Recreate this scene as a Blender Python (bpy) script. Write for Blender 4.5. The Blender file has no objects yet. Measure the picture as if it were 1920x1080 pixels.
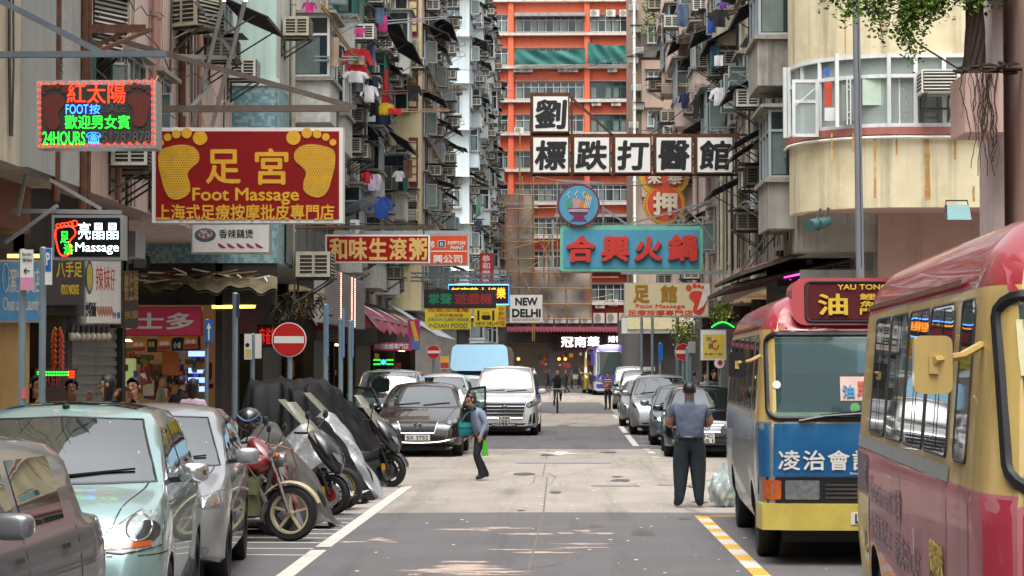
import bpy, bmesh, math, random
from math import sin, cos, pi, radians, tan, atan2, sqrt
from mathutils import Vector, Matrix, Euler
from mathutils.bvhtree import BVHTree
from mathutils.geometry import delaunay_2d_cdt
random.seed(7)
S = bpy.context.scene
COL = S.collection
# ---------------------------------------------------------------- camera, sky, sun, exposure
FPX = 4000.0
HC = 2.0
cd = bpy.data.cameras.new('camera'); cam = bpy.data.objects.new('camera', cd); COL.objects.link(cam)
TH = math.atan(144 / FPX); PS = math.atan(94 / FPX * cos(TH))
cam.location = (0, 0, HC); cam.rotation_euler = (pi / 2 + TH, 0, PS)
cd.sensor_width = 36; cd.lens = 36 * FPX / 1920; cd.clip_end = 2000
S.camera = cam
W = bpy.data.worlds.new('World'); S.world = W; W.use_nodes = True
wn = W.node_tree; bg = wn.nodes['Background']
sky = wn.nodes.new('ShaderNodeTexSky'); sky.sky_type = 'NISHITA'; sky.sun_disc = False
SUN_EL, SUN_AZ = radians(70), radians(190)
sky.sun_elevation = SUN_EL; sky.sun_rotation = SUN_AZ; sky.dust_density = 6; sky.air_density = 1.2; sky.ozone_density = 1
hs = wn.nodes.new('ShaderNodeHueSaturation'); hs.inputs['Saturation'].default_value = 0.16
wn.links.new(sky.outputs[0], hs.inputs['Color']); wn.links.new(hs.outputs[0], bg.inputs[0]); bg.inputs[1].default_value = 0.15
sl = bpy.data.lights.new('sun', 'SUN'); sl.energy = 1.0; sl.angle = radians(60); sl.color = (1, .97, .93)
so = bpy.data.objects.new('sun', sl); COL.objects.link(so)
sd = Vector((sin(SUN_AZ) * cos(SUN_EL), cos(SUN_AZ) * cos(SUN_EL), sin(SUN_EL)))
so.rotation_euler = (-sd).to_track_quat('-Z', 'Y').to_euler(); so.location = (0, -5, 40)
S.view_settings.view_transform = 'Standard'; S.view_settings.look = 'None'
S.view_settings.exposure = 1.22; S.view_settings.gamma = 1
S.cycles.max_bounces = 6; S.cycles.diffuse_bounces = 3; S.cycles.glossy_bounces = 3; S.cycles.transparent_max_bounces = 12
S.cycles.use_denoising = True
S.cycles.caustics_reflective = False; S.cycles.caustics_refractive = False
# ---------------------------------------------------------------- pixel -> world (photo is 1920 x 1080)
_m = Euler((pi / 2 + TH, 0, PS)).to_matrix()
CR, CU, CF = _m @ Vector((1, 0, 0)), _m @ Vector((0, 1, 0)), _m @ Vector((0, 0, -1))
C0 = Vector((0, 0, HC))
def ray(px, py): return CF + CR * ((px - 960) / FPX) + CU * ((540 - py) / FPX)
def P(px, py, Y):
    d = ray(px, py); return C0 + d * (Y / d.y)
def G(px, py):
    d = ray(px, py); return C0 + d * (-HC / d.z)
def FX(px, py, X):
    d = ray(px, py); return C0 + d * (X / d.x)
def plane(px0, Y0, px1, Y1):
    a, b = P(px0, 684, Y0), P(px1, 684, Y1); e = (b - a); e.z = 0; n = Vector((e.y, -e.x, 0)).normalized()
    def f(px, py):
        d = ray(px, py); return C0 + d * ((a - C0).dot(n) / d.dot(n))
    f.n = n; return f
def pix(p):
    d = Vector(p) - C0; z = max(.01, d.dot(CF)); return 960 + FPX * d.dot(CR) / z, 540 - FPX * d.dot(CU) / z
def flat(Y): return plane(0, Y, 1920, Y)
# ---------------------------------------------------------------- materials
def lin(h):
    if not isinstance(h, str): return tuple(h)
    r = [int(h[i:i + 2], 16) / 255 for i in (0, 2, 4)]
    return tuple(x / 12.92 if x <= .04045 else ((x + .055) / 1.055) ** 2.4 for x in r)
MC = {}
def mat(name, col, rough=.6, metal=0, var=.12, scale=4, streak=0, coat=0, spec=.5, bump=0, bscale=30, blot=0, coat_ior=1.5, ior=None, blotcol=None):
    if name in MC: return MC[name]
    m = bpy.data.materials.new(name); m.use_nodes = True; MC[name] = m
    nt = m.node_tree; N = nt.nodes; L = nt.links; b = N['Principled BSDF']
    c = lin(col)
    b.inputs['Roughness'].default_value = rough; b.inputs['Metallic'].default_value = metal
    b.inputs['Specular IOR Level'].default_value = spec; b.inputs['Coat Weight'].default_value = coat; b.inputs['Coat Roughness'].default_value = .03
    b.inputs['Coat IOR'].default_value = coat_ior
    if ior: b.inputs['IOR'].default_value = ior
    m.diffuse_color = (*c, 1)
    tc = N.new('ShaderNodeTexCoord')
    def noise(sc, det, mapping=None, rgh=.6):
        t = N.new('ShaderNodeTexNoise'); t.inputs['Scale'].default_value = sc; t.inputs['Detail'].default_value = det; t.inputs['Roughness'].default_value = rgh
        if mapping:
            mp = N.new('ShaderNodeMapping'); mp.inputs['Scale'].default_value = mapping; L.new(tc.outputs['Object'], mp.inputs[0]); L.new(mp.outputs[0], t.inputs[0])
        else: L.new(tc.outputs['Object'], t.inputs[0])
        return t.outputs[0]
    def ramp(src, a, bb):
        r = N.new('ShaderNodeMapRange'); r.inputs[1].default_value = a; r.inputs[2].default_value = bb; L.new(src, r.inputs[0]); return r.outputs[0]
    def mix(fac, c1, c2, blend='MIX'):
        x = N.new('ShaderNodeMix'); x.data_type = 'RGBA'; x.blend_type = blend
        if isinstance(fac, float): x.inputs[0].default_value = fac
        else: L.new(fac, x.inputs[0])
        for k, cc in ((6, c1), (7, c2)):
            if isinstance(cc, tuple): x.inputs[k].default_value = (*cc, 1)
            else: L.new(cc, x.inputs[k])
        return x.outputs[2]
    out = c
    if var:
        f = ramp(noise(scale, 6), .3, .7)
        out = mix(f, tuple(x * (1 - var) for x in c), tuple(min(1, x * (1 + var)) for x in c))
    if blot:
        f = ramp(noise(scale * .35, 7, None, .7), .52, .68); 
        mm = N.new('ShaderNodeMath'); mm.operation = 'MULTIPLY'; mm.inputs[1].default_value = blot; L.new(f, mm.inputs[0])
        out = mix(mm.outputs[0], out, lin(blotcol) if blotcol else tuple(x * .35 for x in c))
    if streak:
        f = ramp(noise(1.6, 6, (2.2, 2.2, .12), .65), .5, .72)
        mm = N.new('ShaderNodeMath'); mm.operation = 'MULTIPLY'; mm.inputs[1].default_value = streak; L.new(f, mm.inputs[0])
        out = mix(mm.outputs[0], out, (.05, .045, .04))
    if isinstance(out, tuple): b.inputs['Base Color'].default_value = (*out, 1)
    else: L.new(out, b.inputs['Base Color'])
    if bump:
        bp = N.new('ShaderNodeBump'); bp.inputs['Strength'].default_value = bump; bp.inputs['Distance'].default_value = .02
        L.new(noise(bscale, 5), bp.inputs['Height']); L.new(bp.outputs[0], b.inputs['Normal'])
    return m
def em(name, col, st=2.0):
    if name in MC: return MC[name]
    m = mat(name, col, var=0, rough=.4); b = m.node_tree.nodes['Principled BSDF']
    b.inputs['Emission Color'].default_value = (*lin(col), 1); b.inputs['Emission Strength'].default_value = st
    return m
def paint(name, col, metal=0, rough=.35, coat=1.0): return mat(name, col, rough=rough, metal=metal, var=.04, scale=2, coat=coat, coat_ior=1.5)
def glassmat(name, col, rough=.03, ior=1.75):
    return mat(name, col, rough=rough, var=.25, scale=1.3, spec=.6, ior=ior)
def clear(name, col, alpha):
    if name in MC: return MC[name]
    m = bpy.data.materials.new(name); m.use_nodes = True; MC[name] = m
    nt = m.node_tree; N = nt.nodes; L = nt.links; N.clear()
    o = N.new('ShaderNodeOutputMaterial'); mx = N.new('ShaderNodeMixShader'); t = N.new('ShaderNodeBsdfTransparent'); p = N.new('ShaderNodeBsdfPrincipled')
    t.inputs[0].default_value = (*[min(1, .35 + .65 * x / max(lin(col))) for x in lin(col)], 1)
    p.inputs['Base Color'].default_value = (*lin(col), 1); p.inputs['Roughness'].default_value = .04; p.inputs['IOR'].default_value = 1.7
    mx.inputs[0].default_value = alpha; L.new(t.outputs[0], mx.inputs[1]); L.new(p.outputs[0], mx.inputs[2]); L.new(mx.outputs[0], o.inputs[0])
    return m
M_steel = mat('galvanised steel', '8e979b', .45, .6, .2, 6)
M_dsteel = mat('dark weathered steel', '4a4743', .6, .4, .3, 8)
M_rust = mat('rusty steel', '5a3826', .8, .2, .4, 9, blot=.6)
M_brown = mat('brown painted steel', '5c5048', .6, .2, .25, 6)
M_white = mat('white painted metal', 'dcdcd6', .5, 0, .06, 3, streak=.25)
M_black = mat('black plastic', '15161a', .4, 0, .15, 5)
M_rubber = mat('black rubber', '121214', .75, 0, .2, 14, bump=.2)
M_chrome = mat('chrome', 'd8dadc', .12, 1, .03, 3)
M_alu = mat('aluminium', 'b9bec0', .35, .8, .08, 5)
M_acw = mat('ac white casing', 'cfcdc2', .55, 0, .1, 5, streak=.35)
M_acb = mat('ac beige casing', 'b0a995', .6, 0, .15, 5, streak=.5)
M_grille = mat('dark grille', '23231f', .7, 0, .2, 20)
M_pane = glassmat('window glass', '27343a', .06, 1.6)
M_panel = glassmat('pale curtained glass', '66736f', .08, 1.6)
M_frame = mat('window frame aluminium', 'a9b1b3', .4, .4, .1, 4, streak=.2)
M_framew = mat('white window frame', 'cfd3d2', .5, 0, .05, 4, streak=.2)
M_frameg = mat('green window frame', '2f6b63', .5, 0, .1, 4, streak=.2)
M_black_awn = mat('black corrugated sheet', '25242a', .7, 0, .3, 6, streak=.1)
M_skin = mat('skin', 'b98565', .55, 0, .08, 12)
M_hair = mat('black hair', '0d0b0b', .5, 0, .3, 30)
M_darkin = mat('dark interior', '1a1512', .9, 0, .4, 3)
# ---------------------------------------------------------------- mesh builder
ORG = {}
def org(o): return ORG.get(o, Vector((0, 0, 0)))
class MB:
    def __init__(s): s.v = []; s.f = []; s.m = []
    def add(s, vs, fs, mi=0):
        b = len(s.v); s.v += [Vector(v) for v in vs]; s.f += [tuple(b + i for i in f) for f in fs]
        s.m += (mi if isinstance(mi, list) else [mi] * len(fs)); return s
    def bx(s, x0, x1, y0, y1, z0, z1, mi=0):
        return s.add([(x0, y0, z0), (x1, y0, z0), (x1, y1, z0), (x0, y1, z0), (x0, y0, z1), (x1, y0, z1), (x1, y1, z1), (x0, y1, z1)],
            [(0, 3, 2, 1), (4, 5, 6, 7), (0, 1, 5, 4), (1, 2, 6, 5), (2, 3, 7, 6), (3, 0, 4, 7)], mi)
    def box(s, c, d, mi=0): return s.bx(c[0] - d[0] / 2, c[0] + d[0] / 2, c[1] - d[1] / 2, c[1] + d[1] / 2, c[2] - d[2] / 2, c[2] + d[2] / 2, mi)
    def bar(s, p, q, w, h=None, mi=0, up=(0, 0, 1)):
        p, q = Vector(p), Vector(q); h = h or w; d = (q - p).normalized(); u = Vector(up)
        if abs(d.dot(u)) > .95: u = Vector((0, 1, 0))
        a = d.cross(u).normalized() * (w / 2); b = a.cross(d).normalized() * (h / 2)
        vs = [p + a + b, p - a + b, p - a - b, p + a - b, q + a + b, q - a + b, q - a - b, q + a - b]
        return s.add(vs, [(3, 2, 1, 0), (4, 5, 6, 7), (0, 1, 5, 4), (1, 2, 6, 5), (2, 3, 7, 6), (3, 0, 4, 7)], mi)
    def tube(s, pts, r, n=6, mi=0, cap=True, closed=False):
        pts = [Vector(p) for p in pts]; k = len(pts); rr = r if isinstance(r, (list, tuple)) else [r] * k
        vs = []; prev = None
        for i, p in enumerate(pts):
            if closed: d = pts[(i + 1) % k] - pts[i - 1]
            else: d = pts[min(i + 1, k - 1)] - pts[max(i - 1, 0)]
            d.normalize()
            if prev is None:
                u = Vector((0, 0, 1)) if abs(d.z) < .9 else Vector((0, 1, 0)); a = d.cross(u).normalized()
            else: a = (prev - d * prev.dot(d)).normalized()
            prev = a; b = d.cross(a)
            for j in range(n):
                t = 2 * pi * j / n; vs.append(p + (a * cos(t) + b * sin(t)) * rr[i])
        fs = []
        for i in range(k if closed else k - 1):
            for j in range(n):
                i2 = (i + 1) % k; fs.append((i * n + j, i * n + (j + 1) % n, i2 * n + (j + 1) % n, i2 * n + j))
        if cap and not closed: fs += [tuple(range(n - 1, -1, -1)), tuple((k - 1) * n + j for j in range(n))]
        return s.add(vs, fs, mi)
    def cyl(s, p, q, r, n=12, mi=0, r2=None): return s.tube([p, q], [r, r if r2 is None else r2], n, mi)
    def lathe(s, prof, c=(0, 0, 0), ax=(0, 0, 1), n=16, mi=0):
        ax = Vector(ax).normalized(); u = Vector((1, 0, 0)) if abs(ax.x) < .9 else Vector((0, 1, 0)); a = ax.cross(u).normalized(); b = ax.cross(a); c = Vector(c)
        vs = []; fs = []
        for r, h in prof:
            for j in range(n):
                t = 2 * pi * j / n; vs.append(c + ax * h + (a * cos(t) + b * sin(t)) * r)
        for i in range(len(prof) - 1):
            for j in range(n): fs.append((i * n + j, i * n + (j + 1) % n, (i + 1) * n + (j + 1) % n, (i + 1) * n + j))
        return s.add(vs, fs, mi)
    def ball(s, c, r, n=12, mi=0, k=7):
        r = r if isinstance(r, (tuple, list)) else (r, r, r); b = len(s.v)
        s.lathe([(sin(pi * (i + .02) / (k + .04)) , -cos(pi * (i + .02) / (k + .04))) for i in range(k + 1)], n=n, mi=mi)
        for i in range(b, len(s.v)): v = s.v[i]; s.v[i] = Vector((c[0] + v.x * r[0], c[1] + v.y * r[1], c[2] + v.z * r[2]))
        return s
    def prism(s, poly, vec, mi=0, mside=None):
        poly = [Vector(p) for p in poly]; vec = Vector(vec); n = len(poly)
        return s.add(poly + [p + vec for p in poly], [tuple(range(n)), tuple(range(2 * n - 1, n - 1, -1))] + [(i, i + n, (i + 1) % n + n, (i + 1) % n) for i in range(n)],
                     [mi, mi] + [mi if mside is None else mside] * n)
    def grid(s, fn, nu, nv, mi=0):
        vs = [fn(i / nu, j / nv) for j in range(nv + 1) for i in range(nu + 1)]
        return s.add(vs, [(j * (nu + 1) + i, j * (nu + 1) + i + 1, (j + 1) * (nu + 1) + i + 1, (j + 1) * (nu + 1) + i) for j in range(nv) for i in range(nu)], mi)
    def merge(s, o, M=None, dm=0):
        b = len(s.v); s.v += [M @ v if M is not None else v.copy() for v in o.v]; s.f += [tuple(b + i for i in f) for f in o.f]; s.m += [x + dm for x in o.m]; return s
    def xf(s, M): s.v = [M @ v for v in s.v]; return s
    def build(s, name, mats, par=None, smooth=False, world=True, sharp=40):
        me = bpy.data.meshes.new(name)
        off = org(par) if world else Vector((0, 0, 0))
        me.from_pydata([v - off for v in s.v], [], s.f)
        mats = mats if isinstance(mats, (list, tuple)) else [mats]
        for m in mats: me.materials.append(m)
        if len(mats) > 1: me.polygons.foreach_set('material_index', s.m)
        if smooth:
            me.polygons.foreach_set('use_smooth', [True] * len(me.polygons))
            if sharp: me.set_sharp_from_angle(angle=radians(sharp))
        me.update()
        return link(name, me, par, off if world else org(par))
def link(name, me, par=None, o_=None):
    o = bpy.data.objects.new(name, me); COL.objects.link(o)
    if par is not None: o.parent = par; ORG[o] = org(par)
    else: ORG[o] = Vector((0, 0, 0))
    return o
def tag(o, label, cat, group=None):
    o['label'] = label; o['category'] = cat
    if group: o['group'] = group
    return o
def T(name, label, cat, loc=(0, 0, 0), rz=0, group=None, sc=1):
    o = bpy.data.objects.new(name, None); COL.objects.link(o); o.location = loc; o.rotation_euler = (0, 0, rz); o.scale = (sc,) * 3
    o.empty_display_size = .2
    ORG[o] = Vector(loc) if rz == 0 else Vector((0, 0, 0)); return tag(o, label, cat, group)
def struct(o): o['kind'] = 'structure'; return o
def copy_tree(o, parent=None, loc=None, rz=None, label=None, group=None, sc=None):
    c = o.copy(); COL.objects.link(c); c.parent = parent
    if loc is not None: c.location = loc
    if rz is not None: c.rotation_euler = (0, 0, rz)
    if sc is not None: c.scale = sc if isinstance(sc, tuple) else (sc,) * 3
    if label: c['label'] = label
    if group: c['group'] = group
    for ch in o.children: copy_tree(ch, c)
    return c
# evaluated modifiers in a scratch scene
TS = bpy.data.scenes.new('scratch')
def evalmesh(objs, target):
    for o in objs: TS.collection.objects.link(o)
    TS.view_layers[0].update(); dg = TS.view_layers[0].depsgraph
    me = bpy.data.meshes.new_from_object(target.evaluated_get(dg))
    for o in objs: TS.collection.objects.unlink(o); bpy.data.objects.remove(o)
    return me
# ---------------------------------------------------------------- lettering
def text_geo(s, bold=0, ext=0, res=3, sp=1.0):
    c = bpy.data.curves.new('t', 'FONT'); c.body = s; c.offset = bold; c.extrude = ext; c.resolution_u = res; c.space_character = sp; c.align_x = 'LEFT'
    o = bpy.data.objects.new('t', c); me = o.to_mesh()
    vs = [v.co.copy() for v in me.vertices]; fs = [tuple(p.vertices) for p in me.polygons]
    o.to_mesh_clear(); bpy.data.objects.remove(o); bpy.data.curves.remove(c); return vs, fs
def txt(mb, s, rect, f, mi=0, bold=.01, ext=.01, off=.006, shear=0, res=3, sp=1.0, vertical=False, jit=0):
    if vertical:
        n = len(s); x0, y0, x1, y1 = rect
        for i, ch in enumerate(s):
            h = (y1 - y0) / n
            if ch != ' ': txt(mb, ch, (x0, y0 + h * (i + .06), x1, y0 + h * (i + .94)), f, mi, bold, ext, off, shear, res)
        return
    vs, fs = text_geo(s, 0, .1, res, sp)
    if not vs: return
    a, b = min(v.x for v in vs), max(v.x for v in vs); c, d = min(v.y for v in vs), max(v.y for v in vs)
    p00, p10, p01 = f(rect[0], rect[3]), f(rect[2], rect[3]), f(rect[0], rect[1]); n = f.n
    p11 = f(rect[2], rect[1]); q = bold * .9
    sh = [(0, 0)] if bold < .004 else [(q, 0), (-q, 0), (0, q), (0, -q)] if bold < .03 else [(q * cos(k * pi / 4), q * sin(k * pi / 4)) for k in range(8)] + [(0, 0)]
    for k, (du, dw) in enumerate(sh):
        out = []
        for v in vs:
            u, w = (v.x + du - a + q) / max(1e-6, b - a + 2 * q), (v.y + dw - c + q) / max(1e-6, d - c + 2 * q); u += shear * (w - .5)
            p = p00.lerp(p10, u).lerp(p01.lerp(p11, u), w)
            out.append(p + n * (off + k * .0007 + (ext if v.z > 0 else 0)))
        mb.add(out, fs, mi)
def rect3(mb, r, f, mi=0, off=0, d=None):
    a, b, c, e = f(r[0], r[3]), f(r[2], r[3]), f(r[2], r[1]), f(r[0], r[1]); q = [p + f.n * off for p in (a, b, c, e)]
    if d: mb.prism(q, -f.n * d, mi)
    else: mb.add(q, [(0, 1, 2, 3)], mi)
def poly3(mb, pts, f, mi=0, off=0, d=None):
    q = [f(*p) + f.n * off for p in pts]
    if d: mb.prism(q, -f.n * d, mi)
    else: mb.add(q, [tuple(range(len(q)))], mi)
def disc(cx, cy, rx, ry=None, n=24, a0=0, a1=2 * pi):
    ry = ry or rx; return [(cx + rx * cos(a0 + (a1 - a0) * i / n), cy + ry * sin(a0 + (a1 - a0) * i / n)) for i in range(n)]
def spline(pts, n=6, closed=True):
    out = []; k = len(pts)
    for i in range(k if closed else k - 1):
        p0, p1, p2, p3 = [pts[(i + j) % k] if closed else pts[max(0, min(k - 1, i + j))] for j in (-1, 0, 1, 2)]
        for t in [q / n for q in range(n)]:
            out.append(tuple(.5 * ((2 * b) + (-a + c) * t + (2 * a - 5 * b + 4 * c - d) * t * t + (-a + 3 * b - 3 * c + d) * t ** 3) for a, b, c, d in zip(p0, p1, p2, p3)))
    if not closed: out.append(tuple(pts[-1]))
    return out
# ---------------------------------------------------------------- ground, road, markings
def sheet(name, pts, z, m, kind=True):
    o = MB().add([(x, y, z) for x, y in pts], [tuple(range(len(pts)))]).build(name, m)
    return struct(o)
def roadmat(name, c, worn=0):
    m = mat(name, c, .85, 0, .10, .8, bump=.25, bscale=90); nt = m.node_tree; N = nt.nodes; L = nt.links; b = N['Principled BSDF']
    src = b.inputs['Base Color'].links[0].from_socket
    tc = N.new('ShaderNodeTexCoord')
    def layer(src, scale, mp, lo, hi, col, amt):
        q = N.new('ShaderNodeMapping'); q.inputs['Scale'].default_value = mp; L.new(tc.outputs['Object'], q.inputs[0])
        t = N.new('ShaderNodeTexNoise'); t.inputs['Scale'].default_value = scale; t.inputs['Detail'].default_value = 8; t.inputs['Roughness'].default_value = .65; L.new(q.outputs[0], t.inputs[0])
        r = N.new('ShaderNodeMapRange'); r.inputs[1].default_value = lo; r.inputs[2].default_value = hi; r.inputs[4].default_value = amt; L.new(t.outputs[0], r.inputs[0])
        x = N.new('ShaderNodeMix'); x.data_type = 'RGBA'; L.new(r.outputs[0], x.inputs[0]); L.new(src, x.inputs[6]); x.inputs[7].default_value = (*lin(col), 1); return x.outputs[2]
    src = layer(src, 1.1, (.7, .25, 1), .48, .75, '57534f', .5)
    src = layer(src, 60, (1, 1, 1), .62, .74, 'c8c4c0', .5)
    src = layer(src, .9, (2.2, .12, 1), .52, .7, '2e2c2d', .4)
    if worn: src = layer(src, .8, (.9, .28, 1), .655, .67, 'b49f92', .85)
    L.new(src, b.inputs['Base Color']); return m
M_conc = roadmat('concrete road', '938b82'); M_asph = roadmat('asphalt', '5b585a', 0)
M_pave = mat('pavement slabs', '8a8580', .85, 0, .15, 2, blot=.3)
M_lw = mat('road paint white', 'bcb9b1', .7, 0, .1, 5, blot=.35, blotcol='8b8580'); M_ly = mat('road paint yellow', 'c79a35', .7, 0, .15, 5, blot=.35, blotcol='8b7a55')
M_joint = mat('tar joint', '6a625b', .9); M_cover = mat('cast iron cover', '8d8682', .7, .1, .12, 8)
sheet('ground', [(-400, -60), (400, -60), (400, 900), (-400, 900)], -.02, mat('ground far', '7d7872', .9))
sheet('road', [(-5.0, -20), (4.35, -20), (4.35, 152), (-5.0, 152)], 0, M_conc)
sheet('cross_street', [(-60, 152), (60, 152), (60, 186), (-60, 186)], 0, M_asph)
sheet('road_asphalt', [(-5.0, -20), (4.35, -20), (4.35, 28.9), (-.3, 29.0), (-5.0, 28.6)], .004, M_asph)
sheet('road_asphalt', [(-5.0, 50.8), (4.35, 50.8), (4.35, 69), (-5.0, 70)], .004, M_asph)
sheet('road_asphalt', [(-1.4, 88), (2.2, 88), (2.0, 114), (-1.3, 114)], .004, M_asph)
for x0, x1, nm in ((-9.5, -5.0, 'pavement'), (4.35, 9, 'pavement')):
    struct(MB().bx(x0, x1, -20, 152, -.02, .13).build(nm, M_pave))
struct(MB().bx(-60, 60, 186, 189.5, -.02, .13).build('pavement', M_pave))
# worn patches where the concrete shows through the asphalt
random.seed(3)
wp = MB()
for cx, cy, wx, wy, n in ((-.95, 20.8, 1.0, 1.1, 26), (-1.0, 26.0, .85, .9, 12), (-.2, 23.2, 1.0, .6, 6), (.4, 25.5, .5, .5, 5), (-2.0, 24.2, .5, .5, 5)):
    for i in range(n):
        a = cx + random.gauss(0, wx * .35); b = cy + random.gauss(0, wy * .4); l = random.uniform(.08, .6) * wx; h = random.uniform(.015, .09)
        k = 18; pts = []
        for j in range(k):
            t = 2 * pi * j / k; r = random.uniform(.4, 1.15); pts.append((a + l * cos(t) * r, b + h * 1.6 * sin(t) * r, .0056 + i * .00002))
        wp.add(pts, [tuple(range(k))])
struct(wp.build('road_worn_patch', mat('exposed concrete', 'a8968a', .85, 0, .15, 6)))
def strip(mb, a, b, w, z=.008, mi=0):
    a, b = Vector((a[0], a[1], 0)), Vector((b[0], b[1], 0)); d = (b - a).normalized(); n = Vector((-d.y, d.x, 0)) * w / 2
    mb.add([(p.x, p.y, z) for p in (a - n, b - n, b + n, a + n)], [(0, 1, 2, 3)], mi)
mk = MB()
a = G(765, 912); strip(mk, (-2.62, 2), (-2.62, 23.0), .17); strip(mk, (-2.62, 23.4), (a.x, a.y), .17)
for y in (974, 981, 987.5, 994, 1002, 1010, 1019, 1030, 1042, 963, 952):
    p = G(600, y); strip(mk, (-2.7, p.y), (-4.9, p.y + .1), .09)
ys = [968, 973.8, 980, 986, 992.5, 999, 1006, 1013, 1022, 1031, 1042, 1052.5, 1066, 1080, 1096, 1114, 1134]
my = MB()
for i in range(len(ys) - 1):
    f = lambda y: 1314 + (y - 968) * (1428 - 1314) / 112
    a, b = G(f(ys[i]), ys[i]), G(f(ys[i + 1]), ys[i + 1]); strip(my if i % 2 == 0 else mk, a, b, .17)
a = G(1314, 969); strip(my, (a.x, a.y), (4.3, a.y), .1)
for (x0, y0, x1, y1) in ((1164, 800, 1173, 812), (1176, 816, 1193, 837), (1210, 842, 1216, 844), (1218, 846, 1224, 851), (1226, 857, 1232, 859), (1151, 778, 1158, 785)):
    a, b = G(x0, y0), G(x1, y1); strip(mk, a, b, .16)
for y in (806, 812, 820, 828, 836): p = G(1200, y); strip(mk, (p.x, p.y), (4.2, p.y), .12)
for q in (((1002, 848), (1040, 849.5), (1043, 846.5), (1068, 847), (1062, 849.5), (1094, 851), (1060, 852.5), (1050, 855), (1038, 852.5)),):
    mk.add([(G(*p).x, G(*p).y, .008) for p in q], [tuple(range(len(q)))])
struct(mk.build('road_markings_white', M_lw)); struct(my.build('road_markings_yellow', M_ly))
strip(yb := MB(), (-4.9, 120), (3.5, 120), .5); struct(yb.build('road_markings_yellow', M_ly))
jt = MB()
for (x0, y0, x1, y1) in ((1019, 962, 1026, 895), (1018, 892, 1029, 838), (988, 1080, 1018, 964), (700, 893, 1280, 893), (700, 868, 1262, 866), (740, 878, 1020, 879)):
    a, b = G(x0, y0), G(x1, y1); strip(jt, a, b, .022, .0062)
struct(jt.build('road_joints', M_joint))
for q in ((968, 862, 1146, 869), (1110, 909, 1200, 912), (1232, 908, 1272, 910)):
    a, b, c, d = G(q[0], q[3]), G(q[2], q[3]), G(q[2], q[1]), G(q[0], q[1])
    struct(MB().add([(p.x, p.y, .01) for p in (a, b, c, d)], [(0, 1, 2, 3)]).build('road_manhole_cover', M_cover))
ck = MB(); random.seed(21)
for i in range(16):
    a = Vector((random.uniform(-2.3, 3), random.uniform(19, 60))); h = random.choice((0, 1.57, .3, 1.2)) + random.uniform(-.3, .3)
    for k in range(random.randint(6, 16)):
        h += random.uniform(-.5, .5); b = a + Vector((cos(h) * .16, sin(h) * .5)); strip(ck, a, b, random.uniform(.008, .02), .0066 + i * .00003); a = b
struct(ck.build('road_crack', M_joint))
ot = MB()
for i in range(26):
    x, y = random.uniform(-2.4, 2.9), random.uniform(17, 75); r = random.uniform(.05, .22); ot.add([(x + r * cos(t) * random.uniform(.6, 1.2), y + r * 2.5 * sin(t) * random.uniform(.7, 1.2), .0058 + i * .00002) for t in [2 * pi * j / 14 for j in range(14)]], [tuple(range(14))])
struct(ot.build('road_oil_stain', mat('oil stain', '4a4645', .6, 0, .2, 6)))
# litter scraps on the road
lt = MB(); random.seed(11)
for i in range(90):
    x, y = random.uniform(-2.4, 3.2), random.uniform(18, 40); r = random.uniform(.006, .03)
    pts = [(x + r * cos(t) * random.uniform(.6, 1.4), y + r * 2.2 * sin(t), .012) for t in [2 * pi * j / 6 for j in range(6)]]; lt.add(pts, [tuple(range(6))])
o = struct(lt.build('road_litter', mat('paper scraps', 'c9c3bb', .8)))

# ---------------------------------------------------------------- facade furniture (local +x is the outward normal)
def fill(poly, step):
    poly = [Vector((p[0], p[1])) for p in poly]; bd = []
    for i, p in enumerate(poly):
        q = poly[(i + 1) % len(poly)]; n = max(1, int((q - p).length / step + .5))
        bd += [p.lerp(q, k / n) for k in range(n)]
    x0, x1 = min(p.x for p in bd), max(p.x for p in bd); y0, y1 = min(p.y for p in bd), max(p.y for p in bd); pts = list(bd)
    def inside(x, y):
        c = False; j = len(bd) - 1
        for i in range(len(bd)):
            if (bd[i].y > y) != (bd[j].y > y) and x < (bd[j].x - bd[i].x) * (y - bd[i].y) / (bd[j].y - bd[i].y) + bd[i].x: c = not c
            j = i
        return c
    nx, ny = int((x1 - x0) / step), int((y1 - y0) / step)
    for i in range(1, nx + 1):
        for j in range(1, ny + 1):
            x, y = x0 + (x1 - x0) * i / (nx + 1), y0 + (y1 - y0) * j / (ny + 1)
            if inside(x, y) and min((Vector((x, y)) - b).length for b in bd) > step * .4: pts.append(Vector((x, y)))
    n = len(bd)
    v, e, f, *_ = delaunay_2d_cdt(pts, [(i, (i + 1) % n) for i in range(n)], [], 1, 1e-5)
    return v, f
PROT = []
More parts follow.
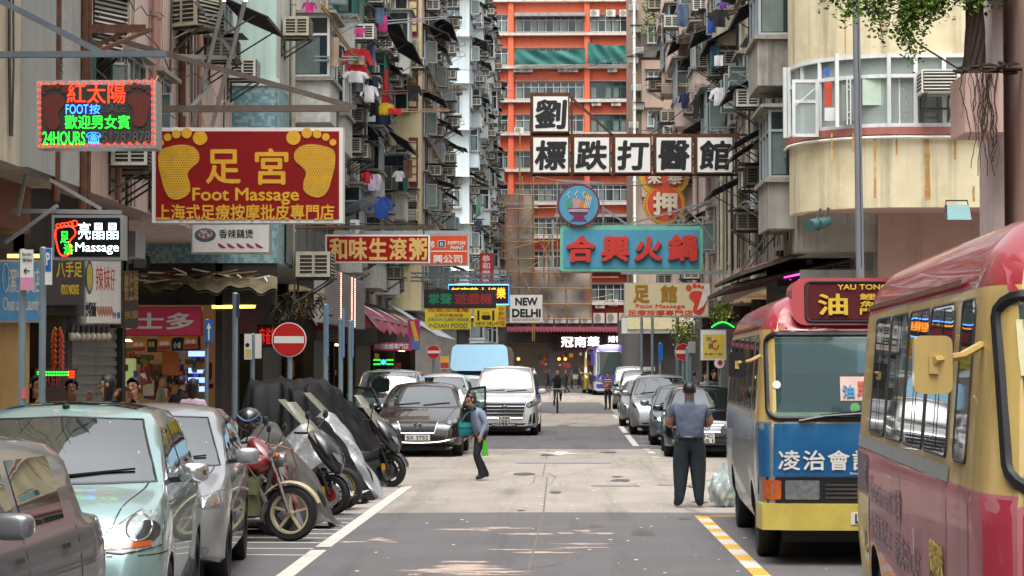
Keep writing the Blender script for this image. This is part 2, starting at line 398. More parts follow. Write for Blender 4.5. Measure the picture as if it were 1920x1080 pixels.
def proto_ac(m, kind):
    t = T('air_conditioner', 'proto', 'air conditioner'); PROT.append(t)
    b = MB(); b.bx(.05, .62, -.33, .33, .02, .44)
    b.build('casing', m, t, world=False)
    g = MB(); g.bx(.615, .635, -.30, .30, .05, .41)
    for s in (-1, 1):
        for i in range(2): g.bx(.12 + i * .25, .32 + i * .25, s * .333 - .004, s * .333 + .004, .08, .38)
    g.build('grille', M_grille, t, world=False)
    l = MB()
    for i in range(6): l.bx(.63, .645, -.29, .29, .075 + i * .058, .095 + i * .058)
    for s in (-1, 1):
        for i in range(2):
            for k in range(4): l.bx(.12 + i * .25, .32 + i * .25, s * .339 - .006, s * .339 + .006, .12 + k * .065, .135 + k * .065)
    l.build('louvre', m, t, world=False)
    k = MB()
    for s in (-.25, .25):
        k.bar((0, s, 0), (.68, s, 0), .035); k.bar((.0, s, -.42), (.62, s, -.02), .03); k.bar((.02, s, -.45), (.02, s, 0), .03)
    k.bar((.6, -.27, -.02), (.6, .27, -.02), .03); k.bar((.02, -.27, -.2), (.02, .27, -.2), .03)
    if kind: MB().bx(.0, .78, -.42, .42, .5, .515).build('rain_cover', M_dsteel, t, world=False)
    k.build('bracket', M_dsteel, t, world=False)
    if kind == 2:
        pp = MB(); pp.tube([(.1, .36, .2), (.1, .5, .1), (.05, .5, -.8), (.05, .4, -1.4)], .02); pp.build('hose', M_acw, t, world=False)
    return t
ACS = [proto_ac(M_acw, 0), proto_ac(M_acw, 1), proto_ac(M_acb, 0), proto_ac(M_acb, 2), proto_ac(mat('ac grimy casing', '7f7a6e', .6, 0, .2, 5, streak=.6), 1)]
def proto_split():
    t = T('outdoor_air_conditioner', 'proto', 'air conditioner'); PROT.append(t)
    MB().bx(.08, .4, -.42, .42, 0, .6).build('casing', M_acw, t, world=False)
    b = MB(); b.lathe([(.25, 0), (.25, .012), (.2, .014), (.19, .004), (.06, .012), (.0, .012)], (.398, -.1, .3), (1, 0, 0), 20)
    b.build('fan', mat('fan grille grey', '8d8a82', .6), t, world=False)
    k = MB()
    for s in (-.3, .3): k.bar((0, s, -.02), (.45, s, -.02), .04); k.bar((0, s, -.35), (.42, s, -.03), .03)
    k.build('bracket', M_steel, t, world=False); return t
SPLIT = proto_split()
def win_mesh(w, h, nc, fm, curtain=0, transom=.3, depth=.06, sash=0):
    p = MB(); p.bx(-.05, .015, -w / 2, w / 2, 0, h)
    if curtain:
        for i in range(nc):
            if (i + curtain) % 3: p.bx(.015, .02, -w / 2 + w * i / nc + .05, -w / 2 + w * (i + .75) / nc, .05, h * .68, 1)
    f = MB(); t = .05
    for i in range(nc + 1):
        y = -w / 2 + w * i / nc; f.bx(.005, depth, y - t / 2, y + t / 2, -.02, h + .02)
    for z in (0, h * (1 - transom), h): f.bx(.005, depth - .004, -w / 2 - .02, w / 2 + .02, z - t / 2, z + t / 2)
    f.bx(0, .16, -w / 2 - .12, w / 2 + .12, -.12, -.03, 1)
    f.bx(0, .22, -w / 2 - .14, w / 2 + .14, h + .06, h + .13, 1)
    if sash:
        for s in (-1, 1):
            if s == 1 and sash == 1: continue
            y0 = s * w / 2; sw = w / nc; d = Vector((.9, -s * .35, 0)).normalized() * sw
            q = [Vector((.06, y0, 0)), Vector((.06, y0, 0)) + d]
            for z in (.02, h * .66): f.bar(q[0] + Vector((0, 0, z)), q[1] + Vector((0, 0, z)), .035)
            f.bar(q[1] + Vector((0, 0, .02)), q[1] + Vector((0, 0, h * .66)), .035); f.bar(q[0] + Vector((0, 0, .02)), q[0] + Vector((0, 0, h * .66)), .035)
            p.add([q[0] + Vector((0, 0, .02)), q[1] + Vector((0, 0, .02)), q[1] + Vector((0, 0, h * .66)), q[0] + Vector((0, 0, h * .66))], [(0, 1, 2, 3)], 1)
    return p, f
M_ledge = mat('concrete ledge', '8f8a80', .8, 0, .2, 4, streak=.5)
WM = {}
def window(par, loc, rz, w=1.5, h=1.35, nc=3, fm=None, curtain=1, sash=0):
    fm = fm or M_frame; k = (w, h, nc, fm.name, curtain, sash)
    if k not in WM:
        p, f = win_mesh(w, h, nc, fm, curtain, sash=sash); mes = []
        for mb, ms, nm in ((p, [M_pane, M_panel], 'window'), (f, [fm, M_ledge], 'frame')):
            o = mb.build(nm, ms, None, world=False); mes.append(o.data); bpy.data.objects.remove(o)
        WM[k] = mes
    a = link('window', WM[k][0], par); a.location = Vector(loc) - org(par); a.rotation_euler = (0, 0, rz)
    b = link('frame', WM[k][1], a); ORG[b] = Vector((0, 0, 0)); return a
def place(proto, p, rz, label, group, sc=1):
    return copy_tree(proto, None, p, rz, label, group, sc)
def garment(kind, w, h, m1, label, p, rz, name=None, group=None, seed=0, sleeve=.35, m2=None, cat=None):
    """a garment hanging from point p; its width runs along the local y axis"""
    r = random.Random(seed)
    if kind == 'shirt':
        o = [(-.16, 0), (-.08, -.04), (.08, -.04), (.16, 0), (.5, -.12), (.5 + sleeve * .35, -.12 - sleeve), (.5 + sleeve * .05, -.16 - sleeve), (.34, -.3), (.36, -1), (-.36, -1), (-.34, -.3), (-.5 - sleeve * .05, -.16 - sleeve), (-.5 - sleeve * .35, -.12 - sleeve), (-.5, -.12)]
    elif kind == 'trousers':
        o = [(-.3, 0), (.3, 0), (.42, -.98), (.12, -1), (.0, -.35), (-.1, -1), (-.42, -.98)]
    elif kind == 'dress': o = [(-.2, 0), (.2, 0), (.25, -.4), (.5, -1), (.2, -.97), (-.2, -1), (-.5, -.96), (-.25, -.4)]
    else: o = [(-.5, 0), (.5, 0), (.5, -1), (.1, -1.02), (-.5, -.98)]
    v, f = fill([(a * w, b * h) for a, b in o], max(w, h) / 9)
    ph = r.uniform(0, 6); th = .025
    def wv(q): return .035 * sin(q.x * 14 / w * .6 + ph) + .04 * sin(q.y * 5 + ph) * (-q.y / h) + r.uniform(-.008, .008)
    offs = [wv(q) for q in v]; n = len(v)
    mb = MB(); vs = [(offs[i] + th, v[i].x, v[i].y) for i in range(n)] + [(offs[i] - th, v[i].x, v[i].y) for i in range(n)]
    fs = [tuple(x) for x in f] + [tuple(reversed([i + n for i in x])) for x in f]
    ed = {}
    for x in f:
        for i in range(3): a, b = x[i], x[(i + 1) % 3]; ed[(a, b)] = 1
    for (a, b) in list(ed):
        if (b, a) not in ed: fs.append((a, a + n, b + n, b))
    mi = []
    for x in fs:
        zc = sum(vs[i][2] for i in x) / len(x); mi.append(1 if m2 is not None and zc < -.55 * h else 0)
    mb.add(vs, fs, mi)
    t = mb.build(name or {'shirt': 'hanging_shirt', 'trousers': 'hanging_trousers', 'dress': 'hanging_dress'}.get(kind, 'hanging_towel'), [m1] + ([m2] if m2 is not None else [m1]), None, smooth=True, world=False)
    t.location = p; t.rotation_euler = (0, 0, rz)
    tag(t, label, cat or 'laundry', group or 'laundry hung out over the street'); return t
def awning(par, p, rz, w, d, drop, m, name='awning', label=None, group=None):
    nb = max(6, int(w / .12))
    def fn(u, v):
        return (d * v, (u - .5) * w, -drop * v + .018 * sin(u * nb * 2 * pi))
    mb = MB(); mb.grid(fn, nb * 4, 2); k = len(mb.v); b2 = [q - Vector((0, 0, .012)) for q in mb.v]; fs = [tuple(reversed(x)) for x in mb.f]; mb.add(b2, fs)
    t = T(name, label, 'awning', p, 0, group); t.rotation_euler = (0, 0, rz)
    mb.build('roof_sheet', m, t, world=False)
    k = MB()
    for s in (-.45, .45): k.bar((0, s * w, -.03), (d, s * w, -drop - .03), .03); k.bar((0, s * w, -drop - .35), (d * .75, s * w, -drop * .75 - .03), .025); k.bar((0, s * w, -drop - .35), (0, s * w, -.02), .025)
    k.bar((d - .01, -.5 * w, -drop - .03), (d - .01, .5 * w, -drop - .03), .03)
    k.build('bracket', M_dsteel, t, world=False); return t
def rack(p, rz, w, d, label, group, m=None):
    t = T('drying_rack', label, 'drying rack', p, 0, group); t.rotation_euler = (0, 0, rz)
    k = MB()
    for i in range(4): k.bar((d * (i + 1) / 4, -w / 2, 0), (d * (i + 1) / 4, w / 2, 0), .022)
    for s in (-1, 1): k.bar((0, s * w / 2, 0), (d, s * w / 2, 0), .028); k.bar((0, s * w / 2, -.45), (d * .9, s * w / 2, -.01), .022)
    k.build('rail', m or M_steel, t, world=False); return t
def pipes(par, X, s, ys, z0, z1, m, r=.055):
    for y in ys:
        b = MB(); x = X - s * (r + .03); b.tube([(x, y, z0), (x, y, z1)], r, 8)
        z = z0 + .8
        while z < z1: b.tube([(x, y, z), (x, y, z + .1)], r * 1.35, 8); b.bx(min(x, X), max(x, X), y - .02, y + .02, z + .03, z + .07); z += 2.6
        b.build('drainpipe', m, par, smooth=True)
def cables(par, X, s, y0, y1, z0, z1, n, seed):
    r = random.Random(seed); b = MB(); o = -s
    for i in range(n):
        y = r.uniform(y0, y1); d = r.uniform(.03, .12)
        if i % 2: pts = [(X + o * d, y + .1 * sin(k * .9 + i) , z0 + (z1 - z0) * k / 14) for k in range(15)]
        else: z = r.uniform(z0, z1); l = r.uniform(2, 7); pts = [(X + o * (d + .1), y + l * k / 10, z - r.uniform(.2, .6) * sin(pi * k / 10) * .6 + .05 * sin(k)) for k in range(11)]
        b.tube(pts, r.uniform(.008, .022), 4, r.randint(0, 2))
    b.build('cable', [M_black, M_acb, M_dsteel], par)
def building(name, label, s, X, y0, y1, z0, z1, m, depth=7, mside=None):
    """s=-1 left of the street, +1 right; the street face is x = X"""
    t = T(name, label, 'building', (X, (y0 + y1) / 2, 0))
    b = MB(); xa, xb = (X - depth, X) if s < 0 else (X, X + depth)
    b.bx(xa, xb, y0, y1, z0, z1)
    if mside is not None:
        b.m[2] = 1
    b.build('wall', [m] + ([mside] if mside is not None else []), t); t['s'] = s; return t
def dress(t, s, X, y0, y1, z0, z1, seed, what, fh=2.95, bay=2.6, pw=1, pac=.6, pawn=.12, prack=.15, pbal=0, fms=(None,), mbal=None, acs=(0, 1, 2, 3, 4), pw2=None):
    r = random.Random(seed); rz = 0 if s < 0 else pi; n = max(1, int((y1 - y0) / bay)); bw = (y1 - y0) / n; nf = int((z1 - z0) / fh)
    for k in range(nf):
        for i in range(n):
            y = y0 + bw * (i + .5); z = z0 + fh * k + .95; o = -s
            qx, qy = pix((X, y, z + .6))
            if qy < -45 or qx < -60 or (290 < qx < 630 and 250 < qy < 405 and y > 34): continue
            if s > 0 and ((52 < y < 70 and z < 8.2 and r.random() < .85) or (66 < y < 81 and 6.2 < z < 9.6)): continue
            if r.random() < pbal and mbal:
                d = r.choice((.55, .75, .9)); w = bw * .8; zz = z - .95
                b = MB(); xa, xb = sorted((X, X + o * d)); b.bx(xa, xb, y - w / 2, y + w / 2, zz, zz + 1.05); q = b.build('balcony', mbal, t)
                b = MB(); b.bx(xa - .02, xb + .02, y - w / 2 - .04, y + w / 2 + .04, zz + 2.45, zz + 2.55); b.build('balcony_roof', mbal, q)
                fm = r.choice(fms)
                a = window(q, (X + o * (d - .08), y, zz + 1.07), rz, round(w - .1, 2), 1.36, 3, fm, r.randint(1, 2))
                for e in (-1, 1):
                    a = window(q, (X + o * d * .5, y + e * (w / 2 - .06), zz + 1.07), e * pi / 2, round(d - .1, 2), 1.36, 1, fm, r.randint(1, 2))
                if r.random() < pac:
                    place(ACS[r.choice(acs)], (X + o * (d - .1), y + r.uniform(-.4, .4), zz + r.uniform(.2, .5)), rz, 'window air conditioner fixed on an enclosed balcony of the ' + what, 'air conditioners of the ' + what)
                continue
            if r.random() < pw:
                window(t, (X + o * .03, y, z), rz, 1.5, 1.35, 3, r.choice(fms), r.randint(0, 2), r.choice((0, 0, 1, 2)))
            for rep in range(2):
                if r.random() < pac:
                    place(ACS[r.choice(acs)], (X, y + r.uniform(.2, .9) * (1 if rep else -1) * bw * .5, z + r.choice((-.62, -.55, 1.45, .3))), rz, 'window air conditioner on brackets along the wall of the ' + what, 'air conditioners of the ' + what)
            if r.random() < pawn:
                awning(t, (X, y, z + r.uniform(1.5, 1.8)), rz, r.uniform(1.6, 2.6), r.uniform(.7, 1.1), r.uniform(.3, .6), M_black_awn, label='dark corrugated window awning on the ' + what, group='window awnings of the ' + what)
            if r.random() < prack:
                rack((X, y + r.uniform(-.3, .3), z - r.uniform(.1, .3)), rz, r.uniform(1.1, 1.8), r.uniform(.7, 1.1), 'metal clothes drying rack sticking out of the ' + what, 'drying racks of the ' + what)
# ---------------------------------------------------------------- buildings on the left
M_beige = mat('stained beige plaster', 'b8ae98', .85, 0, .12, 1.5, streak=.5, blot=.4)
M_gconc = mat('bare grey concrete', '9a9a97', .85, 0, .15, 2, streak=.5, blot=.35)
M_pink = mat('pink tiled wall', 'bda69d', .75, 0, .08, 2, streak=.4)
M_mint = mat('pale mint render', 'b4cfc6', .75, 0, .05, 1, streak=.2)
def mosaic(name, c1, c2, sc=22):
    m = mat(name, c1, .5, 0, 0); nt = m.node_tree; N = nt.nodes; L = nt.links; tc = N.new('ShaderNodeTexCoord')
    v = N.new('ShaderNodeTexVoronoi'); v.distance = 'CHEBYCHEV'; v.inputs['Scale'].default_value = sc; v.inputs['Randomness'].default_value = 0
    L.new(tc.outputs['Object'], v.inputs[0]); r = N.new('ShaderNodeMapRange'); r.inputs[1].default_value = .35; r.inputs[2].default_value = .65
    sp = N.new('ShaderNodeSeparateColor'); L.new(v.outputs['Color'], sp.inputs[0]); L.new(sp.outputs[0], r.inputs[0])
    x = N.new('ShaderNodeMix'); x.data_type = 'RGBA'; L.new(r.outputs[0], x.inputs[0]); x.inputs[6].default_value = (*lin(c1), 1); x.inputs[7].default_value = (*lin(c2), 1)
    L.new(x.outputs[2], N['Principled BSDF'].inputs['Base Color']); return m
M_mos = mosaic('blue mosaic tile', '8fa5a8', '5f8c93', 14)
M_gmos = mat('grey mosaic wall', 'bcbeb7', .7, 0, .2, 9, streak=.4, blot=.3)
M_bluegr = mat('blue grey stained wall', 'bcc1bb', .8, 0, .15, 2, streak=.4, blot=.4)
M_cream = mat('cream painted wall', 'cdbf98', .75, 0, .06, 2, streak=.35)
M_dustyp = mat('dusty brown pink wall', 'b5aaa0', .8, 0, .08, 2, streak=.4)
M_lblue = mat('pale blue wall', 'bcc8ca', .75, 0, .05, 1.5, streak=.2)
M_slate = mat('pale slate wall', 'a3b0b6', .75, 0, .1, 2, streak=.4)
M_maroon = mat('maroon trim', '6a2f2c', .7, 0, .1, 3)
L0 = building('tenement_building', 'stained beige and grey tenement at the near left with rusty pipes', -1, -6.3, 14, 27.6, 4.3, 15, M_beige)
MB().bx(-6.31, -6.2, 24.6, 25.9, 4.3, 15).build('pilaster', mat('smooth grey plaster', '90938f', .8, 0, .06, 2, streak=.3), L0)
MB().bx(-6.31, -6.24, 26.0, 27.62, 4.3, 15).build('pilaster', M_gconc, L0)
pipes(L0, -6.3, -1, (26.0, 27.45, 27.7), 4, 15, M_rust); window(L0, (-6.22, 26.7, 7.7), 0, 1.2, 1.3, 2)
L1 = building('tenement_building', 'pink tiled tenement behind the red and gold hanging signboard', -1, -7.1, 28, 45.6, 4.6, 17, M_pink)
dress(L1, -1, -7.1, 29, 45.5, 4.7, 16.5, 21, 'pink tenement', pac=.5, pawn=.08, prack=.3, fms=(M_frame, M_frame, M_frameg), bay=2.2)
pipes(L1, -7.1, -1, (30.2, 33.5, 36.4, 36.7, 41), 4.6, 17, mat('pink drainpipe', 'a0776c', .7, streak=.4)); pipes(L1, -7.1, -1, (28.6, 39), 4.6, 17, M_rust, .07)
L2 = building('tenement_building', 'tenement with a pale mint upper wall and blue mosaic below', -1, -6.2, 46, 62, 4.2, 18, M_gmos, mside=M_mint)
MB().bx(-13.2, -6.18, 45.96, 45.995, 4.2, 8.05).build('mosaic_band', M_mos, L2); MB().bx(-6.19, -6.15, 45.96, 48, 4.2, 8.05).build('mosaic_band', M_mos, L2)
MB().bx(-7.6, -6.12, 45.92, 46.0, 8.05, 8.2).build('moulding', mat('white trim', 'c9d2cc', .6, streak=.2), L2)
dress(L2, -1, -6.2, 48.3, 62, 4.6, 17, 5, 'blue mosaic tenement', pac=.5, pawn=.15, prack=.35, fms=(M_frame, M_framew, M_frameg), bay=2.1, pbal=.25, mbal=M_gmos)
pipes(L2, -6.2, -1, (48.2, 55, 58.2), 4.2, 18, M_acb)
L3 = building('tenement_building', 'blue grey stained tenement hung with washing and black awnings', -1, -6.9, 62.05, 86, 4.2, 20, M_bluegr)
dress(L3, -1, -6.9, 62.5, 85.5, 4.6, 19.5, 8, 'washing hung tenement', pac=.5, pawn=.28, prack=.45, fms=(M_frame, M_framew, M_frameg), bay=2.3, pbal=.35, mbal=M_bluegr)
pipes(L3, -6.9, -1, (62.5, 66.5, 70.4, 75, 80, 83), 4.2, 20, M_acb)
L4 = building('tenement_building', 'cream walled tenement with maroon window panels and a dusty pink street front', -1, -5.7, 86.1, 102, 4.2, 24, M_dustyp, mside=M_cream)
f86 = flat(86.1)
for k in range(6):
    z = 6.2 + k * 3.05
    b = MB(); b.bx(-6.2, -5.83, 86.0, 86.12, z, z + 1.95); b.build('maroon_panel', M_maroon, L4)
    b = MB(); b.bx(-6.2, -5.9, 85.97, 86.0, z + .15, z + 1.8)
    for i in range(6): b.bx(-6.2, -5.9, 85.955, 85.97, z + .12 + i * .32, z + .16 + i * .32, 1)
    b.build('shutter', [mat('cream shutter', 'c2b489', .7), M_maroon], L4)
dress(L4, -1, -5.7, 86.6, 101.6, 4.6, 23, 9, 'cream tenement', pac=.3, pawn=.2, prack=.3, bay=2.5)
for k in range(6):
    z = 5.3 + k * 3.05; window(L4, (-6.52, 86.06, z + .9), -pi / 2, .5, 1.5, 1, M_framew, k % 2); place(ACS[k % 3], (-6.15, 86.05, z + (.2 if k % 2 else 2.5)), -pi / 2, 'window air conditioner on the cream side wall with maroon panels', 'air conditioners on the cream side wall')
L5 = building('tenement_building', 'narrow slate blue tenement between the cream and the pale blue blocks', -1, -5.75, 102.05, 109, 4.2, 25, M_slate)
dress(L5, -1, -5.75, 102.4, 108.8, 4.6, 24, 12, 'slate blue tenement', pac=.4, pawn=.3, prack=.3, bay=2.2)
L6 = building('apartment_building', 'pale blue corner block with corrugated ledges between its storeys', -1, -5.8, 133, 182, 4.4, 30, M_slate, depth=9, mside=M_lblue)
for k in range(10):
    z = 5.0 + 2.93 * k
    mb = MB(); mb.grid(lambda u, v: (-8.2 + 2.7 * u, 132.98 - .5 * v, z + .02 * sin(u * 150) - .06 * v), 90, 1); mb.add([q - Vector((0, 0, .03)) for q in mb.v], [tuple(reversed(x)) for x in mb.f]); mb.build('corrugated_ledge', M_white, L6)
    if k in (0, 1, 2, 4, 6, 7): window(L6, (-6.75 + .1 * (k % 2), 132.95, z + 1.0), -pi / 2, .75, 1.5, 2, M_framew, 1)
dress(L6, -1, -5.8, 133.3, 181, 2.6, 29.5, 14, 'pale blue block', pac=.5, pawn=.35, prack=.25, bay=3.2, pbal=.35, mbal=M_lblue, fms=(M_frame, M_framew))
# ---------------------------------------------------------------- buildings on the right
M_yel = mat('rust stained yellow render', 'cfc4a2', .75, 0, .08, 2.5, streak=.55, blot=.5, blotcol='b49f74')
M_pinkw = mat('pale pink wall', 'b3948a', .75, 0, .05, 2, streak=.25)
M_tan = mat('tan wall', 'c0b6a2', .8, 0, .1, 2, streak=.45, blot=.3)
M_pkstrip = mat('faded pink wall', 'c8b3aa', .8, 0, .08, 2, streak=.4)
M_dconc = mat('black stained concrete', '96938b', .9, 0, .2, 1.5, streak=.8, blot=.6)
R3 = building('tenement_building', 'black stained concrete tenement beside the yellow curved building', 1, 4.78, 43.4, 51.8, 4.3, 17, M_dconc)
dress(R3, 1, 4.78, 43.6, 51.6, 4.8, 16.5, 31, 'black stained tenement', pac=.6, pawn=.25, prack=.35, bay=2.1, pbal=.3, mbal=M_dconc)
R4 = building('tenement_building', 'tan tenement with a white drainpipe down its front', 1, 4.8, 51.9, 66, 4.3, 20, M_tan)
dress(R4, 1, 4.8, 52.2, 65.8, 4.8, 19.5, 33, 'tan tenement', pac=.5, pawn=.35, prack=.3, bay=2.3, pbal=.3, mbal=M_tan)
pipes(R4, 4.8, 1, (52.0,), 4, 20, M_white, .09); pipes(R4, 4.8, 1, (56, 60, 63), 4, 20, M_acb)
R5 = building('tenement_building', 'faded pink tenement at the far end of the right side', 1, 5.05, 66.1, 97, 4.3, 23, M_pkstrip)
dress(R5, 1, 5.05, 66.5, 96.6, 4.8, 22.5, 35, 'faded pink tenement', pac=.5, pawn=.25, prack=.3, bay=2.6, pbal=.3, mbal=M_pkstrip)
pipes(R5, 5.05, 1, (66.6, 72, 79, 86, 92), 4, 23, M_pkstrip, .09)
# yellow curved corner building
R2 = T('corner_building', 'rust streaked yellow building with a curved corner and a long window band', 'building', (7, 44, 0))
def curve_plan(off=0, n=14):
    x0, y0, r = 4.62 - off, 41.0 - off, 1.9 + off
    pts = [(x0, 43.35)]
    for i in range(n + 1):
        t = pi - (pi / 2) * i / n * -1 * -1; t = pi + (pi / 2) * i / n
        pts.append((x0 + r + r * cos(t), y0 + r + r * sin(t)))
    pts += [(9.6, y0)]; return pts
def band(z0, z1, off, name, m, par, thick=.25, zf=None):
    pl = curve_plan(off); pi_ = curve_plan(off - thick); b = MB(); k = len(pl)
    b.add([(x, y, z0) for x, y in pl] + [(x, y, z1) for x, y in pl] + [(x, y, z0) for x, y in pi_] + [(x, y, z1) for x, y in pi_],
          [(i, i + 1, k + i + 1, k + i) for i in range(k - 1)] + [(k + i, k + i + 1, 3 * k + i + 1, 3 * k + i) for i in range(k - 1)] + [(i, 2 * k + i, 2 * k + i + 1, i + 1) for i in range(k - 1)])
    return b.build(name, m, par, smooth=True, sharp=30)
band(5.02, 6.42, 0, 'wall', M_yel, R2); band(7.98, 12, .02, 'wall', M_yel, R2); band(6.42, 6.56, .07, 'sill', mat('faded red sill', '9c5f55', .7, streak=.3), R2)
band(6.56, 7.98, -.16, 'inner_wall', mat('pale green inner wall', 'a9b8a2', .8, 0, .1, 2), R2, .3)
MB().add([(x, y, 5.06) for x, y in curve_plan(-.02)] + [(9.6, 43.35, 5.06)], [tuple(range(len(curve_plan()) + 1))]).build('soffit', M_pinkw, R2)
pl = curve_plan(-.05); k = len(pl); mb = MB()
mb.add([(x, y, 6.56) for x, y in pl] + [(x, y, 7.98) for x, y in pl], [(i, i + 1, k + i + 1, k + i) for i in range(k - 1)])
mb.build('window', clear('shop glass grey', 'aab4b2', .55), R2)
fr = MB(); pl2 = curve_plan(0)
def bar_at(x, y, w=.07): fr.bx(x - w / 2, x + w / 2, y - .05, y + .06, 6.56, 7.98)
f41 = flat(41)
for px in (1492, 1500, 1519, 1546, 1570, 1610, 1667, 1717, 1770, 1835, 1890):
    x = (px - 1054) / 97.6
    if px < 1560:
        q = min(pl2, key=lambda a: abs(a[0] - x)); bar_at(x, q[1])
    else: bar_at(x, 41.0)
for z in (6.6, 7.55, 7.94):
    for i in range(len(pl2) - 1): fr.bar((pl2[i][0], pl2[i][1], z), (pl2[i + 1][0], pl2[i + 1][1], z), .08, .07)
for px0, px1 in ((1678, 1710), (1722, 1768), (1580, 1606), (1840, 1880)):
    xa, xb = (px0 - 1054) / 97.6 + .1, (px1 - 1054) / 97.6 - .1
    for x in (xa, xb): fr.bx(x - .012, x + .012, 41.05, 41.07, 6.62, 7.5)
    for z in (6.75, 6.86, 7.3, 7.4): fr.bx(xa, xb, 41.05, 41.07, z - .01, z + .01)
fr.build('window_frame', M_framew, R2)
_bm = [mat('pale green board', 'b5c7b4', .7), mat('paper rolls', 'd5d5d0', .6), mat('grey curtain', '7e8580', .8), mat('red paper strip', 'b5402c', .7), mat('blue box', '2c5fae', .6)]
for px0, px1, z0, z1, mi in ((1619, 1660, 7.0, 7.5, 0), (1548, 1575, 6.7, 6.95, 1), (1580, 1608, 6.7, 7.4, 2), (1722, 1768, 6.6, 7.5, 2), (1680, 1712, 6.6, 7.5, 2), (1730, 1768, 6.6, 7.0, 2), (1840, 1890, 6.6, 7.5, 2), (1548, 1562, 6.98, 7.45, 3), (1548, 1558, 7.56, 7.72, 4)):
    MB().bx((px0 - 1054) / 97.6, (px1 - 1054) / 97.6, 41.09, 41.11, z0, z1).build('blind', _bm[mi], R2)
pp = MB(); pp.tube([(x, y, 6.36) for x, y in curve_plan(.09)], .03, 6); pp.build('conduit', M_white, R2, smooth=True)
st = MB()
for px, py0, py1, w in ((1738, 245, 375, 12), (1681, 243, 290, 4), (1824, 350, 378, 5), (1586, 20, 100, 3), (1560, 250, 300, 4), (1640, 255, 372, 5), (1790, 252, 300, 5), (1655, 0, 60, 4), (1700, 30, 92, 6), (1600, 250, 285, 4), (1845, 248, 330, 6)):
    x = (px - 1054) / 97.6; z1, z0 = (684 - py0) / 97.6 + 2, (684 - py1) / 97.6 + 2; n = 8; a = [(x + (random.uniform(.6, 1) * w / 195) * sg, 40.994, z0 + (z1 - z0) * i / n) for sg in (-1, 1) for i in (range(n + 1) if sg < 0 else range(n, -1, -1))]
    st.add(a, [tuple(range(len(a)))])
st.build('rust_stain', mat('rust stain', 'a87d45', .8, 0, .2, 9, blot=.9, blotcol='c2b184'), R2)
# under the overhang: pink back wall, dark passage, beam
MB().bx(6.4, 9.6, 43.3, 43.5, 0, 5.05).build('back_wall', M_pinkw, R2)
MB().bx(4.75, 9.6, 49.5, 49.7, 0, 5.0).build('back_wall', mat('grey passage wall', '6b6a66', .9, 0, .2, 2), R2)
MB().bx(4.9, 6.9, 43.9, 44.1, 3.55, 3.95).build('beam', M_gconc, R2); MB().bx(4.9, 6.9, 44.1, 44.3, 4.55, 5.0).build('beam', M_pinkw, R2)
MB().bx(6.38, 6.6, 43.6, 48, 0, 5).build('column', M_gconc, R2)
mb = MB(); rd = random.Random(4)
for i in range(40):
    x, z = rd.uniform(4.9, 6.3), rd.uniform(2.6, 4.6); mb.box((x, 46 + rd.random() * 2, z), (rd.uniform(.1, .5), .3, rd.uniform(.03, .2)))
mb.build('ducting', M_grille, R2)
place(ACS[0], (7.14, 40.95, 7.12), -pi / 2, 'white window air conditioner set in the long window band of the yellow building', 'air conditioner of the yellow building', 1.05)
# open casement on the yellow corner
oc = T('open_casement', 'open aluminium casement swung out at the curved corner of the yellow building', 'window', (4.55, 41.6, 6.5))
mb = MB(); xa, xb = 4.52, 4.97
for x in (xa, xb): mb.bx(x - .03, x + .03, 41.55, 41.6, 6.45, 7.55)
for z in (6.47, 7.13, 7.53): mb.bx(xa - .03, xb + .03, 41.552, 41.598, z - .03, z + .03)
mb.bar((4.55, 41.5, 7.05), (4.95, 41.5, 7.4), .02)
mb.build('frame', M_framew, oc); MB().bx(xa + .03, xb - .03, 41.57, 41.58, 6.5, 7.5).build('pane', clear('shop glass grey', 'aab4b2', .55), oc)
# pink building with fin at the right edge
R1 = T('pink_building', 'pink walled building with a pale fin at the right edge of the view', 'building', (7, 31, 0))
MB().bx(6.05, 6.2, 30.0, 31, .13, 12).build('fin', mat('pale lilac fin', 'c3b4b1', .7, streak=.2), R1)
MB().bx(6.2, 6.42, 30.6, 31, .13, 12).build('recess', mat('brown recess wall', '6b4e45', .8), R1)
MB().bx(6.34, 10, 29.2, 31, .13, 12).build('wall', M_pinkw, R1)
MB().bx(6.42, 6.5, 29.15, 29.2, 5.55, 5.72).build('light_box', M_white, R1)
pb = T('planter_box', 'pink concrete planter box overhung by aerial roots beside the pale fin', 'planter', (5.9, 29.8, 5.2))
MB().bx(5.53, 6.05, 29.3, 30.4, 5.19, 6.0).build('box', mat('planter pink', 'cdaea4', .75, 0, .05, 2, streak=.2), pb); MB().bx(5.6, 6.05, 29.36, 30.34, 6.0, 6.04).build('soil', mat('soil', '3a2f26', .9, 0, .3, 20), pb)
# low corner shop at the far right
RS = T('corner_shop', 'low corner shop with a white canopy and cream lightbox at the far right', 'building', (5, 115, 0))
MB().bx(3.9, 12, 106, 150, 0, 5.0).build('wall', mat('dark shop wall', '4a4744', .8, 0, .3, 1), RS)
MB().bx(2.95, 6.5, 104.8, 106.5, 3.55, 4.3).build('canopy', M_white, RS); MB().bx(3.2, 6.2, 104.7, 104.8, 3.75, 4.75).build('lightbox', mat('cream lightbox', 'd9cba0', .6), RS)
MB().bx(3.95, 4.6, 105.9, 106.0, 0, 1.9).build('hoarding', M_white, RS)
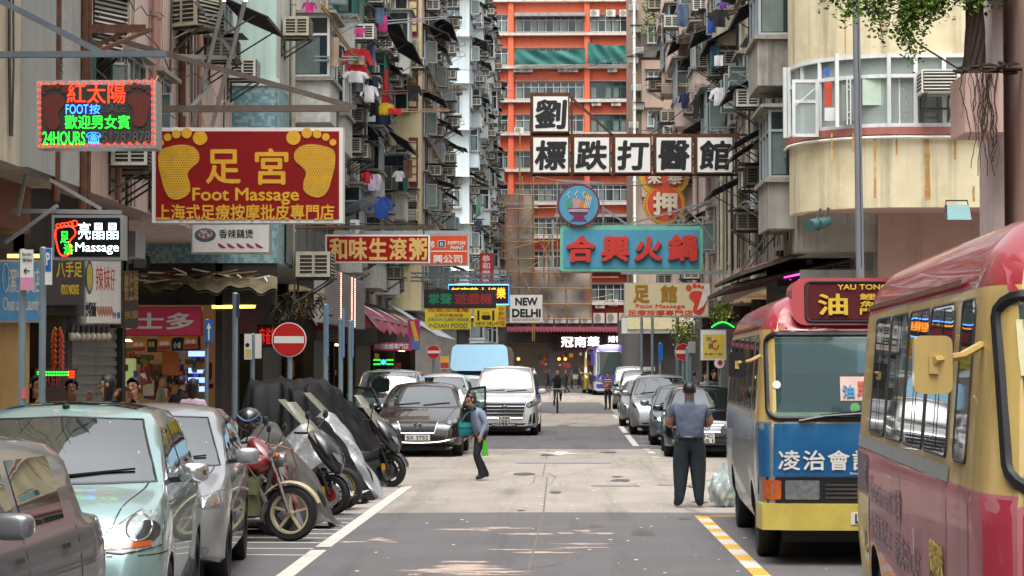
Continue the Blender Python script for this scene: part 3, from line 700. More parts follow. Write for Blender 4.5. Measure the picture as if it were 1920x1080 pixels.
# beige building facing the camera beyond
RB = T('apartment_building', 'beige apartment block with small white windows beyond the pink tenement', 'building', (7, 158, 0))
fB = flat(154)
M_bei = mat('beige render', '9d8877', .75, 0, .05, 1, streak=.25)
MB().bx(5.3, 14, 154, 175, 4, 40).build('wall', M_bei, RB)
MB().bx(5.75, 8.2, 153.6, 154.02, 14.1, 24).build('pier', M_bei, RB) ; MB().bx(5.3, 14, 153.5, 154.03, 4, 6).build('ledge', M_bei, RB)
for py in (66, 150, 222, 292, 362):
    p = P(1226, py + 14, 153.5); window(RB, (p.x, 153.55, p.z), -pi / 2, .85, 1.15, 2, M_framew, 1)
    MB().bx(p.x - .65, p.x + .65, 153.2, 153.62, p.z + 1.3, p.z + 1.45).build('hood', M_bei, RB)
pipes(RB, 5.35, 1, (153.7, 153.3), 4, 40, M_white, .1)
for i, py in enumerate((20, 60, 100, 118, 170, 205, 240, 270)):
    p = P(1188 + (i % 3) * 5, py, 153.3); place(ACS[i % 2], (p.x, 153.9, p.z), -pi / 2, 'window air conditioner by the pipes at the left edge of the beige block', 'air conditioners of the beige block')
p = P(1225, 38, 153); 
bp = T('balcony_plants', 'green plants on the balcony high up on the beige block', 'plants', (p.x, 153.4, p.z - 2))
mb = MB(); rd = random.Random(2)
for i in range(160):
    c = Vector((p.x + rd.uniform(-.75, .75), 153 + rd.uniform(-.3, .3), p.z + rd.uniform(-1.2, 1.5))); a = Vector((rd.uniform(-1, 1), rd.uniform(-1, 1), rd.uniform(-.2, 1))).normalized() * .3; b = a.cross(Vector((rd.random(), 1, rd.random()))).normalized() * .07
    mb.add([c, c + a * .5 + b, c + a, c + a * .5 - b], [(0, 1, 2, 3)])
mb.build('leaves', mat('green leaf', '4f6f25', .6, 0, .4, 3), bp)
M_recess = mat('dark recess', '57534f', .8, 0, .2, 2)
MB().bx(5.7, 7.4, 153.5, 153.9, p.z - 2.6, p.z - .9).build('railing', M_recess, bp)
# ---------------------------------------------------------------- orange block at the end of the street
M_or = mat('orange render', 'dc6c4c', .75, 0, .06, .6, streak=.15); M_ord = mat('orange red lower render', 'a83a28', .75, 0, .08, .6, streak=.2)
M_lw2 = mat('white ledge', 'c9c2b8', .7, 0, .1, 2, streak=.4); M_teal = mat('teal tarpaulin', '2c6f68', .7, 0, .15, 1.2, bump=.3, bscale=4)
OB = T('apartment_building', 'bright orange apartment block closing the far end of the street', 'building', (0, 190, 0))
MB().bx(-22, 16, 190, 205, 5.6, 42).build('wall', M_or, OB)
MB().bx(-21.9, 15.9, 189.97, 190.05, 5.65, P(0, 462, 190).z).build('lower_render', M_ord, OB)
fo = flat(189.95)
def oz(py): return P(1000, py, 190).z
def ox(px): return P(px, 500, 190).x
rows = [-18, 45, 107, 170, 232, 300, 362, 425, 487, 549]
for px in (958, 1101, 1183): MB().bx(ox(px - 5), ox(px + 5), 189.6, 190.02, 5.6, 42).build('pier', M_or, OB)
for i, y in enumerate(rows):
    MB().bx(-20, 14, 189.4, 190.01, oz(y + 23), oz(y + 18)).build('ledge', M_lw2, OB)
    for px0, px1, nc in ((905, 952, 4), (968, 1094, 9), (1108, 1178, 5)):
        fm = M_framew
        if px0 == 1108 and i in (3, 4): fm = M_frameg
        if px0 == 968 and i in (5, 6): fm = M_frame
        w = round(ox(px1) - ox(px0), 2); window(OB, ((ox(px0) + ox(px1)) / 2, 189.93, oz(y + 15)), -pi / 2, w, 1.45, nc, fm, 1 + i % 2)
    if i == 1: MB().bx(ox(965), ox(1098), 189, 190, oz(y - 12), oz(y - 18)).build('hood', M_gconc, OB)
    if i == 7: MB().bx(ox(1040), ox(1178), 189.2, 190, oz(y - 17), oz(y - 22)).build('hood', M_gconc, OB)
for i, (px, y) in enumerate(((930, 130), (972, 130), (990, 130), (1055, 130), (1075, 130), (1148, 130), (1118, 193), (1155, 193), (1115, 26), (1145, 26), (1170, 26), (973, 246), (930, 193), (1060, 193), (1113, 258), (1150, 322), (1115, 322), (1080, 322), (1000, 385), (1125, 572), (1150, 568))):
    p = P(px, y + 6, 189.9); place(SPLIT, (p.x, 189.9, p.z), -pi / 2, 'white outdoor air conditioner with a round fan on the orange apartment block', 'outdoor air conditioners of the orange block')
for i in range(11):
    p = P(955 + 24 * i, 606, 189.2); place(SPLIT, (p.x, 189.3, p.z), -pi / 2, 'tall outdoor air conditioner in the row above the bridal shop awning', 'air conditioners above the bridal shop', (1.2, 1.15, 1.5))
for k, (a, b, c, d) in enumerate(((965, 92, 1097, 122), (1102, 80, 1180, 119))):
    t = T('tarpaulin', ('wide teal tarpaulin tied across a window row of the orange block', 'smaller sagging teal tarpaulin on the right of the orange block')[k], 'tarpaulin', P((a + c) / 2, d, 189))
    q = [P(a, d, 189), P(c, d - 2, 189), P(c, b + 4 * k, 188.9), P(a, b, 188.9)]
    def fn(u, v):
        p = q[0].lerp(q[1], u).lerp(q[3].lerp(q[2], u), v); s = .12 * sin(u * 9 + 3 * v) * sin(v * 3) + .06 * sin(u * 23 + v * 7); return p + Vector((0, -s - .15, -.2 * sin(u * pi) * v))
    m = MB(); m.grid(fn, 40, 12); m.add([v + Vector((0, .02, 0)) for v in m.v], [tuple(reversed(f)) for f in m.f]); m.build('sheet', M_teal, t, smooth=True)
# bridal shop ground floor
BS = T('bridal_shop', 'dark fronted bridal shop with lit windows at the foot of the orange block', 'shop', (0, 188, 0))
MB().bx(-12, 9, 189.0, 190.05, 3.9, 6.0).build('fascia', mat('dark grey fascia', '575350', .6, 0, .15, 1), BS)
for a, b in ((942, 952), (1029, 1042), (1100, 1108), (1186, 1196), (880, 890)): MB().bx(ox(a), ox(b), 188.9, 189.9, .1, 3.9).build('pier', mat('shop grey pier', '5b5a59', .7, 0, .1, 1), BS)
MB().bx(-12, 9, 192.5, 192.7, 0, 3.9).build('back_wall', em('warm glowing shop wall', '4a2c20', .35), BS)  # wall glows by itself, standing in for the shop's inner lighting
MB().bx(-12, 9, 189.6, 189.65, .1, 3.9).build('shop_window', clear('shop glass', '8a9696', .25), BS)
mb = MB(); rd = random.Random(6)
for i in range(46):
    p = P(rd.choice((rd.uniform(980, 1026), rd.uniform(1045, 1098), rd.uniform(1110, 1180))), rd.uniform(662, 712), 190.6); s = rd.uniform(.15, .5); mb.box(p, (s, .2, s * rd.uniform(.7, 1.6)), rd.randint(0, 3))
mb.build('display', [em('red display', 'b0301c', .4), em('orange display', 'd06a20', .6), em('cream display', 'd6b58c', .5), mat('dark dress', '23283c', .8)], BS)
for px in (972, 1048, 1060): mb = MB(); p = P(px, 673, 190.0); mb.ball(p, .15); mb.build('lamp', em('warm lamp', 'ffb648', 2), BS)
t = T('bridal_sign', 'dark maroon shop board with glowing white characters at the end of the street', 'sign', P(1115, 655, 188.6)); f = flat(188.6); m = MB(); rect3(m, (1038, 626, 1192, 656), f, 0, 0, .3); m.build('board', mat('dark maroon board', '35161f', .5), t)
m = MB(); txt(m, '冠南華', (1052, 631, 1124, 651), f, bold=.015, ext=.05, off=.03); txt(m, '婚禮廊', (1140, 630, 1182, 642), f, bold=.02, ext=.05, off=.03); m.build('lettering', em('white lit letters', 'ffffff', 1.0), t)
aw = MB(); aw.grid(lambda u, v: P(950 + 235 * u, 612 + 8 * v + (3 * abs(sin(u * 120)) if v > .9 else 0), 189 - 1.4 * v), 200, 2); aw.add([v + Vector((0, 0, -.04)) for v in aw.v], [tuple(reversed(f)) for f in aw.f]); aw.build('awning', mat('maroon canopy', '6b2430', .7, 0, .1, 2), BS)

# the street goes on behind the viewer
for s_, X, lb in ((-1, -6.6, 'pale tenement standing behind the viewer on the left'), (1, 6.4, 'brown tenement standing behind the viewer on the right')):
    q = building('tenement_building', lb, s_, X, -70, 13 if s_ < 0 else 26, 0, 17, M_gconc if s_ < 0 else M_tan)
    for k in range(4):
        for i in range(12): window(q, (X - s_ * .03, -66 + i * 6.6, 3.6 + 3.2 * k), 0 if s_ < 0 else pi, 1.5, 1.35, 3, M_frame, i % 3)
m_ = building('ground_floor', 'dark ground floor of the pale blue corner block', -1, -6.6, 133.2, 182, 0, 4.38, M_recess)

for q, X, s_, a, b, c in ((L0, -6.3, -1, 20, 27, 12), (L1, -7.1, -1, 28.5, 45, 26), (L2, -6.2, -1, 46.5, 61, 30), (L3, -6.9, -1, 62.5, 85, 26), (L4, -5.7, -1, 86.5, 101, 16), (L6, -5.8, -1, 134, 180, 16), (R3, 4.78, 1, 43.5, 51, 24), (R4, 4.8, 1, 52, 65, 26), (R5, 5.05, 1, 66.5, 96, 20)): cables(q, X, s_, a, b, 4.6, 16 if abs(a) < 60 else 22, c, int(a))
# ---------------------------------------------------------------- signs over the street
M_red = mat('red acrylic', '7c070b', .5, 0, .06, 2, spec=.25); M_gold = mat('gold vinyl', 'c99a1e', .5, 0, .1, 8)
M_swhite = mat('white acrylic', 'd2d1cc', .4, 0, .05, 2, streak=.12); M_sblk = mat('black lettering', '121215', .5, 0, .1, 5)
def sign(name, label, rect, Y, face, frame=None, depth=.22, border=.04, plane_=None, cat='sign', hang=None, beam=None, wall=-6.2):
    f = plane_ or flat(Y)
    c = f((rect[0] + rect[2]) / 2, rect[3]); t = T(name, label, cat, c)
    b = MB(); rect3(b, rect, f, 0, 0, depth); b.build('cabinet', frame or M_alu, t)
    px = 4000 / Y * border; b = MB(); rect3(b, (rect[0] + px, rect[1] + px, rect[2] - px, rect[3] - px), f, 0, .012, .02); b.build('face', face, t)
    if hang is not None:
        b = MB(); z = f(rect[0], rect[1]).z; zb = P(0, hang, Y).z; ya = c.y + depth / 2
        for px_ in (rect[0] + 12, rect[2] - 12):
            p = f(px_, rect[1]); b.tube([(p.x, ya, p.z - .02), (p.x, ya, zb)], .018, 6)
        b.build('hanger', M_dsteel, t)
        b = MB(); x0, x1 = (f(rect[0], 0).x, f(rect[2], 0).x)
        x0, x1 = (wall, x1 + .1) if wall < 0 else (x0 - .1, wall)
        b.bar((x0, ya, zb), (x1, ya, zb), .1, .1); b.build('beam', beam or M_brown, t)
    return t, f
def letters(t, m, items, name='lettering', f=None, **kw):
    b = MB()
    for s, r in items: txt(b, s, r, f, **kw)
    return b.build(name, m, t)
FOOT = [(0, .12), (.16, .03), (.36, 0), (.52, .05), (.6, .18), (.58, .32), (.47, .44), (.42, .56), (.46, .72), (.45, .88), (.36, .97), (.22, 1), (.1, .9), (.02, .6), (-.02, .35)]
def foot(mb, x0, y0, w, h, f, mi=0, flip=False, off=.022, toes=True, dd=.008):
    q = spline(FOOT, 5); pts = []
    for a, b in q:
        a = a / .6; pts.append((x0 + w * (1 - a if flip else a), y0 + h * (.2 + .8 * b)))
    poly3(mb, pts if not flip else pts[::-1], f, mi, off, dd)
    if toes:
        for a, b, r in ((.02, .17, .075), (.2, .09, .085), (.42, .045, .095), (.68, .03, .115), (1.02, .1, .16)):
            cx = x0 + w * (1 - a if flip else a); poly3(mb, disc(cx, y0 + h * b, w * r * 1.15, n=14), f, mi, off, dd)
def dots(mb, pts, f, r=1.4, mi=0, off=.02, d=.01):
    for x, y in pts: poly3(mb, disc(x, y, r, n=6), f, mi, off, d)
def linepts(a, b, n): return [(a[0] + (b[0] - a[0]) * i / n, a[1] + (b[1] - a[1]) * i / n) for i in range(n + 1)]
# 1 LED board
E_red, E_green, E_blue, E_white = em('red leds', 'ff2a10', 2.2), em('green leds', '20ff30', 1.8), em('blue leds', '2b6bff', 2.6), em('white leds', 'dff6ff', 2.0)
M_led = mat('led board dark', '2a2825', .6, 0, .15, 30); M_dimred = mat('unlit red leds', '5b1d14', .7, 0, .3, 60); M_dimgrey = mat('unlit leds', '4a4d4b', .7)
t, f = sign('led_sign', 'lit red, green and blue LED signboard hanging on chains from a grey beam', (68, 150, 293, 278), 21, M_led, M_alu, .3, .05)
letters(t, E_red, [('紅太陽', (126, 157, 236, 194))], 'red_lettering', f, bold=.0)
letters(t, E_green, [('歡迎男女賓', (122, 216, 244, 242)), ('24HOURS', (81, 247, 160, 271))], 'green_lettering', f, bold=.0)
letters(t, E_blue, [('FOOT', (124, 196, 166, 214)), ('按', (168, 196, 188, 214)), ('☎', (162, 248, 190, 270))], 'blue_lettering', f, bold=.005)
letters(t, M_dimgrey, [('SSAGE', (190, 195, 237, 211)), ('51282878', (192, 246, 282, 268))], 'unlit_lettering', f)
b = MB(); foot(b, 82, 160, 40, 84, f, 0); b.build('footprint', M_dimred, t); b = MB(); foot(b, 240, 158, 40, 80, f, 0, True); b.build('footprint', M_dimred, t)
b = MB(); dots(b, linepts((74, 158), (286, 151), 15) + linepts((77, 274), (286, 268), 15) + linepts((74, 158), (77, 274), 10) + linepts((286, 151), (288, 268), 10), f, 2.2, off=.03, d=.02); b.build('border_lights', E_red, t)
b = MB()
for px in (115, 236):
    for i in range(7): p = P(px, 100 + i * 7.2, 21.15); b.tube([p + Vector((.012 * cos(a) * (i % 2), .012 * cos(a) * (1 - i % 2), .024 * sin(a))) for a in [2 * pi * k / 8 for k in range(8)]], .006, 5, closed=True)
b.build('chain', M_dsteel, t)
b = MB(); b.bar(P(-40, 103, 21.15), P(312, 101, 21.15), .06, .06); b.bar(P(-60, -30, 21.2), P(192, 100, 21.2), .06, .06)
tag(b.build('support_beam', mat('blue grey steel beam', '5f6a74', .5, .2, .15, 5), None), 'blue grey steel support beam with a diagonal stay at the upper left', 'beam')
# 2 red foot massage sign
t, f = sign('foot_massage_sign', 'large red signboard with two golden footprints reading Foot Massage', (285, 239, 643, 418), 33, M_red, M_swhite, .3, .06, hang=203, wall=-7.0)
letters(t, M_gold, [('足', (386, 280, 452, 345)), ('宮', (478, 278, 541, 347)), ('Foot Massage', (361, 352, 561, 384)), ('上海式足療按摩批皮專門店', (293, 383, 627, 413))], f=f, bold=.022)
b = MB(); foot(b, 300, 246, 74, 128, f, 0); b.build('footprint', M_gold, t); b = MB(); foot(b, 552, 246, 74, 124, f, 0, True)
b.build('footprint', M_gold, t)
b = MB(); rr = []
fpoly = spline(FOOT, 4)
def infoot(a, bb):
    c = False; j = len(fpoly) - 1
    for i in range(len(fpoly)):
        xi, yi = fpoly[i]; xj, yj = fpoly[j]
        if (yi > bb) != (yj > bb) and a < (xj - xi) * (bb - yi) / (yj - yi) + xi: c = not c
        j = i
    return c
for k in range(24):
    for i in range(16):
        a, bb = (i + .5 * (k % 2)) / 26, k / 24
        if infoot(a, bb):
            y = 246 + 128 * (.2 + .8 * bb); rr += [(300 + 74 * a / .6, y), (552 + 74 * (1 - a / .6), 246 + 124 * (.2 + .8 * bb))]
dots(b, rr, f, 1.0, off=.026, d=.004); b.build('dot_pattern', mat('dark gold dots', '6d4f0d', .6), t)
b = MB(); b.bar(P(210, 72, 33.2), P(668, 202, 33.2), .06, .08, 0); tag(b.build('stay_bar', M_brown), 'brown diagonal stay running down to the beam of the red foot massage sign', 'beam')
# 3 black massage led sign
t, f = sign('massage_sign', 'small black LED signboard with a red lit foot outline reading Massage', (97, 403, 231, 487), 25.5, mat('black acrylic', '0b0b0d', .3), M_alu, .25, .035)
letters(t, E_white, [('亮晶晶', (147, 417, 222, 449)), ('Massage', (142, 455, 223, 477))], f=f, bold=.0)
q = [(106 + 40 * a / .6 * .9, 424 + 56 * b_) for a, b_ in spline(FOOT, 4)]
b = MB(); b.tube([f(x, y) + f.n * .02 for x, y in q], .009, 5, closed=True)
for i, r in enumerate((4, 4, 4, 4.5, 5.5)): b.tube([f(110 + i * 7.6 + r * cos(a), 424 - i * 1.2 + r * sin(a)) + f.n * .02 for a in [2 * pi * k / 10 for k in range(10)]], .007, 5, closed=True)
b.build('foot_outline', E_red, t)
b = MB(); letters(t, E_green, [('足', (114, 434, 129, 456)), ('浴', (120, 458, 138, 477))], 'green_lettering', f, bold=.02)
b = MB(); b.bar(P(20, 395, 25.6), P(228, 398, 25.6), .04, .05); b.bar(P(3, 285, 25.7), P(190, 392, 25.7), .04); b.bar(P(10, 455, 25.5), P(108, 385, 25.5), .04); b.bar(P(60, 270, 25.5), P(33, 405, 25.5), .04)
tag(b.build('support_beam', M_alu), 'pale steel brackets carrying the small black massage sign', 'beam')
# 4 white chilli sign
t, f = sign('hotpot_sign', 'white signboard with a bowl and a row of red chillies', (358, 419, 507, 476), 40, M_swhite, M_alu, .2, .03)
letters(t, M_sblk, [('香辣鷄煲', (411, 430, 475, 447))], f=f, bold=.01)
b = MB(); poly3(b, disc(385, 441, 20, 13), f, 0, .016, .01); poly3(b, disc(385, 439, 15, 9), f, 1, .02, .01)
rd = random.Random(1)
for i in range(26): a = rd.uniform(0, 6.28); r = rd.random() ** .5; poly3(b, disc(385 + 13 * r * cos(a), 439 + 7.5 * r * sin(a), 2, n=5), f, 2 + i % 2, .024, .01)
b.build('bowl_picture', [mat('teal bowl', '35565f', .6), mat('stew', '8a6a6c', .6), mat('pink meat', 'b88a8c', .6), mat('pale meat', 'cfc0bd', .6)], t)
b = MB()
for x in (408, 425, 443, 461, 478): poly3(b, [(x, 456), (x + 5, 457), (x + 14, 463), (x + 17, 465), (x + 10, 466), (x + 3, 463)], f, 0, .016, .01)
b.build('chilli_picture', mat('chilli red', '8d2a4a', .5), t)
# 5-8 shop signs of the near left row
pl = plane(0, 27, 75, 29.4)
t, f = sign('laundry_sign', 'blue laundry shop sign at the left edge of the view', (-60, 487, 75, 605), 28, mat('blue sign', '2b8fc6', .4), M_alu, .2, .03, pl)
letters(t, M_swhite, [('Clean and Laundry', (3, 557, 75, 590)), ('潔宜衣店', (14, 502, 74, 550))], f=f, bold=.01)
b = MB(); b.tube([f(7 + 6 * cos(a), 521 + 27 * sin(a)) + f.n * .02 for a in [2 * pi * k / 16 for k in range(16)]], .01, 5, closed=True); b.build('emblem', M_swhite, t)
b = MB(); rect3(b, (16, 476, 75, 484), pl, 0, .1, .12); b.build('lamp', em('warm strip lamp', 'f2c27a', .8), t)
pl = plane(76, 29.6, 158, 32.7)
t, f = sign('foot_massage_sign', 'dark brown shop sign with yellow lettering beside the blue laundry sign', (84, 470, 157, 572), 31, mat('dark brown board', '2b2521', .6), M_dsteel, .2, .02, pl)
M_yl = mat('yellow lettering', 'd2b01c', .5)
letters(t, M_yl, [('FOOT MASSAGE', (113, 534, 146, 552)), ('八手足', (104, 490, 152, 520))], f=f, bold=.02)
pl = plane(158, 32.8, 227, 34.6)
t, f = sign('noodle_sign', 'white shop sign with red lettering and sausages above the round lamps', (158, 488, 227, 608), 34, M_swhite, M_alu, .25, .02, pl)
letters(t, mat('red lettering', 'b03426', .5), [('辣', (178, 498, 192, 545)), ('妹', (193, 500, 205, 545)), ('仔', (206, 503, 214, 545))], f=f, bold=.0)
b = MB(); poly3(b, disc(166, 520, 7, 32), f, 0, .016, .01); poly3(b, disc(166, 520, 5, 25), f, 1, .02, .01)
for i in range(6): poly3(b, [(180 + i * 5, 574), (183 + i * 5, 575), (186.5 + i * 5, 590), (185 + i * 5, 594), (181 + i * 5, 585)], f, 2, .016, .01)
b.build('food_picture', [mat('teal bowl', '35565f', .6), mat('noodle yellow', 'b7a03a', .6), mat('sausage', 'a8603a', .5)], t)
letters(t, M_sblk, [('炒粉麵飯', (160, 566, 179, 594))], 'small_lettering', f, bold=.01); letters(t, mat('blue lettering', '37509c', .5), [('外賣', (210, 585, 224, 597))], 'blue_lettering', f)
pl = plane(228, 34.7, 259, 36)
t, f = sign('dark_sign', 'narrow dark shop sign with crowded gold lettering beside the white noodle sign', (228, 508, 259, 615), 35, mat('black board', '1e1c1a', .6), M_rust, .2, .02, pl)
letters(t, mat('tarnished gold', '8c6d2c', .4, .4), [('養生館', (230, 512, 257, 565)), ('按摩', (231, 582, 257, 598))], f=f, bold=.03)
# pink store sign
t, f = sign('store_sign', 'pink store sign with white lettering over the lit corner store', (206, 575, 378, 630), 45.4, mat('pink sign', 'bb3352', .45), mat('pink frame', '9c2d45', .5), .2, .02)
letters(t, M_swhite, [('莉士多', (196, 586, 364, 618))], f=f, bold=.03)
# 10 porridge, 11 paint
t, f = sign('porridge_sign', 'red signboard with five large gold brushed characters', (610, 440, 806, 493), 52, mat('bright red', '8c0809', .5, spec=.25), M_white, .25, .04, hang=427, beam=M_dsteel)
for i, ch in enumerate('和味生滾粥'): letters(t, mat('pale gold lettering', 'c9a560', .5), [(ch, (617 + i * 37.5, 446, 651 + i * 37.5, 488))], 'character', f, bold=.035)
t, f = sign('paint_sign', 'orange paint shop sign partly behind the red porridge sign', (782, 440, 878, 498), 56, mat('orange sign', 'c8491a', .45), M_alu, .2, .03, hang=437, beam=M_alu)
letters(t, M_swhite, [('NIPPON', (840, 452, 872, 459)), ('PAINT', (845, 461, 870, 468)), ('立邦', (790, 452, 815, 466)), ('興公司', (812, 478, 867, 494))], f=f, bold=.03)
b = MB(); rect3(b, (783, 470, 876, 472), f, 0, .016, .01); rect3(b, (821, 451, 835, 465), f, 0, .016, .01); b.build('white_rule', M_swhite, t)
b = MB(); rect3(b, (822, 452, 834, 464), f, 0, .02, .01); b.build('emblem', mat('navy emblem', '23305c', .5), t); letters(t, M_swhite, [('n', (825, 454, 831, 462))], 'emblem_letter', f, bold=.04)
# small signs mid left
t, f = sign('vertical_sign', 'tall narrow red sign with white characters before the netting', (899, 475, 925, 535), 112, mat('deep red', '8f1a1c', .5), M_rust, .2, .03); letters(t, mat('pinkish lettering', 'cfa9a5', .5), [('恭和堂氣', (904, 478, 919, 533))], f=f, bold=.03, vertical=True)
t, f = sign('neon_sign', 'dark neon sign with orange characters in a blue lit frame', (840, 533, 955, 572), 82, mat('navy black board', '15131d', .5), M_black, .25, .02)
letters(t, em('orange neon', 'ff8a20', 1.5), [('新嘉華少娛樂', (846, 539, 948, 560))], f=f, bold=.02)
b = MB(); b.tube([f(x, y) + f.n * .03 for x, y in ((841, 534), (954, 534), (954, 571), (841, 571))], .025, 6, closed=True); b.build('neon_frame', em('blue neon', '3f8bff', 2.2), t)
t, f = sign('game_sign', 'dark sign with dim green and red characters before the blue framed neon', (795, 543, 930, 578), 78, mat('black board', '1e1c1a', .6), M_black, .25, .02)
letters(t, mat('dim green characters', '1f7a58', .5), [('掌聲', (803, 550, 847, 571))], 'green_lettering', f, bold=.03); letters(t, mat('dim red characters', '8c2226', .5), [('遊戲機', (852, 550, 923, 571))], 'red_lettering', f, bold=.03)
M_yel2 = mat('yellow sign', 'd0b424', .5)
t, f = sign('curry_sign', 'yellow Indian food sign with green lettering', (797, 575, 883, 618), 84, M_yel2, M_yel2, .2, .02)
M_grn = mat('green lettering', '1f7a4c', .5)
letters(t, M_grn, [('JORDAN CURRY HOUSE', (802, 596, 879, 604)), ('INDIAN FOOD', (804, 606, 877, 615))], f=f, bold=.025); letters(t, mat('brown red lettering', '9c4a20', .5), [('佐敦咖喱屋', (801, 577, 879, 585)), ('正宗印度咖喱', (814, 588, 868, 594))], 'brown_lettering', f, bold=.01)
t, f = sign('new_delhi_sign', 'yellow New Delhi sign with a black pot emblem', (888, 573, 948, 613), 86, M_yel2, M_yel2, .2, .02)
letters(t, M_sblk, [('NEW DELHI', (892, 603, 933, 610))], f=f, bold=.015); letters(t, mat('brown red lettering', '9c4a20', .5), [('佐敦咖喱', (934, 574, 947, 611))], 'brown_lettering', f, bold=.01, vertical=True)
b = MB()
for q in ((895, 582, 899, 601), (923, 582, 927, 601)): rect3(b, q, f, 0, .016, .01)
poly3(b, [(903, 591), (920, 591), (919, 593), (921, 596), (917, 600), (906, 600), (902, 596), (904, 593)], f, 0, .016, .01)
for x in (907, 911, 915): b.tube([f(x + sin(i) * .8, 589 - i) + f.n * .02 for i in range(5)], .008, 4)
b.build('pot_emblem', M_sblk, t)
t, f = sign('new_delhi_banner', 'white cloth banner reading New Delhi in bold black letters', (956, 553, 1017, 605), 90, M_swhite, M_swhite, .06, .01)
letters(t, M_sblk, [('NEW', (966, 558, 1008, 573)), ('DELHI', (960, 579, 1014, 595))], f=f, bold=.05); letters(t, mat('brown red lettering', '9c4a20', .5), [('INDIAN RESTAURANT', (960, 597, 1013, 602))], 'small_lettering', f, bold=.02)
b = MB(); 
for y in (512, 520, 527): b.bar(P(770, y, 80), P(958, y + 3, 80), .06, .06)
for i in range(8): b.bar(P(775 + i * 22, 513, 80), P(795 + i * 22, 527, 80), .035)
b.bar(P(958, 553, 90.1), P(890, 552, 90.1), .05); b.bar(P(958, 515, 80), P(957, 533, 81), .05)
tag(b.build('truss_beam', mat('blue grey steel beam', '5f6a74', .5, .2, .15, 5)), 'blue grey truss beam holding the cluster of restaurant signs', 'beam')
# 18 white clinic sign boards
Mcl = mat('clinic board white', 'e2e1dc', .5, 0, .03, 2, streak=.08)
cl = T('clinic_sign', 'white bone setter signboards with big black brush characters across the street', 'sign', P(1190, 327, 55)); f = flat(55)
for i, (ch, x0, y0) in enumerate((('劉', 997, 178), ('標', 997, 255), ('跌', 1074, 255), ('打', 1151, 255), ('醫', 1228, 255), ('館', 1305, 255))):
    b = MB(); rect3(b, (x0, y0, x0 + 71, y0 + 71), f, 0, 0, .22); o = b.build('cabinet', M_rust, cl)
    b = MB(); rect3(b, (x0 + 3, y0 + 3, x0 + 68, y0 + 68), f, 0, .012, .02); b.build('face', Mcl, o)
    b = MB(); txt(b, ch, (x0 + 6, y0 + 8, x0 + 65, y0 + 64), f, bold=.036, shear=.06); b.build('character', M_sblk, o)
b = MB()
for q in (((994, 253), (1440, 253)), ((994, 328), (1440, 328)), ((1070, 182), (1150, 255)), ((996, 176), (996, 330)), ((1072, 180), (1072, 328)), ((1149, 253), (1149, 328)), ((1226, 253), (1226, 328)), ((1303, 253), (1303, 328)), ((1380, 253), (1380, 328)), ((1384, 256), (1412, 300)), ((994, 176), (1070, 176))): b.bar(P(*q[0], 55.12), P(*q[1], 55.12), .055, .06)
b.build('frame', M_rust, cl)
# 19 hot pot
M_hb = mat('sky blue sign', '4a93b0', .5, 0, .06, 1.5, streak=.2); M_mintf = mat('mint frame', '6db59a', .5, 0, .08, 3, streak=.2); M_hr = mat('vermilion letters', 'c0352a', .5, 0, .06, 3)
hp = T('hotpot_sign', 'long sky blue signboard in a mint frame with four raised vermilion characters', 'sign', P(1184, 508, 68)); f = flat(68)
def rr_rect(x0, y0, x1, y1, r): return disc(x1 - r, y1 - r, r, n=5, a1=pi / 2) + [(x1 - r, y1)] + disc(x0 + r, y1 - r, r, n=5, a0=pi / 2, a1=pi) + [(x0, y1 - r)] + disc(x0 + r, y0 + r, r, n=5, a0=pi, a1=1.5 * pi) + [(x0 + r, y0)] + disc(x1 - r, y0 + r, r, n=5, a0=1.5 * pi, a1=2 * pi) + [(x1, y0 + r)]
b = MB(); poly3(b, rr_rect(1050, 424, 1318, 509, 6), f, 0, 0, .35); b.build('cabinet', M_mintf, hp)
b = MB(); poly3(b, rr_rect(1056, 431, 1312, 503, 4), f, 0, .012, .03); b.build('face', M_hb, hp)
for ch, r in (('合', (1062, 442, 1116, 492)), ('興', (1128, 442, 1180, 491)), ('火', (1190, 444, 1242, 490)), ('鍋', (1252, 440, 1308, 490))):
    b = MB(); txt(b, ch, r, f, bold=.05, ext=.1, off=.02, shear=.05); b.build('character', M_hr, hp)
b = MB()
for q in (((1110, 424, 68.1), (1318, 420, 68.1)), ((1180, 420, 68.1), (1350, 372, 68.1)), ((1240, 424, 68.2), (1380, 355, 68.2)), ((1036, 412, 68.3), (1036, 510, 68.3)), ((1036, 509, 68.3), (1390, 511, 68.3)), ((1131, 388, 68.2), (1131, 424, 68.2)), ((1131, 390, 68.2), (1180, 424, 68.2)), ((1270, 388, 68.2), (1272, 424, 68.2)), ((1286, 387, 68), (1318, 424, 68)), ((1318, 424, 68.1), (1362, 487, 68.1)), ((1318, 409, 68.1), (1390, 440, 68.1))): b.bar(P(*q[0]), P(*q[1]), .06, .06)
b.build('support_frame', M_steel, hp)
hb = T('round_sign', 'round blue sign with a steaming bowl and a purple rim above the hot pot board', 'sign', P(1085, 425, 67.9)); f = flat(67.9)
b = MB(); poly3(b, disc(1085, 385, 40, n=36), f, 0, 0, .3); b.build('rim', mat('purple rim', '6a2440', .5), hb)
b = MB(); poly3(b, disc(1085, 385, 36.5, n=36), f, 0, .012, .03); b.build('face', M_hb, hb)
b = MB(); M5 = [mat('purple bowl', '6d2a52', .5), mat('pink food', 'b58a94', .6), mat('green leaves picture', '4b8d78', .6), mat('orange skewer', 'c07a20', .5), M_swhite]
poly3(b, [(1064, 390), (1106, 390), (1103, 399), (1095, 405), (1097, 411), (1102, 415), (1067, 415), (1074, 411), (1076, 405), (1067, 399)], f, 0, .02, .01)
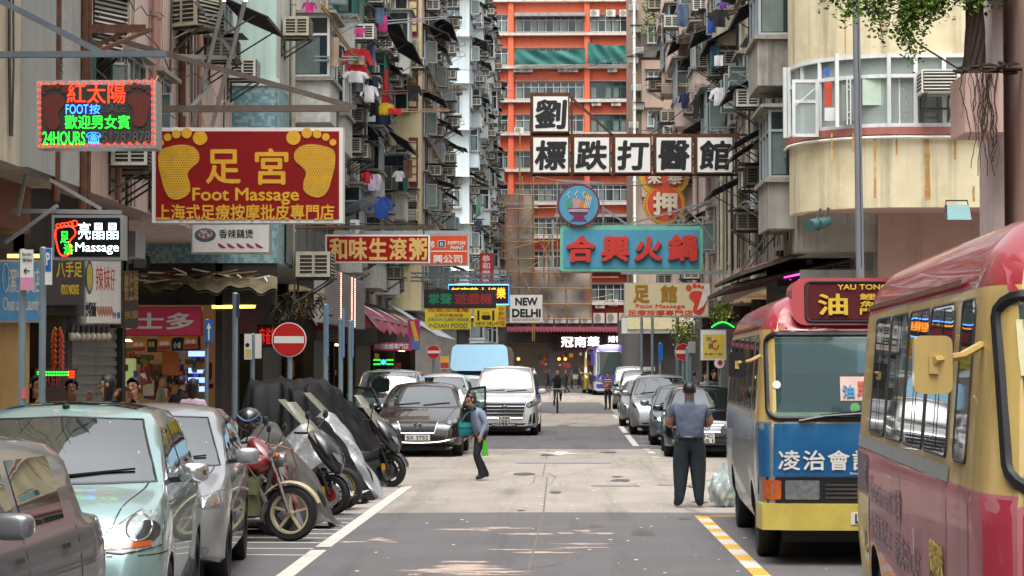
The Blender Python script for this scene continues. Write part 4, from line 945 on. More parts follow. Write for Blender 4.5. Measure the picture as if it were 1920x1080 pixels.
poly3(b, disc(1080, 381, 10), f, 1, .017, .01); poly3(b, disc(1068, 382, 7, 9), f, 2, .019, .01); poly3(b, disc(1094, 383, 8, 7), f, 3, .019, .01); poly3(b, [(1096, 362), (1108, 365), (1107, 374), (1096, 374)], f, 3, .02, .01)
for i in range(4): poly3(b, [(1100 + i * 3, 366 + i), (1101.2 + i * 3, 366 + i), (1096 + i * 3, 390), (1095 + i * 3, 390)], f, 4, .024, .01)
for x in (1066, 1080, 1094): b.tube([f(x + 2 * sin(i * 1.3), 372 - i * 2) + f.n * .03 for i in range(8)], .012, 4, 4)
for i in range(9): b.tube([f(1068 + i * 4.2 + 1.4 * cos(a), 395 + 2.6 * sin(a)) + f.n * .03 for a in [2 * pi * k / 8 for k in range(8)]], .01, 4, 4, closed=True)
b.build('bowl_picture', M5, hb)
b = MB(); b.bar(P(1044, 338, 68.1), P(1130, 343, 68.1), .05); b.bar(P(1045, 338, 68.1), P(1044, 420, 68.1), .04); b.bar(P(1130, 343, 68.1), P(1131, 424, 68.1), .04); b.build('support_frame', M_steel, hb)
# 20 pawn sign
pw = T('pawn_sign', 'red and yellow pawnshop sign of a fan shape joined to a disc', 'sign', P(1246, 420, 80)); f = flat(80)
M_pwr = mat('faded vermilion', 'c4462f', .5, 0, .08, 2); M_pwy = mat('ochre yellow', 'c99a2c', .5, 0, .1, 4); M_pwl = mat('cream lettering', 'd2c6ae', .5)
bat = [(1198, 322), (1294, 322), (1290, 345), (1280, 358), (1212, 358), (1202, 345)]
b = MB(); poly3(b, disc(1246, 382, 39, n=40), f, 0, 0, .3); poly3(b, bat, f, 0, -.003, .29); b.build('rim', M_pwy, pw)
b = MB(); poly3(b, disc(1246, 382, 32, n=40), f, 0, .02, .03); poly3(b, [(1206, 320), (1286, 320), (1280, 345), (1268, 352), (1224, 352), (1212, 345)], f, 0, .015, .03); b.build('face', M_pwr, pw)
letters(pw, M_pwl, [('押', (1224, 360, 1270, 404)), ('來', (1214, 318, 1240, 346)), ('泰', (1252, 318, 1280, 346))], f=f, bold=.045, ext=.06, off=.03)
b = MB()
for i in range(40):
    a = 2 * pi * i / 40; cx, cy = 1246 + 35.5 * cos(a), 382 + 35.5 * sin(a)
    b.tube([f(cx - 2 * sin(a), cy + 2 * cos(a)) + f.n * .01, f(cx + 1.4 * cos(a), cy + 1.4 * sin(a)) + f.n * .01], .018, 4)
b.build('key_pattern', M_pwr, pw)
b = MB(); b.bar(P(1200, 300, 80.2), P(1320, 300, 80.2), .1); b.bar(P(1290, 340, 80.2), P(1330, 330, 80.2), .08); b.build('support_frame', M_dsteel, pw)
# 21 cream foot massage sign
M_crm = mat('cream sign', 'c3b690', .5, 0, .05, 2, streak=.1)
t, f = sign('foot_massage_sign', 'cream signboard with brown characters and a red footprint hanging from the right', (1170, 530, 1329, 595), 60, M_crm, M_alu, .2, .03, hang=512, wall=5, beam=M_steel)
letters(t, mat('brown gold lettering', '8f6a14', .5), [('足', (1187, 534, 1218, 568)), ('館', (1238, 534, 1270, 568))], f=f, bold=.05)
letters(t, M_hr, [('Foot Massage', (1192, 570, 1284, 580)), ('足療按摩專門店', (1177, 581, 1299, 592))], 'red_lettering', f, bold=.02)
b = MB(); foot(b, 1292, 534, 32, 56, f, 0, True); b.build('footprint', M_hr, t)
b = MB(); poly3(b, [(1321, 536), (1330, 530), (1332, 552), (1318, 575), (1307, 582), (1314, 560)], f, 0, .04, .01); b.build('torn_banner', mat('torn white cloth', 'c6bcb4', .8), t)
# small right signs
t, f = sign('restaurant_sign', 'yellow panel sign with dark brush characters on a post beside the minibus', (1313, 618, 1362, 676), 56, M_swhite, M_alu, .15, .02)
b = MB(); rect3(b, (1318, 627, 1359, 672), f, 0, .016, .01); b.build('yellow_panel', mat('soft yellow panel', 'c6ae4a', .5), t)
letters(t, mat('grey blue lettering', '3c4659', .5), [('尚', (1325, 631, 1334, 641)), ('鮮', (1328, 643, 1336, 655)), ('魚蛋小館', (1320, 662, 1354, 666))], f=f, bold=.02)
b = MB(); b.tube([f(1341 + 6 * cos(a), 646 + 8 * sin(a)) + f.n * .02 for a in [2 * pi * k / 16 for k in range(14)]], .018, 5); b.build('shrimp_emblem', mat('red lettering', 'b03426', .5), t)
b = MB(); p = P(1327, 676, 56.1); q = P(1352, 676, 56.1)
for x in (p, q): b.cyl((x.x, x.y, .13), x, .03, 8)
b.build('post', M_steel, t)
t = T('round_sign', 'small white round sign with a red centre beside the minibus mirror', 'sign', P(1349, 690, 52)); f = flat(52)
b = MB(); poly3(b, disc(1349, 681, 9.5), f, 0, 0, .08); b.build('face', M_swhite, t); b = MB(); poly3(b, disc(1350, 680, 5), f, 0, .01, .01); poly3(b, disc(1350, 680, 2), f, 1, .02, .01); b.build('emblem', [M_hr, M_sblk], t); b = MB(); b.cyl(P(1349, 681, 52.1), G(1349, 838), .02); b.build('post', M_steel, t)
t = T('neon_sign', 'pink neon tubes glowing under the right hand canopies', 'sign', P(1505, 545, 47)); b = MB()
for i in range(6): b.tube([P(1482 + i * 8, 524 + (i % 2) * 3, 47), P(1478 + i * 8, 552, 47)], .012, 5)
b.tube([P(1470, 520, 47), P(1500, 514, 47), P(1530, 520, 47)], .02, 5); b.build('tubes', em('pink neon', 'ff3ab8', 2.2), t)
t = T('led_arch', 'green LED arch over a dark sign beside the plants on the right', 'sign', P(1350, 618, 58)); b = MB()
for i in range(14): b.ball(P(1335 + i * 3.1, 613 - 9 * sin(pi * i / 13), 58), .022, 6, 0, 4)
b.build('lights', E_green, t); b = MB(); rect3(b, (1336, 606, 1376, 617), flat(58.1), 0, 0, .05); b.build('board', mat('navy board', '1c2450', .6), t)
# ---------------------------------------------------------------- street level on the left
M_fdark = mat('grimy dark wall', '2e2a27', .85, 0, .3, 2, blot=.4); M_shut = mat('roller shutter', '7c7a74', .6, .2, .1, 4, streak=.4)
def shop(label, y0, y1, X, s, kind, fasc, rd, zt=4.2, lit=None):
    t = T('shopfront', label, 'shop', (X, (y0 + y1) / 2, 0)); xb = X + s * 3; xs = lambda a, b: sorted((a, b))
    a, b_ = xs(X, X + s * .25)
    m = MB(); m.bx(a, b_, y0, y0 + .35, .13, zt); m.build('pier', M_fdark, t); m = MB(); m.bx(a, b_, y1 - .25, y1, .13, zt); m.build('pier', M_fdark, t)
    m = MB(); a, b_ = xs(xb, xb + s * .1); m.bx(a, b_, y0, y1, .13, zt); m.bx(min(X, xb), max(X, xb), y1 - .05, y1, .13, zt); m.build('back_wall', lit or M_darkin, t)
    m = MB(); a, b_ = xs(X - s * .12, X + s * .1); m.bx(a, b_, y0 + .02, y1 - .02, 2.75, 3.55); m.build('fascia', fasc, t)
    if kind == 'shutter':
        m = MB(); n = 34; a, b_ = X + s * .1, X + s * .13
        for i in range(n): z = .15 + i * 2.6 / n; m.bx(*xs(a + (.02 * s if i % 2 else 0), b_ + .02 * s), y0 + .35, y1 - .25, z, z + 2.6 / n)
        m.build('shutter', M_shut, t)
    else:
        m = MB()
        for i in range(26): m.box((X + s * rd.uniform(.3, 2.6), rd.uniform(y0 + .4, y1 - .4), rd.uniform(.3, 2.6)), (rd.uniform(.15, .6), rd.uniform(.15, .6), rd.uniform(.1, .5)), rd.randint(0, 4))
        m.build('goods', GOODS, t)
        m = MB(); m.bx(*xs(X + s * .5, X + s * .6), y0 + .6, y1 - .6, 2.68, 2.74); m.build('lamp', em('shop lamp', 'ffdca0', 5), t)
    return t
GOODS = [mat('goods red', '8a2a22', .6), mat('goods tan', '9a7a50', .7), mat('goods blue', '3a5a86', .6), mat('goods cream', 'b9ac90', .7), mat('goods green', '4a6b3a', .6)]
rd = random.Random(5)
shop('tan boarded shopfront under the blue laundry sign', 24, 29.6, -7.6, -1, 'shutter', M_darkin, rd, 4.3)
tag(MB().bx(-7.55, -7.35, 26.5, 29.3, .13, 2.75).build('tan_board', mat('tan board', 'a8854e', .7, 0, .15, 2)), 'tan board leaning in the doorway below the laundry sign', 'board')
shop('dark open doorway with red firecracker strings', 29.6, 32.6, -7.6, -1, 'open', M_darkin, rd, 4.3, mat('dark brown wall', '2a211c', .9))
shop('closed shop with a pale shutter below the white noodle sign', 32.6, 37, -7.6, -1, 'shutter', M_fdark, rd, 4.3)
# corner store facing the camera
st = T('corner_store', 'lit corner store full of goods beneath the pink sign', 'shop', (-8.5, 46, 0)); f = flat(45.9)
MB().bx(-11, -7.4, 48.4, 48.5, .13, 4.2).build('back_wall', em('glowing store back wall', '6b4a2c', .25), st)  # faint glow put into the wall as the store's inner light
MB().bx(-7.5, -7.35, 46.0, 48.5, .13, 4.2).build('side_wall', M_fdark, st); MB().bx(-13, -6.2, 46.0, 46.3, 3.3, 4.19).build('lintel', M_fdark, st)
m = MB(); rd = random.Random(9)
for i in range(150):
    p = P(rd.uniform(222, 392), rd.uniform(664, 745), 46.2 + rd.random() * 1.8); s = rd.uniform(.06, .22); m.box(p, (s * rd.uniform(.6, 1.4), .12, s * rd.uniform(.7, 1.6)), rd.randint(0, 4))
m.build('goods', GOODS, st)
m = MB()
for y in (668, 700, 718, 735): rect3(m, (344, y - 10, 376, y), f, 0, -.6, .05)
m.build('lit_shelf', em('blue white shelf light', '7f9cff', 1.2), st)
m = MB(); rect3(m, (219, 672, 245, 725), f, 0, -.3, .3); m.build('drinks_fridge', em('fridge glow', '8a9660', .35), st)
m = MB(); rect3(m, (300, 660, 331, 704), f, 0, -.25, .1); m.build('orange_board', mat('orange board', 'a85a24', .7), st)
m = MB(); rect3(m, (225, 636, 243, 640), f, 0, -.3, .1); m.build('lamp', em('shop lamp', 'ffdca0', 5), st)
pa = T('patio_umbrella', 'folded red and white umbrella leaning in the corner store', 'umbrella', P(268, 745, 45.9)); m = MB()
a, b_ = P(263, 690, 45.8), P(272, 722, 45.8); m.tube([a, a.lerp(b_, .5), b_], [.02, .12, .17], 10); m.build('canopy', GOODS[0], pa); m = MB(); m.tube([a.lerp(b_, .3) + Vector((.03, -.06, 0)), b_ + Vector((.03, -.04, 0))], [.06, .1], 8); m.build('white_panel', M_swhite, pa)
bn = T('banner', 'string of yellow and red snack posters hung across the corner store', 'banner', P(300, 660, 45.6)); f = flat(45.6)
for i, (x, y) in enumerate(((220, 648), (260, 647), (308, 645), (357, 641))):
    m = MB(); poly3(m, [(x - 16, y - 9), (x - 12, y - 14), (x + 12, y - 15), (x + 17, y - 10), (x + 13, y - 8), (x + 13, y + 12), (x - 13, y + 13), (x - 12, y - 7)], f, 0, 0, .02)
    o = m.build('poster', mat('poster yellow', 'd08a1c', .5), bn); m = MB(); poly3(m, [(x - 12, y + 5), (x + 12, y + 3), (x + 12, y + 11), (x - 12, y + 12)], f, 0, .006, .004); poly3(m, disc(x - 4, y - 1, 5, 4, 10), f, 1, .006, .004); poly3(m, disc(x + 5, y - 1, 4, 4, 10), f, 1, .006, .004); m.build('print', [GOODS[0], M_swhite], o)
m = MB(); poly3(m, [(275, 636), (375, 630), (376, 656), (276, 661)], f, 0, -.03, .01); m.build('backing_strip', M_black, bn)
letters(bn, M_yl, [('快樂', (278, 640, 290, 651))], f=f, bold=.03); letters(bn, M_swhite, [('小食', (325, 641, 340, 653))], 'white_lettering', f, bold=.02)
# firecrackers, globe lamps, led board, floodlight
fc = T('firecracker_string', 'hanging string of red firecrackers in the dark doorway', 'decoration', P(108, 690, 29.5)); m = MB(); g = MB()
for i in range(7):
    for s in (-1, 1):
        a = P(108 + s * 4, 617 + i * 10.5, 29.5); b_ = P(108 + s * 10, 632 + i * 10.5, 29.5)
        if i == 0: b_ = P(108 + s * 9, 634, 29.5)
        m.cyl(a, b_, .025, 8); g.cyl(a + Vector((0, 0, .01)), a + (a - b_) * .12, .026, 8)
m.build('firecracker', mat('firecracker red', 'b02a1c', .4), fc); g.build('gold_cap', M_gold, fc)
for i in range(8):
    p = P(134 + i * 9.6, 631, 32.6 + i * .22); t = T('globe_lamp', 'round white globe lamp in the row under the noodle sign', 'lamp', p, group='globe lamps under the noodle sign')
    MB().ball(p, .068, 14).build('globe', mat('opal globe', 'b5ab97', .3), t, smooth=True); MB().cyl(p + Vector((0, 0, .06)), p + Vector((0, 0, .16)), .03, 8).build('cap', M_dsteel, t)
pl = plane(66, 29.6, 143, 30.2); f = pl
t = T('led_board', 'small LED board with green and red edge lights behind the smokers', 'sign', f(105, 745)); m = MB(); rect3(m, (66, 691, 143, 760), f, 0, 0, .12); m.build('board', mat('dark red board', '321310', .5), t)
m = MB(); dots(m, [(70 + i * 5, 698 + j * 5) for i in range(12) for j in (0, 1)], f, 1.6, 0); dots(m, [(135, 716 + k * 4) for k in range(2)], f, 1.6, 0); m.build('green_lights', E_green, t)
m = MB(); dots(m, [(129 + i * 4, 697 + j * 5) for i in range(3) for j in range(6)], f, 1.6, 0); m.build('red_lights', E_red, t)
letters(t, mat('dim red characters', '8c2226', .5), [('REP', (84, 703, 112, 722))], f=f, bold=.02)
fl = T('floodlight', 'black floodlight on the edge of the mosaic wall', 'lamp', P(262, 505, 44)); m = MB(); rect3(m, (248, 480, 278, 505), flat(44), 0, 0, .25); m.build('housing', M_black, fl); m = MB(); rect3(m, (251, 484, 275, 502), flat(44), 0, .01, .02); m.build('lens', mat('floodlight lens', '6c7264', .3), fl); m = MB(); m.tube([P(250, 492, 44.1), P(252, 476, 44.1), P(275, 476, 44.1), P(277, 492, 44.1)], .02, 5); m.bar(P(230, 474, 44.2), P(276, 476, 44.2), .04); m.build('bracket', M_dsteel, fl)
# second floor clutter: mezzanine coloured dark for grime and overhang shade, canopies of junk
mz = T('mezzanine', 'grimy and shade-coloured dark mezzanine wall with hanging cables behind the small massage sign', 'building', (-8, 33, 3)); MB().bx(-12, -7.6, 28, 37.2, 3.55, 4.6).build('wall', M_fdark, mz)
m = MB(); m.bx(-7.3, -6.9, 24, 27.5, 3.7, 4.3); m.build('panel', mat('rust brown panel', '6b3d20', .7, 0, .2, 3), mz); m = MB(); m.bx(-8.4, -7.5, 37.3, 38.2, 3.9, 4.35); m.build('concrete_block', M_gconc, mz)
cp = T('junk_canopy', 'sagging canvas canopy heaped with old boards and sticks over the side lane', 'canopy', P(390, 556, 45)); rd = random.Random(13)
def cfn(u, v): p = P(258 + 262 * u, 520 + 22 * v, 46 - 1.2 * v); return p + Vector((0, 0, .06 * sin(u * 17 + v * 2) * v + .04 * sin(u * 41)))
m = MB(); m.grid(cfn, 50, 5); m.add([v - Vector((0, 0, .05)) for v in m.v], [tuple(reversed(f_)) for f_ in m.f]); m.build('canvas', mat('dirty canvas', '6d6148', .9, 0, .3, 3, blot=.5), cp, smooth=True)
m = MB()
for i in range(40): a = P(rd.uniform(255, 500), rd.uniform(512, 532), 45 + rd.random()); m.bar(a, a + Vector((rd.uniform(-1, 1), rd.uniform(-.5, .5), rd.uniform(-.15, .15))), .03, .03, rd.randint(0, 2))
m.build('sticks', [mat('old timber', '7a6040', .8), M_white, M_rust], cp)
jk = T('cable_tangle', 'tangle of old cables and bamboo ends hanging under the grey LED panel', 'junk', P(560, 600, 49)); m = MB()
for i in range(90):
    a = P(rd.uniform(515, 606), rd.uniform(548, 575), 48.5 + rd.random()); pts = [a]
    for k in range(5): pts.append(pts[-1] + Vector((rd.uniform(-.12, .12), rd.uniform(-.1, .1), rd.uniform(-.16, .03))))
    m.tube(pts, rd.uniform(.008, .022), 5, rd.randint(0, 3))
m.build('cables', [M_black, mat('old timber', '7a6040', .8), mat('bone rags', 'a39a80', .9), M_rust], jk)
# side wall units of the mosaic building, lower floor
ws = T('corrugated_hoarding', 'grey corrugated sheet wall beside the white chilli sign', 'wall', P(560, 520, 49)); m = MB()
m.grid(lambda u, v: Vector((-6.1 + .03 * sin(u * 90), 47 + 11 * u, 4.25 + (1.35 - .1 * u) * v)), 180, 1); m.build('sheet', mat('grey corrugated sheet', '6b6f6c', .6, .2, .15, 2, streak=.5), ws); m = MB(); m.bx(-6.14, -6.0, 46.9, 58, 5.55, 5.68); m.build('edging', mat('ochre edging', '9a7434', .7, streak=.4), ws)
p = P(575, 530, 47.5); place(ACS[2], (-6.05, 48.2, 3.95), 0, 'window air conditioner on the grey corrugated sheet wall', 'air conditioners of the corrugated wall', 1.35)
pl = plane(608, 50.5, 684, 61); f = pl
t = T('led_display', 'grey louvred LED panel hung parallel to the street beside a no entry sign', 'sign', f(645, 600)); m = MB(); q = [f(608, 604), f(684, 612), f(684, 545), f(608, 498)]; q = [f(608, 604), f(684, 0)]; z0, z1 = f(608, 604).z, f(608, 498).z
a, b_ = f(608, 600), f(684, 600); m.prism([(a.x, a.y, z0), (b_.x, b_.y, z0), (b_.x, b_.y, z1), (a.x, a.y, z1)], -f.n * .25); m.build('board', mat('grey led panel', 'a5a5a2', .6, .1, .05, 4), t)
m = MB(); 
for i in range(30): z = z0 + (z1 - z0) * i / 30; m.prism([Vector((a.x, a.y, z)) + f.n * .01, Vector((b_.x, b_.y, z)) + f.n * .01, Vector((b_.x, b_.y, z + .02)) + f.n * .01, Vector((a.x, a.y, z + .02)) + f.n * .01], -f.n * .01)
m.build('louvre', M_alu, t); m = MB()
for u in (.35, .62, .7):
    c = a.lerp(b_, u)
    for i in range(24): m.ball(Vector((c.x, c.y, z0 + (z1 - z0) * (i + .5) / 24)) + f.n * .02, .018, 5, 0, 3)
m.build('lights', em('pink leds', 'ffb0a0', 2), t)
M_maw = mat('faded maroon canvas', '8a3a4a', .8, 0, .15, 1.5, blot=.5, blotcol='a38a80', streak=.4)
rd = random.Random(15)
for i, (y0, y1, kind) in enumerate(((48.6, 53, 'open'), (53, 58, 'shutter'), (58, 64, 'open'), (64, 70, 'shutter'), (70, 77, 'open'), (77, 85, 'shutter'), (85, 95, 'open'), (95, 109, 'open'))):
    fm = [mat('fascia brown', '4a3020', .6), mat('fascia dark red', '5a1a1a', .6), mat('fascia green', '24402c', .6), M_fdark][(i + 1) % 4]
    shop(('dim open', 'shuttered', 'lit open', 'grey shuttered', 'busy open', 'dark shuttered', 'bright open', 'far open')[i] + ' shopfront with a ' + ('brown', 'dark red', 'green', 'black')[(i + 1) % 4] + ' fascia on the left pavement', y0, y1, -7.5, -1, kind, fm, rd)
aw = T('shop_awning', 'faded maroon canvas awning with a scalloped edge over the left pavement', 'awning', (-5.6, 70, 3)); m = MB()
def afn(u, v):
    y = 62 + 18 * u; return Vector((-7.3 + 1.9 * v, y, 4.15 - .9 * v ** 1.6 + .05 * sin(u * 40) * v - (.25 * max(0, v - .9) * 10 * (.7 + .3 * abs(sin(u * 30))))))
m.grid(afn, 80, 12); m.add([v - Vector((0, 0, .03)) for v in m.v], [tuple(reversed(f_)) for f_ in m.f])
m.prism([afn(0, v / 8) for v in range(9)] + [Vector((-7.3, 62, 3.0))], (0, .03, 0)); m.build('canvas', M_maw, aw, smooth=True); m = MB()
for u in (0, .33, .66, 1): m.tube([afn(u, v / 6) + Vector((0, -.03, .02)) for v in range(7)], .025, 5)
m.tube([afn(0, .9) + Vector((0, -.05, 0)), afn(1, .9)], .025, 5); m.build('frame', M_steel, aw)
f = flat(66); t = T('shop_sign', 'pink shop sign with white characters below the maroon awning', 'sign', P(735, 660, 66)); m = MB(); rect3(m, (698, 642, 772, 658), f, 0, 0, .1); m.build('face', mat('magenta sign', 'a3285e', .5), t); letters(t, M_swhite, [('瞬間動感專門店', (702, 644, 766, 655))], f=f, bold=.03)
f = flat(72); t = T('beer_banner', 'pink upright banner with a tilted yellow glass beside the maroon awning', 'banner', P(777, 656, 72)); m = MB(); poly3(m, [(764, 600), (787, 598), (787, 656), (768, 656)], f, 0, 0, .03); m.build('cloth', mat('magenta sign', 'a3285e', .5), t); m = MB(); poly3(m, [(769, 603), (776, 601), (786, 638), (778, 641)], f, 0, .01, .01); poly3(m, [(770, 630), (786, 640), (786, 655), (771, 655)], f, 1, .008, .006); m.build('picture', [mat('beer yellow', 'd0a238', .4), mat('blue cloth', '4a6fae', .6)], t)
aw = T('striped_awning', 'blue and white striped awning beyond the pink banner', 'awning', (-4.9, 88, 3)); m = MB()
for i in range(14): m.grid(lambda u, v: Vector((-6.6 + 1.9 * v, 80 + (i + u) * 1.0, 4.3 - 1.2 * v)), 1, 1, i % 2)
m.add([v - Vector((0, 0, .03)) for v in m.v], [tuple(reversed(f_)) for f_ in m.f], 1); m.build('canvas', [mat('grey blue stripe', '7f97a8', .7), M_swhite], aw)
t, f = sign('poster_sign', 'orange and red snack poster on a post near the far no entry sign', (825, 668, 842, 692), 66, mat('poster yellow', 'd08a1c', .5), M_alu, .06, .02); m = MB(); rect3(m, (826, 680, 841, 690), f, 0, .014, .004); m.build('print', GOODS[0], t); m = MB(); m.cyl(P(833, 692, 66.1), G(833, 805), .03); m.build('post', M_steel, t)
f = flat(70); t = T('led_sign', 'small blue and green lit sign hanging by the left shops', 'sign', P(720, 690, 70)); m = MB(); rect3(m, (700, 673, 738, 685), f, 0, 0, .08); m.build('board', M_black, t); m = MB(); poly3(m, disc(719, 679, 5), f, 0, .02, .01); m.build('blue_light', E_blue, t); m = MB(); dots(m, linepts((702, 675), (712, 675), 3) + linepts((702, 683), (712, 683), 3) + linepts((726, 675), (736, 675), 3) + linepts((726, 683), (736, 683), 3), f, 1.5); m.build('green_lights', E_green, t)
f = flat(50); t = T('red_led_sign', 'dim red character display above the shops by the pole', 'sign', P(503, 650, 50)); m = MB(); rect3(m, (482, 608, 522, 651), f, 0, 0, .1); m.build('board', mat('dark red board', '321310', .5), t); letters(t, em('dim red glow', 'c02018', .6), [('麻雀館', (486, 614, 519, 646))], f=f, bold=.0, vertical=False)
f = flat(44); t = T('tube_light', 'yellow fluorescent tube over the dark shop at the left poles', 'lamp', P(438, 577, 46)); m = MB(); m.cyl(P(398, 576, 46), P(478, 575, 46), .03, 8); m.build('tube', em('yellow tube', 'ffe25a', 2), t); m = MB(); m.bar(P(396, 572, 46.05), P(480, 571, 46.05), .06); m.build('fitting', M_white, t)
# ---------------------------------------------------------------- street poles and road signs
M_pole = mat('grey blue pole paint', '73848b', .45, .1, .12, 4, streak=.2); M_sred = mat('traffic red', 'b01a14', .4, 0, .05, 3); M_sblu = mat('traffic blue', '1c63a8', .4)
def pole(label, px, pt, Y, r=.05, cat='pole', name='sign_pole'):
    p = P(px, pt, Y); t = T(name, label, cat, (p.x, p.y, .13)); m = MB(); m.cyl((p.x, p.y, .13), p, r, 12); m.ball(p, (r * 1.05, r * 1.05, r * .6), 10, 0, 4); m.build('post', M_pole, t, smooth=True); return t
def plate(t, rect, Y, m, back=True):
    f = flat(Y); b = MB(); rect3(b, rect, f, 0, 0, .025); return b.build('plate', m, t), f
t = pole('leftmost grey street pole with a white and pink notice plate', 43, 470, 19, .034); _, f = plate(t, (38, 468, 62, 544), 18.9, M_swhite); letters(t, M_sblk, [('Pay here', (42, 474, 59, 480)), ('Valid Permit', (42, 484, 60, 490)), ('←', (44, 502, 56, 513))], f=f, bold=.01, ext=.002, off=.004); m = MB(); rect3(m, (38, 520, 62, 544), f, 0, .003, .003); m.build('pink_notice', mat('pink notice', 'c884a4', .5), t); m = MB(); p = P(43, 748, 19); m.cyl(p, (p.x, p.y, p.z + .1), .0365, 12); m.build('tape', mat('red white tape', 'c46a66', .5), t)
t = pole('grey street pole carrying a blue parking plate', 81, 466, 20, .034); _, f = plate(t, (84, 465, 97, 534), 19.9, M_swhite); m = MB(); rect3(m, (85, 466, 96, 509), f, 0, .003, .003); m.build('blue_panel', M_sblu, t); letters(t, M_swhite, [('P', (87, 474, 94, 498))], f=f, bold=.03, ext=.002, off=.008)
t = pole('pole with a blue one way arrow plate by the corner store', 388, 600, 38, .035); _, f = plate(t, (384, 600, 399, 642), 37.9, M_sblu); m = MB(); poly3(m, [(390, 638), (390, 616), (387, 616), (391.5, 605), (396, 616), (393, 616), (393, 638)], f, 0, .004, .004); m.build('arrow', M_swhite, t)
t = pole('grey pole with a small dark plate beside the yellow tube light', 441, 551, 36, .05); plate(t, (443, 551, 449, 595), 35.9, mat('dark blue plate', '2c3550', .5))
t = pole('short pole with a white notice and yellow sticker', 474, 627, 38, .04); _, f = plate(t, (458, 626, 472, 674), 37.9, M_swhite); m = MB(); rect3(m, (460, 655, 471, 671), f, 0, .004, .004); m.build('yellow_sticker', mat('pale yellow sticker', 'c4b060', .5), t); m = MB(); poly3(m, disc(464, 647, 4), f, 0, .004, .004); m.build('black_ring', M_sblk, t); plate(t, (478, 626, 490, 672), 37.9, M_swhite)
for i, (px, pt, Y, pr) in enumerate(((611, 572, 46, (612, 570, 616, 670)), (639, 600, 47, (642, 578, 646, 670)), (657, 602, 47.5, (660, 600, 663, 670)))):
    t = pole(('left', 'middle', 'right')[i] + ' pole of the three in front of the grey LED panel', px, pt, Y, .055); plate(t, pr, Y - .1, mat('dull blue plate', '56779a', .5))
def noentry(label, cx, cy, R, Y, px, base):
    f = flat(Y); p = f(px, cy); t = T('no_entry_sign', label, 'road sign', (p.x, p.y, .13)); m = MB(); poly3(m, disc(cx, cy, R, n=36), f, 0, 0, .03); m.build('white_rim', M_swhite, t)
    m = MB(); poly3(m, disc(cx, cy, R * .95, n=36), f, 0, .006, .006); m.build('red_disc', M_sred, t); m = MB(); rect3(m, (cx - R * .86, cy - R * .2, cx + R * .86, cy + R * .2), f, 0, .012, .006); m.build('white_bar', M_swhite, t)
    m = MB(); m.cyl((p.x, p.y + .06, .13), (p.x, p.y + .06, f(px, cy - R).z), .045, 10); m.build('post', M_pole, t)
noentry('large round red no entry sign near the parked motorcycles', 542, 637, 32.5, 39, 543, 0)
noentry('small far no entry sign behind the silver van on the left', 813, 660, 13, 74, 813, 0)
noentry('no entry sign on the right pavement beyond the parked cars', 1281, 660, 16, 66, 1281, 0)
for i, (px, pt, Y, lb) in enumerate(((1238, 644, 84, 'short blue plated pole beyond the right no entry sign'), (1203, 594, 92, 'thin tall grey pole right of the coach'), (1223, 594, 88, 'pale tall grey pole beside the white canopy'), (1270, 594, 70, 'thick grey pole behind the right no entry sign'), (1295, 655, 62, 'grey pole with a dark box beside the right no entry sign'), (1289, 652, 64, 'thin pole in front of the right no entry sign'))):
    t = pole(lb, px, pt, Y, .06)
    if i == 0: plate(t, (1234, 644, 1243, 676), Y - .1, M_sblu)
    if i == 4: plate(t, (1290, 640, 1304, 662), Y - .1, M_gconc)
lp = T('lamp_post', 'tall grey lamp post rising in front of the yellow curved building', 'lamp post', (5.3, 36, .13)); p, q = P(1604, -60, 37), P(1613, 523, 37); m = MB(); m.tube([(q.x + .03, 37, .13), q, p], [.09, .072, .062], 14); m.build('post', mat('lamp post grey', '75777d', .5, .1, .06, 3), lp, smooth=True)
m = MB(); m.tube([P(1607 + (y + 60) * 9 / 583 + .6 * sin(y * .05), y, 36.92) for y in range(-60, 523, 40)], .006, 4); m.build('cable', M_black, lp)
# wires
wr = [((958, 142, 100), (1440, 5, 55)), ((860, 130, 120), (1190, 95, 130)), ((1000, 330, 57), (1440, 290, 55)), ((900, 165, 110), (1040, 135, 110)), ((1100, 290, 70), (1340, 150, 60)), ((640, 350, 60), (820, 430, 80)), ((1180, 240, 100), (1420, 170, 60))]
for i, (a, b_) in enumerate(wr):
    a, b_ = P(*a), P(*b_); m = MB(); m.tube([a.lerp(b_, k / 16) - Vector((0, 0, .5 * 4 * (k / 16) * (1 - k / 16))) for k in range(17)], .014, 5); tag(m.build('overhead_wire', M_black), 'thin dark overhead wire strung across the street between the facades', 'wire', 'overhead wires')
# bamboo scaffold with netting
sc = T('bamboo_scaffold', 'bamboo scaffold wrapped in brown netting before the orange block', 'scaffold', (-3.5, 180, 0)); M_bam = mat('bamboo', 'a9855a', .7, 0, .15, 3)
m = MB(); rd = random.Random(8)
for px, y0, y1 in [(918, 300, 640), (945, 370, 600), (975, 250, 600), (1001, 365, 640), (1000, 330, 640), (1030, 440, 600), (1060, 520, 600), (1108, 505, 600), (979, 330, 380), (1020, 420, 520), (1045, 430, 520)]: m.tube([P(px + rd.uniform(-2, 2), y1, 180), P(px, y0, 180)], .06, 5)
for y in (364, 395, 425, 455, 484, 511, 540, 570, 598): m.tube([P(915, y + rd.uniform(-2, 2), 179.8), P(1040 + (70 if y > 505 else rd.uniform(0, 20)), y + rd.uniform(-6, 4), 179.8)], .05, 5)
for a, b_ in (((928, 472), (1004, 384)), ((918, 415), (962, 434)), ((930, 475), (1020, 450)), ((915, 560), (1010, 490)), ((1005, 440), (1050, 520)), ((1110, 520), (1160, 520)), ((1110, 560), (1150, 552)), ((1010, 500), (1050, 400)), ((918, 395), (1000, 560)), ((1000, 395), (920, 560))): m.tube([P(*a, 179.6), P(*b_, 179.6)], .045, 5)
m.build('pole', M_bam, sc, smooth=True)
